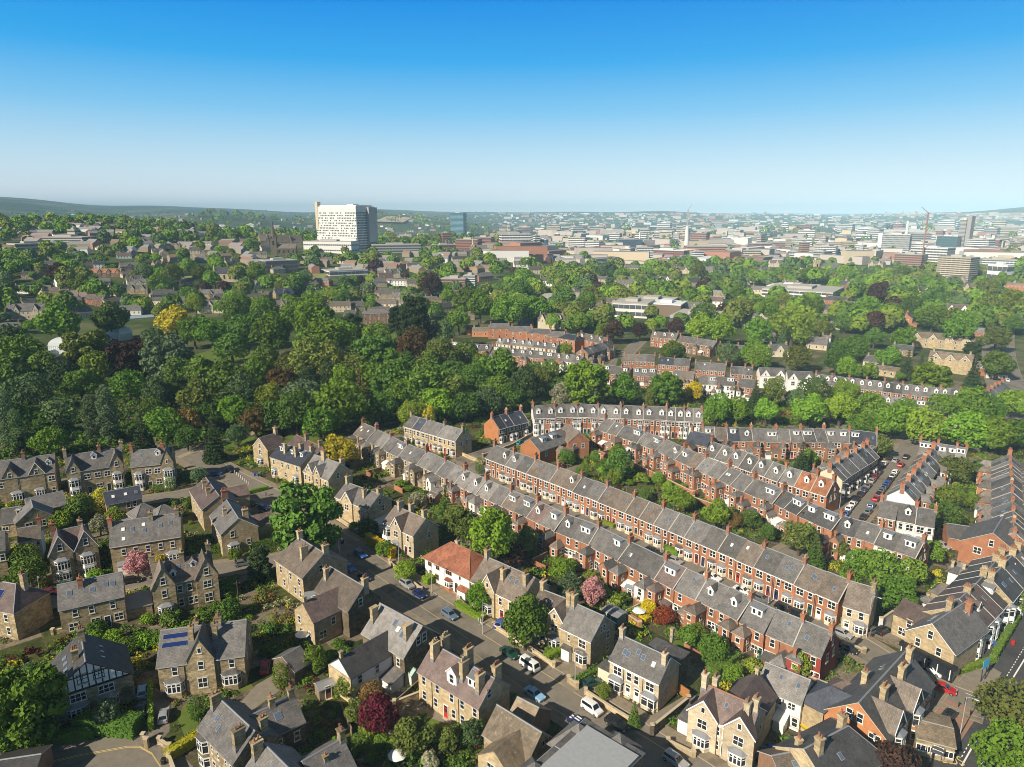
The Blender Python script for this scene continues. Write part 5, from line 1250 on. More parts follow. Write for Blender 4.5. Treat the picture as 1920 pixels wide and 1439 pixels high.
# the two rows along the street full of parked cars
terrace([(1556, 878), (1572, 867), (1626, 835)], 9, 9.2, 6.0, 8.2, dict(kind='bay', dorm='---', bw='white', yards=True, same=.95, blind=True), 'the row west of the parked-car street', 'its near end', ['cream'] + ['brick'] * 8, 'ggld', 31, detail=1)
terrace([(1692, 917), (1750, 841)], 12, 9.0, 5.8, 7.4, dict(kind='rear', dorm='-----', same=.8, blind=True), 'the row east of the parked-car street', 'its near end', ['white'] + ['brick'] * 11, 'ggld', 33, detail=1)
hw = terrace([(1652, 938), (1692, 946), (1755, 957)], 3, 9.6, 6.4, 8.6, dict(kind='bay', dorm='-', bw='white'), 'the white fronted trio at the street corner', 'its brick end', ['brick', 'white', 'white'], 'gg', 35, extra={1: 'G'})
terrace([(1726, 827), (1813, 841)], 5, 9.4, 6.0, 8.0, dict(kind='rear', dorm='B-B', same=.9), 'the short row below the avenue of limes', 'its street end', 'brick', 'gl', 37, detail=1)
# the dense rows at the right-hand side
terrace([(1893, 852), (1902, 1000)], 18, 9.0, 5.8, 8.6, dict(kind='rear', dorm='-----', same=.85, cy=.8, ch=1.0), 'the long end-on row of close chimneys', 'the far end', 'brick', 'ggbl', 41, detail=1)
terrace([(1935, 860), (1950, 1000)], 16, 9.0, 5.8, 8.2, dict(kind='rear', dorm='----', same=.85, cy=.8, ch=1.0), 'the outermost end-on row', 'the far end', 'brick', 'gb', 43, detail=1)
h = V("red brick end house with wide gable and grey lean-to roofs by the side road", (1862, 1000), (1880, 970), 13, 9.8, 5.6, 'brick', 'grey', 'brick_house'); fc = 'l' if (Matrix.Rotation(h.ang, 2) @ Vector((-1, 0))).y < 0 else 'r'; h.row(fc, (-.25, .2), 4.2, 'd'); h.W(fc, 0, 7.0, 's')
h = V("low grey roofed workshop beside the side road", (1776, 982), (1830, 990), 8, 5.6, 3.4, 'brick', 'grey', 'workshop')
# shops and houses up the main road
terrace([(1780, 1140), (1838, 1088), (1878, 1040)], 7, 9.6, 6.0, 10.5, dict(kind='bay', dorm='GB-', bw='white', st=2, yards=True, same=.7, cw='gold', blind=True), 'the stone row along the main road', 'the corner shop', 'gold', 'dgmm', 45)
terrace([(1858, 1085), (1908, 1030)], 5, 10.4, 6.8, 8.5, dict(kind='bay', dorm='--', st=2, bw='white', yards=True, cw='gold', blind=True), 'the tall rear range beside the main road', 'its near end', 'stone', 'ddb', 46)
# stone terrace by the park and the rows beyond it
terrace([(772, 780), (869, 807)], 6, 9.6, 6.3, 8.2, dict(kind='bay', dorm='--', bw='gold', cw='stone'), 'the short stone terrace beside the park', 'its upper end', 'gold', 'glu', 51)
hb = terrace([(922, 783), (977, 770)], 4, 9.6, 6.0, 9.0, dict(kind='bay', dorm='--', bw='white'), 'the black fronted row with blue slates', 'its orange gable', ['dark'], 'u', 53)
h = hb[0]; h.part('gable_wall', wall_mesh(.25, h.w + .05, h.ze, h.zr, WALL['orange']), -h.L / 2 - .13, 0, 0)
h = V("orange brick end house with two white box dormers", (994, 824), (1052, 805), 9.5, 9.0, 5.6, 'orange', 'grey', 'brick_house')
for u in (-.2, .12): h.dormer(u, 'b', -.5, 2.4, 1.5)
h.wing(.1, 'f', 4, 4, 4, 5.4, 'brown', 'brown'); h.wing(.4, 'f', 3, 4, 4, 5.4, 'brown', 'grey'); h.row('f', (-.3,), 4, 's')
h = V("red brick house with brown roof, gable end to the crescent", (1064, 794), (1086, 812), 8, 9.6, 6.4, 'brick', 'brown', 'brick_house'); h.row('f', (.2,), 4.6, 's'); h.row('r', (-.2, .2), 4.6, 's'); h.chim(-.4, 0, .8, 1.2, 1.6, pots=3); h.wing(0, 'f', 4, 4.5, 4.6, 6.4, 'brown', 'dark')
# mid-distance streets
MIDF = dict(kind='flat', dorm='-', gut=False)
def block_row(px, n, zr, ze, w, style, row, start, walls, roofs, seed): return terrace(px, n, zr, ze, w, style, row, start, walls, roofs, seed, detail=0)
for k, (a, b) in enumerate((((922, 607), (952, 607)), ((962, 612), (994, 613)), ((1000, 616), (1030, 618)), ((1036, 622), (1058, 623)), ((1062, 626), (1082, 629)))):
 h = V(f"square red brick villa with hipped roof, {ORD[k]} of the five villas above the dormered rows", a, b, 10, 10.5, 8.0, 'brick', ('grey', 'grey', 'grey', 'grey', 'blue')[k], 'brick_house', detail=0, hl=2.4, hr=2.4)
 h.row('f', (-.3, .0, .3), 6.2, 's'); h.row('f', (-.3, .3), 3, 's'); h.chim(-.4, 0, .9, 1, 1.6, 'brick', 0); h.chim(.4, 0, .9, 1, 1.6, 'brick', 0)
block_row([(935, 634), (1048, 645)], 8, 9.0, 6.2, 8, dict(kind='flat', dorm='G', gut=False), 'the cream dormered middle row', 'its park end', 'cream', 'gl', 61)
block_row([(848, 641), (925, 648)], 4, 9.4, 6.2, 8.5, dict(kind='rear', dorm='BG'), 'the brick backs nearest the wood', 'the wood', ['white', 'brick', 'brick', 'brick'], 'gl', 62)
block_row([(927, 650), (1095, 668)], 10, 9.4, 6.2, 8.5, dict(kind='rear', dorm='BBG', same=.6), 'the dormered backs below the cream row', 'the wood', ['brick'] * 6 + ['white', 'brick', 'white', 'brick'], 'ggb', 63)
block_row([(1090, 624), (1140, 634)], 3, 10.5, 7.4, 9, dict(kind='flat', dorm='G', gut=False), 'the tall brick trio beside the copper trees', 'its villa end', 'brick', 'gb', 64)
block_row([(1092, 654), (1139, 640)], 5, 9.4, 6.4, 8, dict(kind='rear', dorm='-'), 'the brick row beside the bending lane', 'its near end', 'brown', 'gl', 65)
block_row([(1098, 681), (1184, 690)], 5, 9.4, 6.2, 8.5, dict(kind='rear', dorm='B-'), 'the backs behind the great plane tree', 'its wood end', ['brick', 'white', 'brick', 'brick', 'brick'], 'ggu', 66)
block_row([(1170, 664), (1228, 666)], 4, 9.6, 6.6, 8.5, MIDF, 'the brick terrace at the lane corner', 'the lane', 'brick', 'bgg', 67)
block_row([(1236, 670), (1295, 674)], 4, 9.6, 6.6, 8.5, MIDF, 'the second terrace from the lane corner', 'the lane', 'brick', 'gu', 68)
block_row([(1304, 679), (1362, 683)], 4, 9.6, 6.6, 8.5, MIDF, 'the third terrace from the lane corner', 'the lane', 'brick', 'gb', 69)
block_row([(1371, 687), (1411, 689)], 3, 9.4, 6.4, 8.5, MIDF, 'the fourth terrace from the lane corner', 'the lane', 'brick', 'g', 70)
block_row([(1188, 690), (1231, 692)], 3, 9.4, 6.4, 8.5, dict(kind='rear', dorm='B'), 'the backs above the yellow tree', 'the lane', 'brick', 'g', 71)
block_row([(1264, 695), (1303, 698)], 3, 9.2, 6.2, 8.5, dict(kind='rear', dorm='-'), 'the brick trio left of the white backs', 'the lane', 'brick', 'gb', 72)
block_row([(1311, 705), (1378, 709)], 4, 9.2, 6.2, 8.5, dict(kind='rear', dorm='B-', same=0), 'the white backs', 'the lane', 'white', 'gl', 73)
block_row([(1386, 710), (1418, 713)], 2, 9.2, 6.2, 8.5, dict(kind='rear', dorm='-'), 'the brick pair right of the white backs', 'the lane', 'brick', 'g', 74)
block_row([(1224, 622), (1272, 626)], 3, 9.6, 6.6, 8.5, dict(kind='flat', dorm='G', gut=False), 'the upper lane trio', 'the lane', 'brick', 'gb', 75)
block_row([(1276, 630), (1345, 640)], 4, 9.4, 6.4, 8.5, dict(kind='rear', dorm='-'), 'the backs above the lane', 'the lane', ['brown'], 'gb', 76)
block_row([(1350, 645), (1420, 650)], 4, 9.4, 6.4, 8.5, dict(kind='rear', dorm='-'), 'the far backs above the lane', 'the lane', ['brick'], 'g', 77)
for k, (a, b) in enumerate((((1423, 690), (1469, 691)), ((1476, 696), (1523, 698)))):
 hs = V(f"white house with twin pointed gables, {ORD[k]} from the lane of the two", a, b, 9, 9.6, 6.4, 'white', 'grey', 'gabled_house', detail=0)
 for u in (-.3, .3): hs.gable(u, 4.2, .3, 9.4, 6.6, wins=[(0, 7.2, 't'), (0, 4.4, 'd')])
 hs.row('f', (0,), 4.4, 's'); hs.row('f', (-.3, .3), 1.8, 'p')
DORM = dict(kind='flat', dorm='G', gut=False, dw=1.5, dh=1.5)
block_row([(1530, 702), (1680, 719), (1820, 734)], 17, 9.8, 6.2, 8.2, DORM, 'the long row of little white dormers', 'the wood end', 'brick', 'gdg', 81)
block_row([(1644, 741), (1801, 761)], 10, 9.2, 6.0, 8.2, dict(kind='rear', dorm='B---G'), 'the backs among the limes', 'the wood end', 'brick', 'gl', 83)
block_row([(1838, 742), (1880, 716)], 6, 9.2, 6.0, 8.2, dict(kind='rear', dorm='-', allchim=True), 'the end-on row behind the limes', 'its near end', 'brick', 'gl', 84)
block_row([(1700, 590), (1712, 560)], 7, 9.6, 6.4, 9, dict(kind='rear', dorm='-', allchim=True), 'the end-on row among the far trees', 'its near end', 'brick', 'gl', 85)
PLACES = [((100, 640), 'beside the domed glass pavilion'), ((230, 640), 'beside the small glass pavilion'), ((60, 720), 'at the wood\'s dark western edge'), ((180, 760), 'beside the twin poplars'), ((300, 690), 'on the park lawn near the copper beech'),
 ((290, 800), 'behind the white-bayed stone houses'), ((420, 640), 'on the sunny park lawn'), ((420, 740), 'in the middle of the park wood'), ((420, 815), 'behind the stone houses\' lane end'), ((540, 780), 'in the wood above the street head'), ((560, 620), 'on the park\'s far lawn'),
 ((570, 700), 'beside the twin dark cypresses'), ((690, 650), 'in the upper park wood'), ((690, 740), 'in the wood behind the stepped stone row'), ((790, 620), 'near the great park pine'), ((830, 710), 'in the dark heart of the wood'), ((800, 780), 'behind the short stone terrace'),
 ((930, 700), 'below the dormered backs'), ((950, 750), 'behind the black fronted row'), ((1060, 730), 'behind the white-bayed crescent\'s park end'), ((1220, 730), 'behind the middle of the crescent'), ((1360, 765), 'beside the crescent\'s white end'), ((1450, 735), 'behind the street limes'),
 ((1560, 765), 'in the avenue above the brick backs'), ((1740, 790), 'in the avenue at the top of the car street'), ((1870, 800), 'at the avenue\'s far end'), ((1430, 660), 'behind the twin gabled white houses'), ((1590, 660), 'behind the long dormered row'), ((1730, 690), 'beside the gabled college building'),
 ((1850, 670), 'near the main road behind the college'), ((1480, 605), 'beside the long stone school'), ((1640, 590), 'around the end-on far row'), ((1790, 600), 'beside the far main road'), ((1340, 620), 'beside the glass roofed school wing'), ((1170, 605), 'beside the white modern school'),
 ((1010, 585), 'behind the five brick villas'), ((1090, 655), 'among the dormered middle rows'), ((1265, 655), 'above the lane corner terraces'), ((60, 930), 'between the stone houses'), ((160, 950), 'below the white-bayed stone houses'), ((60, 1060), 'beside the brown slate pair'), ((260, 1050), 'by the long stone semi'),
 ((60, 1320), 'beside the half-timbered house'), ((220, 1320), 'before the half-timbered house'), ((350, 1350), 'beside the solar panelled house'), ((480, 1050), 'on the side street'), ((570, 980), 'over the main street\'s junction'), ((590, 1240), 'behind the small slate outbuilding'), ((700, 1320), 'behind the white rendered house'),
 ((790, 1390), 'in the garden of the golden pair'), ((640, 850), 'behind the dark roofed pair'), ((780, 935), 'behind the villa with round bay'), ((920, 1000), 'behind the red roofed house'), ((1060, 1090), 'behind the orange-doored pair'), ((985, 1170), 'before the brown gabled semi'), ((900, 1120), 'before the orange-doored pair'),
 ((1150, 870), 'in the gardens behind the bay-windowed row'), ((1270, 930), 'in the gardens below the yard-side row'), ((1370, 970), 'in the gardens at mid row'), ((1510, 1010), 'behind the short white-ended row'), ((1660, 1060), 'below the short white-ended row'), ((1510, 850), 'behind the tall dormered row'), ((1650, 840), 'at the car street\'s corner'),
 ((1800, 890), 'behind the row east of the cars'), ((1790, 950), 'beside the end-on rows'), ((1230, 1150), 'behind the grey roofed five-skylight house'), ((1340, 1230), 'beside the brick yards'), ((1150, 1310), 'before the five-skylight house'), ((1280, 1385), 'before the twin gabled pair'), ((1500, 1240), 'between the brick yards and the rendered house'),
 ((1690, 1110), 'beside the corner shop'), ((1890, 1130), 'in the main road\'s front gardens'), ((1890, 1380), 'over the main road'), ((1670, 1430), 'below the brick corner block'),
 ((60, 470), 'on the western hillside'), ((200, 460), 'on the hill near the cream blocks'), ((330, 480), 'on the hill above the playing field'), ((460, 500), 'beside the far playing field'), ((560, 490), 'near the church spire'), ((640, 540), 'below the white hospital tower'), ((150, 560), 'above the red brick western terrace'), ((300, 560), 'above the glass pavilions'),
 ((480, 560), 'below the far playing fields'), ((730, 560), 'among the far villas'), ((850, 540), 'beside the long flat blocks'), ((960, 530), 'in the middle distance'), ((1120, 540), 'in the tree belt before the city'), ((1280, 545), 'in the tree belt behind the modern school'), ((1420, 560), 'behind the stone school'), ((1560, 540), 'below the city\'s church tower'), ((1720, 540), 'below the council tower blocks'), ((1860, 560), 'beside the dual carriageway')]
def place_of(px, py):
 return min(PLACES, key=lambda q: ((q[0][0] - px) / 1.0) ** 2 + ((q[0][1] - py) * 1.6) ** 2)[1]
# ------------------------------------------------------------------ buildings of the middle distance
FARN = [0]
def fh(x, y, wpx, hpx_, rpx, label, wall='pale', roof='grey', dep=9.0, rot=0.0, hip=False, gables=0, name='house', dorm=0, chim=2, cat='house', flat_=False, wins=True):
 """house with its base centre on a photo pixel; width, wall height and roof height in photo pixels; rot turns it (degrees)"""
 g = PT(x, y); m = mpp(g.x, g.y, g.z)
 L, ze, zr = wpx * m, max(2.6, hpx_ * m), max(3.6, (hpx_ + rpx) * m)
 L = max(L, 4.0); zr = max(zr, ze + .6)
 a = math.atan2(g.y, g.x) - math.pi / 2 + R(rot); d = Vector((math.cos(a), math.sin(a))) * (L / 2)
 c = Vector((g.x, g.y)) + Vector((-math.sin(a), math.cos(a))) * dep / 2
 hh = min(dep / 2, L * .3) if hip else 0
 k = 1 - 2 * hh / L if hip else 1
 h = House(c - d * k, c + d * k, zr, ze, dep, wall, roof, name, label, cat, 'houses of the middle distance', base=g.z, hl=hh, hr=hh, detail=0, oh=.3, z0=-6)
 if wins:
  n = max(2, min(9, int(L / 3.2))); st = max(1, min(3, round(ze / 3.1)))
  for s_ in range(st):
   for i in range(n): h.W('f', (i + .5) / n - .5, (s_ + .55) * ze / st, 's' if L / n > 2 else 't', sill=None)
  h.W('l', -.2, ze * .7, 's', sill=None); h.W('r', .2, ze * .7, 's', sill=None)
 for i in range(gables): u = (i + .5) / gables - .5; h.gable(u, min(4.5, L / gables * .75), .25, zr - .2, ze + .2, wins=[(0, ze, 's')], trim=True)
 for i in range(dorm): h.dormer((i + .5) / dorm - .5, 'g', -.6, 1.5, 1.3)
 for i in range(chim): h.chim((-.42, .42, 0)[i], 0, .9, 1.3, 1.8, 'brick' if wall == 'brick' else 'stone', 0)
 return h
for t in '''50 600 62 17 12 pale grey 2 cream stone villa with two pointed gables beside the western terrace|158 597 34 10 8 pale grey 0 pale gable fronted house above the glass pavilions|235 592 54 9 8 white light 0 long white house with shiny pale roof above the glass pavilions|
395 588 46 14 9 cream light 1 cream villa with sunlit white roof above the park lawn|258 535 34 9 9 cream grey 2 twin gabled cream house below the western trees|310 560 46 8 8 pale grey 0 low pale house with hipped roof above the yellow tree|395 560 42 8 8 pale grey 1 grey roofed villa left of the blue roofed church|
195 520 60 8 7 brown orange 4 brown half-timbered terrace with four gables|367 488 18 18 5 pale grey 0 tall narrow pale house among hillside trees|277 462 28 9 7 cream grey 2 twin gabled cream house on the western hill|187 505 18 9 5 white blue 0 small blue white pavilion among trees|
12 572 40 10 8 stone grey 0 dark stone house at the western edge, upper|16 628 40 12 9 stone grey 1 dark stone gabled house at the western edge, lower|258 552 36 9 8 stone grey 2 grey double gabled house above the park|225 548 30 7 7 stone blue 0 low house with blue roof patch above the park|
340 572 30 7 7 pale grey 0 pale house behind the copper beech line|120 585 26 7 6 stone dark 0 dark roofed house beside the western villa|640 495 40 8 5 cream brown 0 cream house row below the white hospital|700 498 40 8 4 brick brown 0 brick house row right of the long pale roof|
740 522 32 10 7 cream grey 2 cream pair with two gables in the middle distance|742 536 38 9 3 white light 0 white flat fronted pair below the cream gables|535 560 34 9 9 stone blue 1 dark stone house with blue grey roof|586 545 26 12 3 brown grey 0 round ended brown house beside the lawn|
588 583 36 8 7 cream grey 0 low cream house with broad grey roof|635 586 46 12 7 pale brown 0 wide pale house with brown roof, two storeys|668 584 34 10 7 stone grey 0 grey gabled house beside the wide pale one|672 566 28 13 8 cream grey 0 tall cream house with hipped grey roof|
722 582 42 12 8 cream brown 0 cream house with long brown roof in the villa cluster|718 556 30 7 7 pale brown 0 small pale house with brown hipped roof|750 566 28 8 8 pale light 1 pale house with shiny blue grey roof|770 568 20 7 7 brick brown 0 small brick house with brown hipped roof|
796 570 26 7 6 pale brown 0 small pale house with tan roof beside brick neighbour|812 572 32 8 7 orange brown 0 orange brick house with tan hipped roof|811 594 28 14 8 cream grey 2 narrow cream villa with two gables|707 608 50 20 6 brown grey 0 big brown brick mansion with low hipped roof|
735 600 22 8 7 orange orange 1 small orange brick house with gable|712 588 40 6 5 brown brown 0 low brown roofed range behind the mansion|690 546 40 7 4 brick light 0 brick range with flat pale roof|900 588 32 12 6 pale brown 0 pale square house with brown roof|
872 600 36 7 7 stone brown 0 stone house with brown roof near the brick villas|905 632 40 10 6 orange tan 0 orange brick block with flat tan roof beside the wood|888 628 26 10 6 orange tan 0 smaller orange brick block with tan roof|655 600 24 9 8 stone dark 0 dark gabled house beside the dark pine|
1033 618 50 16 12 cream brown 3 long cream hall with brown roof and gabled windows|992 612 44 5 9 pale light 0 hall with pale green sheet roof|1300 590 46 12 9 pale grey 3 old pale stone mansion with many gables|1413 612 50 18 8 pale grey 2 long stone school with gabled end|1432 556 46 12 6 cream light 0 cream building among trees|
1002 566 20 8 6 pale grey 0 small pale house in the tree belt|1110 585 40 9 8 pale brown 1 pale gabled house behind the copper trees|1128 532 20 8 5 pale grey 0 pale house peeping through the tree belt|1180 536 18 10 6 cream brown 0 cream house peeping through the tree belt|1212 556 20 6 6 stone grey 0 grey roofed house in the tree belt|
1600 538 24 9 7 pale grey 1 gabled house below the church tower|1632 540 24 9 7 pale grey 1 second gabled house below the church tower|1600 584 28 8 9 pale grey 1 gabled house beside the end-on far row|1795 582 40 8 8 brown mauve 0 brown terrace beside the far main road|1840 632 52 9 6 brick light 0 long brick shop block with pale grey roof|
1902 556 32 22 2 brick light 0 red brick flats beside the dual carriageway|1530 656 36 10 12 pale grey 0 stone house with pyramid roof among conifers|1450 642 40 8 9 cream grey 0 cream house with twin chimneys behind the lime canopy|1462 670 34 12 10 cream grey 1 cream gabled house behind the twin white houses|
1548 642 16 8 3 white light 0 small white house beside the pyramid roofed one|1762 655 106 18 9 gold tan 4 long golden college range with four gables|1778 700 70 26 10 gold tan 3 golden college front with tall gabled bays|1682 710 78 12 5 gold tan 0 low golden block with flat brown roof|
1640 690 44 10 9 pale grey 0 pale stone wing beside the college|1845 705 34 14 9 brick grey 1 brick house beside the college conifers|1868 712 34 10 5 cream tan 0 cream flat roofed house near the end-on row|1780 620 36 7 8 white light 0 white shed roof above the college|1700 640 30 6 5 pale light 0 pale flat roof beside a blue skylight|
1290 560 22 8 6 pale grey 0 pale house lost in the eastern tree belt|530 580 40 8 8 stone grey 1 grey roofed house at the park's far side|480 566 36 8 7 stone grey 0 low house behind the park oaks|1560 618 26 8 6 pale light 0 pale roofed house behind tall conifers|1690 668 36 12 7 stone grey 0 stone lodge behind the college conifer'''.split('|'):
 q = t.strip().split(None, 8)
 x, y, wp, hp, rp = map(float, q[:5])
 FARN[0] += 1
 fh(x, y, wp, hp, rp, q[8], q[5], q[6], 9.5, random.Random(FARN[0]).uniform(-22, 22), hip=(int(q[7]) == 0 and 'hipped' in q[8]), gables=int(q[7]))
_fr = random.Random(404); _used = []
_W = ('pale', 'cream', 'stone', 'brick', 'pale', 'stone', 'white', 'pale'); _R = ('grey', 'brown', 'light', 'grey', 'mauve', 'dark')
while len(_used) < 125:
 x, y = _fr.uniform(0, 1915), 432 + 165 * _fr.random() ** .9
 if x > 950 and y < 500 or 80 < x < 720 and y > 575 or 560 < x < 720 and y < 490 or 300 < x < 420 and 505 < y < 532 or 900 < x < 1180 and y > 590: continue
 sc = 1 + (y - 432) / 120
 if any(abs(x - a) < 30 * sc and abs(y - b_) < 7 * sc for a, b_ in _used): continue
 _used.append((x, y)); wl, rf = _fr.choice(_W), _fr.choice(_R); gb = _fr.choice((0, 0, 0, 1, 2)); hp = _fr.random() < .25 and not gb
 fh(x, y, _fr.uniform(13, 22) * sc, _fr.uniform(3.6, 5.2) * sc, _fr.uniform(2.6, 4) * sc, f"{WNAME[wl]} house with {RNAME[rf]} {'hipped' if hp else 'gabled' if gb else 'ridged'} roof {place_of(x, y)}", wl, rf, _fr.uniform(8, 11), _fr.uniform(-40, 40), hip=hp, gables=gb, chim=_fr.choice((1, 2)))
# brick terrace at the far west
for i in range(7): fh(84 + i * 17, 556 + i * 3.2, 17, 11, 8, f"red brick terraced house, {ORD[i]} from the west of the row above the glass pavilions", 'brick', 'brown', 10, -25, name='terraced_house', chim=1, cat='terraced house')
def blk(x, y, wpx, hp, dep, label, wall, top=None, rot=0.0, bands=0, name='office_block', cat='building', cols=0, glass=None, frac=.55, z=None, group=None, parts=()):
 """flat roofed block; base centre of its front on a photo pixel, sizes in photo pixels, depth in metres; one glazed band per storey"""
 g = PT(x, y); m = mpp(g.x, g.y, g.z); L, H = wpx * m, hp * m
 a = math.atan2(g.y, g.x) - math.pi / 2 + R(rot)
 rt = thing(name, g.x, g.y, g.z, a, label, cat, group)
 b = MB(); b.box(-L / 2, L / 2, 0, dep, -8, H, 0); link('wall', b.mesh('wall', [wall]), rt)
 b = MB(); b.box(-L / 2 - .2, L / 2 + .2, -.2, dep + .2, H, H + .8, 0); b.box(-L * .2, L * .15, dep * .3, dep * .7, H + .8, H + 3.2, 0); link('flat_roof', b.mesh('flat_roof', [top or M_VERGE]), rt)
 for s_ in range(bands):
  b = MB(); z0 = H * (s_ + .28) / bands; z1 = z0 + H / bands * frac
  n = cols or max(3, int(L / 5)); nd = max(2, int(dep / 5)); e = .12 if cols else .03
  for k in range(n): b.box(-L / 2 + L * (k + e) / n, -L / 2 + L * (k + 1 - e) / n, -.12, .05, z0, z1)
  for sx in (-1, 1):
   for k in range(nd): b.box(sx * L / 2 - .12, sx * L / 2 + .12, dep * (k + e) / nd, dep * (k + 1 - e) / nd, z0, z1)
  link('window_band', b.mesh('window_band', [glass or M_DGLASS]), rt)
 return rt, L, H
M_DGLASS = flat('distant_glazing', (.09, .10, .115), .15, .8)
M_BGLASS = flat('blue_glazing', (.05, .12, .22), .1, .9)
M_TGLASS = flat('teal_glazing', (.06, .17, .19), .1, .9)
M_CONC = flat('pale_concrete', (.68, .67, .64), .85, .2, 0, .08)
M_CONCG = flat('grey_concrete', (.40, .39, .37), .85, .2, 0, .1)
M_ROOFW = flat('white_sheet_roof', (.74, .74, .73), .6)
M_TAN = flat('tan_render', (.60, .50, .36), .85, .2, 0, .06)
M_PINK = flat('pink_brick', (.40, .20, .14), .9, .1, 0, .1)
M_REDB = flat('distant_red_brick', (.36, .12, .07), .9, .1, 0, .1)
M_WHT2 = flat('white_cladding', (.76, .75, .72), .7)
M_SEAG = flat('sea_green_sheet', (.36, .50, .44), .6)
# the hospital slab, the glass tower and their neighbours
def hospital():
 g = PT(671, 473); m = mpp(g.x, g.y, g.z); a = R(-30)
 rt = thing('hospital_tower', g.x, g.y, g.z, a, "tall white concrete hospital slab with rows of small windows above the trees", 'building')
 H, L, D = 83 * m, 102 * m, 52 * m
 b = MB(); b.box(-L, 0, 0, D, -20, H, 0); b.box(-L * .62, -L * .02, -1.5 * m, 0, -20, H * .30, 0); link('wall', b.mesh('wall', [M_CONC]), rt)
 b = MB(); b.box(-L + 7 * m, -3 * m, 4 * m, D - 4 * m, H, H + 2.5 * m, 0); b.box(-L * .35, -L * .2, D * .3, D * .6, H + 2.5 * m, H + 4.5 * m, 0); b.box(-7 * m, 6 * m, D * .55, D, H * .2, H - 1.5 * m, 1); link('flat_roof', b.mesh('flat_roof', [M_CONC, M_CONCG]), rt)
 b = MB(); b.box(-L - .5, -L + 6 * m, 0 - .5, 8 * m, H * .5, H + 9 * m, 0); link('stair_tower', b.mesh('stair_tower', [M_TAN]), rt)
 rn = random.Random(3)
 for s_ in range(15):
  z0 = H * (.06 + .056 * s_); b = MB()
  for k in range(26):
   if rn.random() < .72: x = -L + L * (k + .15) / 26; b.box(x, x + L / 26 * rn.uniform(.5, .7), -.25, .1, z0, z0 + H * .026)
  for k in range(14): b.box(-.1, .25, D * (k + .12) / 14, D * (k + .88) / 14, z0, z0 + H * .034)
  link('window_band', b.mesh('window_band', [M_DGLASS]), rt)
hospital()
blk(614, 474, 100, 20, 26, "low white hospital annexe at the foot of the white slab", M_CONC, M_CONCG, -30, 2, 'hospital_annexe', cols=26, frac=.25)
blk(745, 474, 90, 14, 30, "low blue shaded clinic block right of the hospital slab", M_CONCG, None, 8, 3)
rt, L_, H_ = blk(857, 447, 30, 46, 20, "tall slim glass university tower on the skyline", flat('tower_mullions', (.24, .34, .38), .6), M_CONCG, -36, 21, 'glass_tower', glass=flat('tower_glazing', (.02, .10, .15), .12, .9), frac=.7)
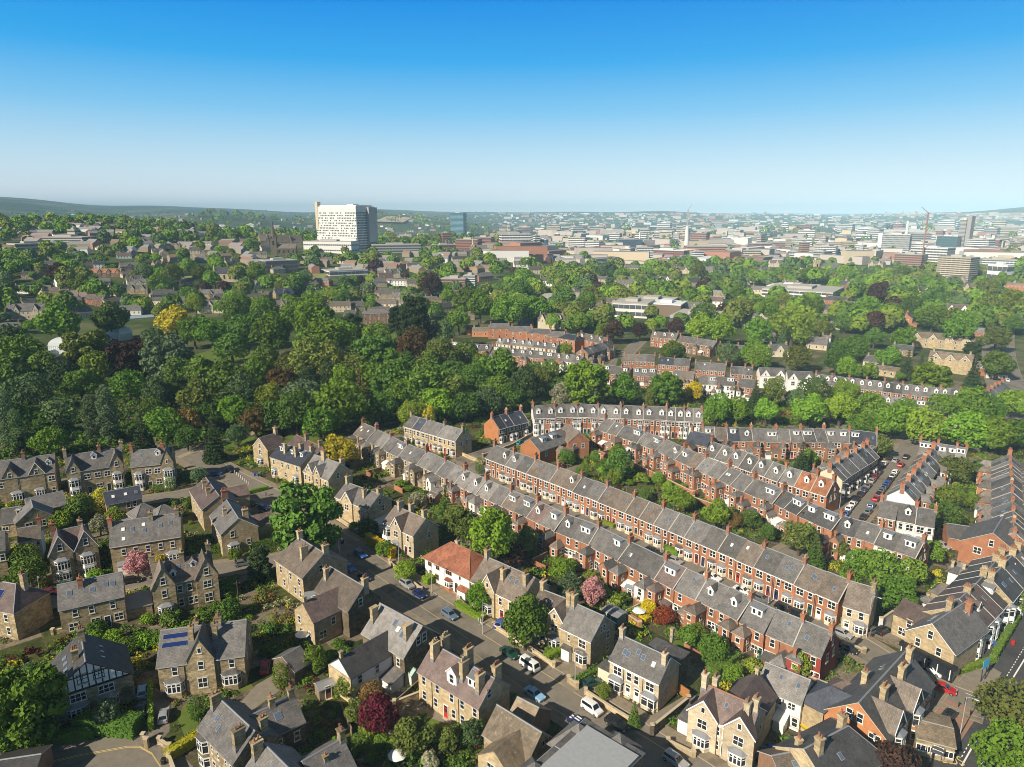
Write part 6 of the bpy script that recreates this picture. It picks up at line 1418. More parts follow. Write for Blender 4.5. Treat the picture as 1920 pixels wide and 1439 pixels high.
for k, (x, y, w, h, lab, wl, bd) in enumerate(((875, 470, 44, 20, 'dark red brick university block with flat roof', M_REDB, 4), (905, 468, 34, 22, 'red brick university block behind the pointed spire', M_REDB, 4), (835, 470, 40, 10, 'low bright red brick block before the university tower', M_REDB, 2), (838, 455, 16, 17, 'small square red brick tower before the university tower', M_REDB, 4),
 (968, 468, 56, 28, 'white university block with horizontal window bands', M_WHT2, 6), (1043, 470, 26, 15, 'teal and white glazed block', M_SEAG, 4), (1015, 460, 18, 10, 'small dark blue glazed block', M_BGLASS, 3), (1182, 470, 46, 20, 'blue glass office with wide front', M_BGLASS, 5), (1105, 470, 40, 16, 'pale blue office with window bands', M_WHT2, 5),
 (1245, 482, 80, 12, 'long low red brick apartment range', M_REDB, 3), (1325, 482, 74, 19, 'orange brick apartment block above the trees', flat('orange_cladding', (.52, .22, .12), .85), 5), (1308, 462, 34, 24, 'brownish pink city block beside the white mast', M_PINK, 6), (1375, 460, 46, 13, 'group of white city slabs', M_WHT2, 4),
 (1395, 486, 60, 16, 'mixed pale apartment block', M_TAN, 4), (1592, 477, 26, 22, 'cream yellow tower with regular windows', flat('cream_cladding', (.66, .55, .34), .8), 6), (1772, 472, 36, 28, 'teal glazed city block', M_TGLASS, 6), (1828, 476, 44, 26, 'white banded city block beside the grey tower', M_WHT2, 7),
 (1856, 486, 50, 20, 'dark brick and blue glass office', M_PINK, 4), (1737, 500, 64, 34, 'white stepped office with stacked bands', M_CONC, 7), (1783, 526, 56, 42, 'cream and brick apartment tower above the tree belt', M_TAN, 11), (1872, 508, 56, 20, 'long white office with gridded windows', M_WHT2, 5),
 (1866, 528, 34, 30, 'plain white cube building', M_WHT2, 2), (1625, 462, 40, 8, 'white roofed exhibition hall', M_WHT2, 1), (1700, 502, 48, 24, 'brown and grey apartment block', M_PINK, 6), (420, 440, 12, 14, 'small bright white tower on the western ridge', M_WHT2, 4), (470, 432, 17, 11, 'white block on the western skyline', M_WHT2, 3),
 (448, 436, 40, 5, 'low dark link block between two white blocks', M_CONCG, 2), (66, 470, 62, 12, 'cream hillside block with flat roof', M_TAN, 2), (110, 458, 90, 12, 'long pale hillside school', flat('pale_stone_far', (.5, .46, .38), .9), 3), (135, 450, 14, 18, 'round pale tower of the hillside school', M_TAN, 3),
 (530, 512, 60, 22, 'dark stone college with columned front', flat('soot_stone_far', (.15, .14, .13), .9), 3), (655, 517, 74, 9, 'long hall with pale blue grey roof', M_WHT2, 1), (850, 546, 46, 22, 'brick and concrete flats with long window bands', M_PINK, 5), (880, 544, 22, 26, 'white stair block of the flats', M_CONC, 6),
 (1180, 596, 66, 26, 'white modern school block', M_CONC, 2), (1216, 584, 80, 18, 'white rear school block with raised roof', M_CONC, 2), (1245, 594, 60, 22, 'brown clad school block with one small window', flat('brown_cladding', (.20, .15, .115), .85, .2, 0, .1), 0), (1300, 612, 90, 16, 'glass roofed low school wing', flat('glass_roof', (.42, .52, .54), .2, .7), 1),
 (1362, 606, 26, 12, 'low white pavilion beside the stone school', M_WHT2, 1), (1383, 604, 10, 20, 'square stone chimney tower of the old school', M_CONCG, 0), (1045, 572, 78, 12, 'long flat brown maisonettes behind the villas', M_CONCG, 3), (1492, 566, 126, 20, 'long white modern school with window bands', M_CONC, 3), (1480, 548, 84, 9, 'rear wing of the long white school', M_CONC, 1))):
 blk(x, y, w, h, max(14, w * .5), lab, wl, M_ROOFW if k % 3 == 0 and x > 900 else None if x > 900 else M_CONCG, random.Random(k + 3).choice((-32, -22, 12, -28, 18)) if y < 530 else -12, bd, 'city_building' if y < 530 else 'school_block', group='city and campus buildings')
rt, L_, H_ = blk(1676, 479, 46, 38, 30, "council tower with white end wall and finely gridded face", flat('grid_grey', (.36, .37, .36), .8), M_CONC, -8, 10, 'council_tower', cols=24, frac=.45)
b = MB(); b.box(-L_ / 2 - 8, -L_ / 2, -1.5, 31, -5, H_ + 3, 0); link('end_wall', b.mesh('end_wall', [M_WHT2]), rt)
rt, L_, H_ = blk(1798, 472, 11, 58, 22, "tallest slender grey city tower with raised fin", M_CONCG, M_CONC, -25, 24, 'city_tower', frac=.4)
b = MB(); b.box(L_ / 2, L_ / 2 + 9, 4, 20, -5, H_ + 9, 0); link('tower_fin', b.mesh('tower_fin', [flat('fin_grey', (.33, .31, .30), .8)]), rt)
def church(x, y, hp, label, wpx=10, spire=True, nave=30, mat=None, roof='grey', nrot=10):
 g = PT(x, y); m = mpp(g.x, g.y, g.z); w = wpx * m; H = hp * m; st = mat or WALL['dark']
 rt = thing('church', g.x, g.y, g.z, R(nrot), label, 'church')
 b = MB(); ht = H * (.46 if spire else 1); b.box(-w / 2, w / 2, 0, w, -6, ht, 0)
 for sx in (-1, 1):
  for yy in (0, w): b.box(sx * w / 2 - .8, sx * w / 2 + .8, yy - .8, yy + .8, ht, ht * 1.16, 0)
 link('tower', b.mesh('tower', [st]), rt)
 if spire:
  b = MB(); b.cyl(0, w / 2, ht, H, w * .46, .15, 8, 0); link('spire', b.mesh('spire', [st]), rt)
 n = nave * m; b = MB(); b.box(w / 2, w / 2 + n, .5, 11, -6, 9, 0); b.poly([(w / 2 + n, .5, 9), (w / 2 + n, 11, 9), (w / 2 + n, 5.7, 15)]); link('nave', b.mesh('nave', [st]), rt)
 b = MB()
 for yy in (.1, 11.4): e = [(w / 2, yy, 8.7), (w / 2 + n + .3, yy, 8.7), (w / 2 + n + .3, 5.7, 15.1), (w / 2, 5.7, 15.1)]; b.hexa(e, [(q[0], q[1], q[2] + .3) for q in e], 0)
 link('nave_roof', b.mesh('nave_roof', [ROOF[roof]]), rt)
 b = MB()
 for k in range(4): b.box(w / 2 + n * (k + .3) / 4, w / 2 + n * (k + .6) / 4, .3, .55, 2.5, 7)
 b.box(-w * .15, w * .15, -.2, .1, ht * .6, ht * .85); link('window', b.mesh('window', [M_GLASS]), rt)
church(514, 478, 65, "dark stone church with needle spire left of the hospital", 11, True, 34, None, 'brown', 8)
church(887, 478, 34, "small pale stone church with thin spire before the red campus", 5, True, 24, WALL['pale'], 'grey', 5)
church(1531, 514, 22, "golden stone church with square tower in front of the city", 8, False, 40, WALL['gold'], 'light', 5)
church(1180, 452, 15, "distant square church tower in the city", 8, False, 20, WALL['pale'], 'grey', 5)
church(402, 528, 30, "pale chapel with deep blue roof beside the playing field", 8, True, 40, WALL['pale'], 'blue', 6)
for x, y, w, lab in ((545, 464, 46, 'gabled stone church hall beside the needle spire'), (502, 462, 26, 'grey roofed vestry left of the needle spire')): fh(x, y, w, 10, 12, lab, 'stone', 'brown', 14, 12, gables=1)
def mast(x, y, hp, r0, r1, label, mat, name='chimney_stack', jib=None):
 g = PT(x, y); m = mpp(g.x, g.y, g.z); b = MB(); H = hp * m
 if jib:
  o = thing(name, g.x, g.y, g.z, 0, label, 'crane', 'tower cranes over the city')
  b.box(-r0, r0, -r0, r0, -4, H, 0); link('mast', b.mesh('mast', [mat]), o)
  b = MB(); jx, jz = jib[0] * m, jib[1] * m; b.tube((-jx * .25, 0, H - jz * .25), (jx, 0, H + jz), r0 * .8, r0 * .6, 4); link('jib', b.mesh('jib', [mat]), o)
  return
 b.cyl(0, 0, -4, H, r0, r1, 10); tag(link(name, b.mesh(name, [mat]), None, (g.x, g.y, g.z)), label, 'chimney')
mast(1286, 474, 48, 6, 3.6, "tall white heating chimney in the city", M_WHT2); mast(1698, 452, 36, 4.5, 4, "slim white chimney right of the council tower", M_WHT2); mast(1199, 458, 22, 2.5, 2, "thin pale chimney by the blue office", M_CONC)
M_CRANE = flat('crane_red', (.42, .20, .16), .6); M_CRY = flat('crane_yellow', (.6, .5, .3), .6)
mast(1727, 500, 98, .8, 0, "tall red crane mast right of the council tower", M_CRANE, 'tower_crane', (-14, 10)); mast(1681, 440, 34, 1.2, 0, "slim red crane behind the council tower", M_CRANE, 'tower_crane', (8, 8)); mast(1286, 474, 78, 1.2, 0, "grey crane rising beside the white chimney", M_CONCG, 'tower_crane', (6, 10))
mast(1252, 458, 12, 1.4, 0, "yellow crane with long slanting jib", M_CRY, 'tower_crane', (27, 12)); mast(1124, 436, 6, 1.3, 0, "small yellow crane left of the city", M_CRY, 'tower_crane', (9, 16)); mast(1805, 440, 20, 1.2, 0, "pale crane beside the grey tower", M_CRY, 'tower_crane', (10, 6))
# city blocks and, past three hundred of them, the roofs that only read as a mass
_cm = [M_WHT2, M_CONC, M_TAN, M_PINK, M_CONCG, M_REDB, M_TAN, M_CONC]
_cn = {M_WHT2.name: 'white', M_CONC.name: 'pale concrete', M_TAN.name: 'tan', M_PINK.name: 'pink brown', M_CONCG.name: 'grey', M_REDB.name: 'red brick', M_ROOFW.name: 'white roofed'}
rc = random.Random(77)
for i in range(185):
 x = 940 + 980 * rc.random() ** .8; y = rc.triangular(418, 498, 462) if x > 1150 else rc.uniform(432, 470)
 if 1640 < x < 1710 and y > 440: continue
 mt = rc.choice(_cm); near = (y - 405) / 95
 w = rc.uniform(10, 44) * (.45 + near * .6); hh = 4 + 20 * rc.random() ** 1.7 * (.5 + near * .55)
 where = 'on the city\'s far side' if y < 440 else 'in the city\'s east' if x > 1600 else 'in the city centre' if x > 1280 else 'on the near edge of the city'
 blk(x, y, w, hh, w * rc.uniform(.5, 1.0) + 8, f"{'long low' if w > 3.2 * hh else 'small' if w < 14 else 'squat'} {_cn[mt.name]} building {where}", mt, rc.choice((M_CONCG, None, M_CONCG, M_ROOFW)), rc.choice((-35, -25, 10, 25, -10)), max(1, int(hh / 3.2)) if y > 425 else 0, 'city_building', group='distant city buildings')
def roofs_mass():
 rn = random.Random(5); V, Q, MI = [], [], []
 def add(x, y, L, D, ze, zr, a, h, mi, x0=0):
  c, s = math.cos(a), math.sin(a); n = len(V)
  for (p, q, z) in ((-L, -D, -3), (L, -D, -3), (L, D, -3), (-L, D, -3), (-L, -D, ze), (L, -D, ze), (L, D, ze), (-L, D, ze), (-L, 0, zr), (L, 0, zr)):
   V.append((x + p * c - q * s, y + p * s + q * c, h + z))
  for f, mm in (((0, 1, 5, 4), mi), ((2, 3, 7, 6), mi), ((1, 2, 6, 5), mi), ((3, 0, 4, 7), mi), ((4, 5, 9, 8), rn.choice((4, 4, 4, 5, 5, 6)) if x0 > 1000 else rn.choice((4, 4, 4, 5))), ((6, 7, 8, 9), 4), ((5, 6, 9, 9), mi), ((7, 4, 8, 8), mi)):
   Q.append([n + k for k in f]); MI.append(mm)
 for i in range(3600):
  x = rn.uniform(-60, 1980); r = rn.random()
  y = 401.5 + 95 * r ** 1.9 if x > 900 else 403 + 115 * r ** 1.3
  if 470 < x < 760 and 455 < y < 490 or x > 1100 and y > 500: continue
  g = PT(x, y)
  if g.length > 15000 or g.y < 900 or blocked(g.x, g.y, 4, False): continue
  if x <= 940 and rn.random() < .74: continue
  big = x > 940 and rn.random() < .42
  L = rn.uniform(14, 50) if big else rn.uniform(5, 16); ze = 5 + 18 * rn.random() ** 2.2 if big else rn.uniform(5, 7)
  if g.length < 2500: FG.setdefault((int(g.x // 20), int(g.y // 20)), []).append((g.x, g.y, 1, 0, 8, 6))
  add(g.x, g.y, L, rn.uniform(8, 22) if big else 5, ze, ze + (1 if big else 3.5), rn.choice((.1, -.6, .9, 2.2, -.2)) + rn.uniform(-.15, .15), g.z, rn.choice((0, 0, 3, 1, 0, 2)) if x > 1000 else rn.choice((7, 7, 2, 3)), x)
 me = mesh_np('distant_rooftops', np.array(V), np.array(Q), [flat('far_pinkish', (.50, .44, .40), .9), M_TAN, M_PINK, M_CONC, flat('far_slate', (.24, .23, .23), .8), flat('far_tile', (.25, .16, .12), .8), M_ROOFW, flat('far_stone', (.30, .25, .18), .9)], MI)
 struct('distant_rooftops', me, 'stuff')
# glass pavilions in the park
def pavilion(x, y, wpx, hp, label):
 g = P(x, y); m = mpp(g.x, g.y); w = wpx * m / 2; h = hp * m
 rt = thing('glass_pavilion', g.x, g.y, 0, R(-14), label, 'glasshouse')
 gl = flat('conservatory_glass', (.46, .50, .50), .15, .7); d = w * .75
 b = MB(); b.box(-w, w, 0, 2 * d, -.5, h * .45, 0)
 for k in range(13): xx = -w + 2 * w * k / 12; b.box(xx - .14, xx + .14, -.12, 0, 0, h * .45, 1)
 link('glass_wall', b.mesh('glass_wall', [gl, M_WHITE]), rt)
 b = MB(); pr = [(1.03, .45), (.97, .62), (.82, .78), (.6, .89), (.42, .93)]
 for (f0, z0), (f1, z1) in zip(pr, pr[1:]): b.hexa([(-w * f0, d - d * f0, h * z0), (w * f0, d - d * f0, h * z0), (w * f0, d + d * f0, h * z0), (-w * f0, d + d * f0, h * z0)], [(-w * f1, d - d * f1, h * z1), (w * f1, d - d * f1, h * z1), (w * f1, d + d * f1, h * z1), (-w * f1, d + d * f1, h * z1)], 0)
 link('dome', b.mesh('dome', [gl]), rt)
 b = MB(); b.box(-w * .3, w * .3, d * .75, d * 1.25, h * .92, h * 1.06, 0); b.hexa([(-w * .33, d * .7, h * 1.06), (w * .33, d * .7, h * 1.06), (w * .33, d * 1.3, h * 1.06), (-w * .33, d * 1.3, h * 1.06)], [(-w * .1, d * .95, h * 1.16), (w * .1, d * .95, h * 1.16), (w * .1, d * 1.05, h * 1.16), (-w * .1, d * 1.05, h * 1.16)], 0); link('lantern', b.mesh('lantern', [gl]), rt)
pavilion(116, 664, 58, 32, "larger domed glass pavilion half hidden by park trees"); pavilion(208, 640, 42, 28, "smaller domed glass pavilion beside the gravel path")
def glass_range(pts, label):
 a, q = P(*pts[0]), P(*pts[1]); d = q - a; rt = thing('glass_corridor', a.x, a.y, 0, math.atan2(d.y, d.x), label, 'glasshouse')
 b = MB(); L = d.length; b.box(0, L, 0, 5, -.3, 2.4, 0); e = [(0, -.3, 2.4), (L, -.3, 2.4), (L, 2.5, 4.2), (0, 2.5, 4.2)]; f = [(0, 5.3, 2.4), (L, 5.3, 2.4), (L, 2.5, 4.2), (0, 2.5, 4.2)]
 link('glass_wall', b.mesh('glass_wall', [M_WHITE]), rt); b = MB()
 for s_ in (e, f): b.hexa(s_, [(p[0], p[1], p[2] + .1) for p in s_], 0)
 for k in range(int(L / 1.5)): b.box(k * 1.5, k * 1.5 + .12, -.2, .1, 2.35, 2.75, 1)
 link('glass_roof', b.mesh('glass_roof', [flat('corridor_glass', (.28, .36, .42), .1, .8), M_WHITE]), rt)
glass_range([(186, 652), (222, 645)], "low glass corridor joining the smaller pavilion"); glass_range([(78, 678), (112, 668)], "low glass corridor below the larger pavilion"); glass_range([(238, 604), (292, 600)], "long shiny glass range with flat blue roof above the park")
# ------------------------------------------------------------------ where things stand (plan boxes, so that nothing is planted inside them)
FOOT = []            # (cx, cy, cos, sin, half length, half width)
for _o in list(COL.objects):
 if _o.parent is None and _o.get('category') in ('house', 'terraced house', 'shop', 'building', 'church', 'glasshouse'):
  xs, ys = [], []
  for c in _o.children:
   if c.type == 'MESH' and c.name.split('.')[0] in ('wall', 'tower', 'nave', 'glass_wall', 'rear_wing', 'front_wing', 'side_wing', 'gable_wall', 'garage', 'porch', 'lean_to', 'conservatory'):
    M = c.matrix_basis
    for v in c.data.vertices: q = M @ v.co; xs.append(q.x); ys.append(q.y)
  if xs:
   a = _o.rotation_euler.z; cx, cy = (min(xs) + max(xs)) / 2, (min(ys) + max(ys)) / 2
   FOOT.append((_o.location.x + cx * math.cos(a) - cy * math.sin(a), _o.location.y + cx * math.sin(a) + cy * math.cos(a), math.cos(a), math.sin(a), (max(xs) - min(xs)) / 2, (max(ys) - min(ys)) / 2))
ROADS = [(R1, 7), (R2, 5.6), (R3, 6.4), (R4, 11), (R5, 5), (R6, 4.5), (R7, 7), (R8, 4.6), (R9, 5), (R10, 5.5), (R11, 4.5)]
FG = {}
for _f in FOOT:
 for _i in range(-2, 3):
  for _j in range(-2, 3): FG.setdefault((int(_f[0] // 20) + _i, int(_f[1] // 20) + _j), []).append(_f)
def blocked(x, y, r=0.5, roads=True):
 for cx, cy, c, s, hl, hw in FG.get((int(x // 20), int(y // 20)), ()):
  dx, dy = x - cx, y - cy
  if abs(dx * c + dy * s) < hl + r and abs(-dx * s + dy * c) < hw + r: return True
 if roads and y < 520:
  for pts, w in ROADS:
   for a, b in zip(pts, pts[1:]):
    d = b - a; t = max(0, min(1, ((x - a.x) * d.x + (y - a.y) * d.y) / max(1e-6, d.length_squared)))
    if math.hypot(x - a.x - d.x * t, y - a.y - d.y * t) < w + r * .5: return True
 return False
def hides(x, y, rad):
 """would a tree here stand in the line of sight to a house close behind it?"""
 d = math.hypot(x, y); reach = min(105, rad * 1.6 * d / CAM_H)
 return any(blocked(x * (1 + k / d), y * (1 + k / d), rad * .3, False) for k in range(4, int(reach), 8))
def in_poly(x, y, poly):
 c = False; j = len(poly) - 1
 for i in range(len(poly)):
  (xi, yi), (xj, yj) = poly[i], poly[j]
  if (yi > y) != (yj > y) and x < (xj - xi) * (y - yi) / (yj - yi) + xi: c = not c
  j = i
 return c
WOODP = [tuple(P(*q)) for q in ((-120, 860), (-120, 690), (60, 690), (230, 712), (400, 700), (620, 690), (800, 650), (860, 670), (990, 700), (1330, 705), (1340, 745), (1180, 752), (1010, 752), (985, 765), (920, 772), (870, 795), (765, 775), (680, 790), (650, 810), (560, 800), (500, 812), (440, 815), (390, 838), (330, 832), (230, 838), (100, 848), (0, 862))]
TG = 'trees of the park and gardens'
def trees(kind, txt, group=TG, hs=1.0):
 for t in txt.split(';'):
  q = t.split()
  if len(q) < 4: continue
  x, y, w, lf = float(q[0]), float(q[1]), float(q[2]), q[3]
  tree(x, y, w * (1.2 if y < 850 and x < 1000 else 1.0 if y < 850 else 1.12), kind, lf, place_of(x, y), group, float(q[4]) if len(q) > 4 else hs)
# the park wood
trees('round', '''110 607 62 mid;207 600 55 deep;330 603 50 yellow;363 620 48 mid;397 623 46 mid;290 633 40 bluish;433 647 50 deep;493 577 42 mid;553 593 44 mid;590 607 64 fresh;510 630 56 mid;
460 620 52 deep;33 670 70 deep;20 640 60 pine;50 733 60 bluish;105 775 57 bluish;240 720 52 mid;240 693 40 lime;180 692 50 lime;335 700 45 deep;370 745 52 olive;385 706 62 deep;430 712 62 deep;437 768 50 fresh;
527 717 48 ginger;478 790 46 ginger;307 788 54 mid;350 785 45 bronze;510 775 56 deep;556 778 60 deep;580 680 60 olive;620 682 56 olive;545 690 44 olive;95 830 48 mid;
607 640 70 mid;640 625 50 fresh;673 630 40 olive;705 628 42 mid;775 650 50 ginger;827 673 54 olive;873 668 42 mid;937 693 60 mid;800 688 48 deep;740 718 70 deep;800 726 75 deep;842 738 60 olive;
820 756 52 fresh;870 757 50 deep;913 747 48 bluish;930 724 46 mid;983 725 46 pine;1013 717 40 olive;1053 745 42 blossom;633 760 74 mid;700 710 54 mid;660 690 46 olive;565 742 60 grey;600 790 52 mid;680 770 50 deep;
715 765 46 deep;760 745 52 mid;890 715 48 deep;960 745 44 deep;730 680 44 mid;760 690 46 deep;850 700 44 deep;70 790 46 deep;150 720 50 deep;120 700 54 pine;285 765 42 deep;390 775 44 deep;455 735 44 bluish;480 700 40 mid;500 680 44 deep;
320 740 40 deep;350 820 36 deep;445 815 34 bluish;505 740 40 lime;640 680 44 mid;1030 690 36 mid;1000 700 38 deep;905 690 40 mid;80 690 46 deep;30 780 44 deep;40 830 46 bluish;12 700 50 deep''')
trees('horse', '163 655 66 olive;243 670 66 copper;313 668 72 grey;700 660 64 deep;575 972 118 deep 1.0;1100 718 84 fresh;45 1318 128 mid;1250 725 58 mid;587 650 60 mid;1747 708 60 fresh')
trees('tall', '443 580 40 deep;290 733 40 bluish;643 712 36 fresh;920 1000 76 fresh;987 1012 38 olive;200 1335 40 grey;238 1290 24 olive;830 622 36 bluish;1170 728 48 mid;1450 732 42 olive')
trees('poplar', '170 778 30 grey;199 768 36 grey;8 775 32 grey;30 800 26 bluish', hs=.78)
trees('conifer', '265 800 40 pine;398 813 40 pine;675 725 44 ginger;835 932 33 deep;1218 738 28 olive;1417 735 36 pine;1468 628 32 bluish;1570 640 32 deep;1703 676 32 pine;1728 682 26 pine;1746 684 26 bluish;1084 662 13 deep;1161 672 13 deep;1190 1332 26 deep;1530 1022 40 deep;1505 852 34 pine;1828 692 40 pine')
trees('column', '573 707 26 pine;617 702 28 pine;899 870 15 deep;366 1322 24 deep;525 1262 26 fresh;187 935 26 yellow;150 945 26 olive;318 903 15 deep')
trees('cedar', '777 600 68 pine;745 600 40 pine;1822 663 42 pine;486 1050 46 pine;660 615 44 pine;1268 672 30 pine')
trees('willow', '773 773 46 lime;589 1232 44 lime;800 778 36 yellow')
trees('round', '''1347 768 52 fresh;1382 770 46 fresh;1437 772 48 fresh;1518 770 60 fresh;1576 766 58 fresh;1587 735 46 fresh;1632 762 60 mid;1671 790 62 fresh;1735 792 74 fresh;1700 765 50 mid;1817 800 80 fresh;1822 768 66 mid;1857 775 50 mid;1866 820 60 fresh;
1904 815 56 mid;1901 756 50 fresh;1770 765 54 fresh;1615 795 44 fresh;1490 745 36 bluish;1527 730 52 deep;1301 735 34 golden''', 'limes of the street avenue')
trees('round', '''1150 622 40 copper;1200 622 30 copper;1268 613 33 copper;1090 605 36 mid;1093 587 30 bronze;1133 622 36 fresh;1004 580 54 mid;956 582 50 mid;1052 582 40 olive;1263 655 44 mid;1367 660 46 bluish;1412 665 46 mid;1316 620 50 fresh;1352 622 50 fresh;
1422 622 50 mid;1060 656 26 mid;1422 668 48 mid;1495 668 52 olive;1487 606 72 lime;1600 650 48 mid;1568 678 44 deep;1590 692 40 fresh;1630 698 32 mid;1668 672 44 mid;1687 706 18 mid;1640 633 36 deep;1695 633 44 fresh;1870 682 54 deep;1866 650 48 olive;
1584 604 36 deep;1750 592 50 mid;1790 595 48 olive;1800 622 56 mid;1857 582 46 olive;1898 612 30 mid;1627 579 48 mid;1663 590 34 fresh;1520 580 44 deep;1540 615 34 olive;1320 590 46 deep;1390 580 48 olive;1440 585 44 mid;1710 580 42 deep;1100 570 40 mid;1060 560 42 deep;900 575 46 mid;860 600 40 mid;880 560 44 deep''', 'trees of the middle distance')
trees('round', '''637 846 52 yellow;858 976 58 olive;962 1037 46 copper;1055 1066 42 fresh;1071 1096 44 grey;1112 1112 42 pink;985 1172 78 mid;899 1122 44 fresh;1215 1139 25 golden;1246 1155 34 red;1337 1217 50 mid;1308 1185 30 lime;1375 1260 32 fresh;1132 1295 26 lime;
653 1287 40 lime;697 1305 42 bronze;707 1342 62 maroon;770 1382 68 olive;838 1386 46 olive;752 1362 30 blossom;885 1372 44 bluish;805 1425 30 blossom;672 1332 40 olive;150 945 44 deep;215 965 32 lime;112 972 36 fresh;187 987 30 blossom;257 1062 40 pink;302 1047 20 golden;
55 1070 50 deep;45 1042 40 deep;372 890 24 grey;512 995 24 golden;783 936 28 blossom;1062 856 26 mid;1160 872 46 deep;1155 894 26 lime;1158 852 30 mid;1255 917 28 fresh;1281 940 38 fresh;1345 964 46 fresh;1377 975 30 bronze;1407 974 34 deep;1500 1007 56 olive;
1610 1045 40 mid;1655 1058 64 mid;1707 1067 50 mid;1749 1038 34 fresh;1517 862 28 fresh;1648 838 38 olive;1793 880 44 olive;1833 883 24 deep;1772 966 46 deep;1823 939 28 lime;1778 930 40 lime;1895 1330 96 olive;1893 1425 104 fresh;1891 1118 40 olive;1915 1132 42 mid;
1675 1436 80 copper;1500 1246 46 lime;1684 1118 68 mid;1880 1150 30 lime;1462 1180 20 mid;1090 890 24 fresh;1115 905 22 olive;1205 925 26 deep;1235 895 22 fresh;1440 1000 26 deep;1575 1030 26 olive;160 1120 24 deep;440 1040 22 lime;720 1030 26 fresh;760 1070 34 fresh;690 985 28 deep''', 'garden trees')
# the tree belts further off, one by one while they can be told apart
def belt(n, seed, x0, x1, y0, y1, group, wm=(13, 21)):
 rn = random.Random(seed); k = 0; tries = 0
 while k < n and tries < n * 30:
  tries += 1
  x, y = rn.uniform(x0, x1), rn.uniform(y0, y1)
  g = PT(x, y, 5)
  rad = rn.uniform(*wm) / 2
  if blocked(g.x, g.y, 1.5) or hides(g.x, g.y, rad) or near_tree(g.x, g.y, rad, .62): continue
  lf = rn.choice(['mid', 'mid', 'fresh', 'deep', 'deep', 'olive', 'olive', 'bluish', 'bluish', 'lime', 'mid', 'copper'])
  kd = 'cedar' if rn.random() < .05 else 'conifer' if rn.random() < .05 else 'round'
  plant(kd, g.x, g.y, rad, lf, f"{TONE[lf]} {SHAPE[kd]} {place_of(x, y)}", group, g.z, rn.uniform(.9, 1.15)); k += 1
roofs_mass()
belt(40, 3, 0, 900, 520, 590, 'trees of the middle distance')
belt(34, 4, 900, 1920, 520, 590, 'trees of the middle distance')
# beyond that the trees read as one mass
def tree_mass():
 rng = np.random.default_rng(9); rn = random.Random(9); C, Nn, S, MI = [], [], [], []
 cnt = 0
 def clump(x, y, z, rad, hh, mi, leaves):
  d = rng.normal(0, 1, (leaves, 3)); d[:, 2] = np.abs(d[:, 2]) * .9 - .25; d /= np.linalg.norm(d, axis=1)[:, None]
  sub = rng.normal(0, 1, (6, 3)); sub /= np.linalg.norm(sub, axis=1)[:, None]
  bump = 1 + .22 * np.maximum(0, (d @ sub.T)).max(1) ** 3 - .12
  p = d * bump[:, None] * np.array([rad, rad, hh * .5]) + np.array([x, y, z + hh * .52])
  C.append(p); Nn.append(d); S.append(np.full(leaves, max(.5, rad * (.13 if leaves > 400 else .16 if leaves > 200 else .22)))); MI.append(np.full(leaves, mi))
 n = 0
 for i in range(17500):
  x = rn.uniform(-280, 2180); r = rn.random()
  y = 401 + 215 * r ** 1.25
  if y > 590:
   if 80 < x < 1000: continue
  right = sst(880, 1000, x)
  if right > .5 and y < 492 and rn.random() < (.86 if y > 425 else .62): continue
  if math.sin(x * .021 + y * .09) + math.sin(x * .047 - y * .13 + 2) + math.sin(x * .009 + y * .21 + 4) < -.35 + (y < 520) * (.35 if x > 900 else -.35) and y > 425 and rn.random() < .85: continue
  if y > 515 and rn.random() < .25: continue
  g = PT(x, y, 5); d = g.length
  if d > 12000 or d < 420 or d > 2900 and (x < 1000 or d > 5000) and rn.random() < .85: continue
  rad = rn.uniform(4.5, 9.5) * (1 if d < 1500 else 1.1 if d < 3000 else 2.2)
  if d < 2500 and (blocked(g.x, g.y, 1.0, False) or d < 1500 and rn.random() < .93 and hides(g.x, g.y, rad)): continue
  if d < 1500 and near_tree(g.x, g.y, rad, .55): continue
  if 318 < x < 410 and 508 < y < 530 or 555 < x < 620 and 508 < y < 533: continue
  if d < 1500: stand(g.x, g.y, rad)
  mi = rn.choice((0, 0, 1, 1, 2, 3, 3, 4, 5)) if rn.random() < .97 else 6
  clump(g.x, g.y, g.z, rad, rad * rn.uniform(1.7, 2.3), mi, 420 if d < 700 else 260 if d < 1000 else 150 if d < 1600 else 70 if d < 3500 else 26); n += 1
 C, Nn, S, MI = np.concatenate(C), np.concatenate(Nn), np.concatenate(S), np.concatenate(MI)
 v, q = leaf_quads(C, Nn, 1.0, rng, .45)
 v = v.reshape(-1, 4, 3); v = C[:, None, :] + (v - C[:, None, :]) * S[:, None, None] * 1.35
 me = mesh_np('distant_woodland', v.reshape(-1, 3), q, [LEAF[k] for k in ('mid', 'deep', 'fresh', 'olive', 'bluish', 'lime', 'copper')], MI)
 struct('distant_woodland', me, 'stuff')
tree_mass()
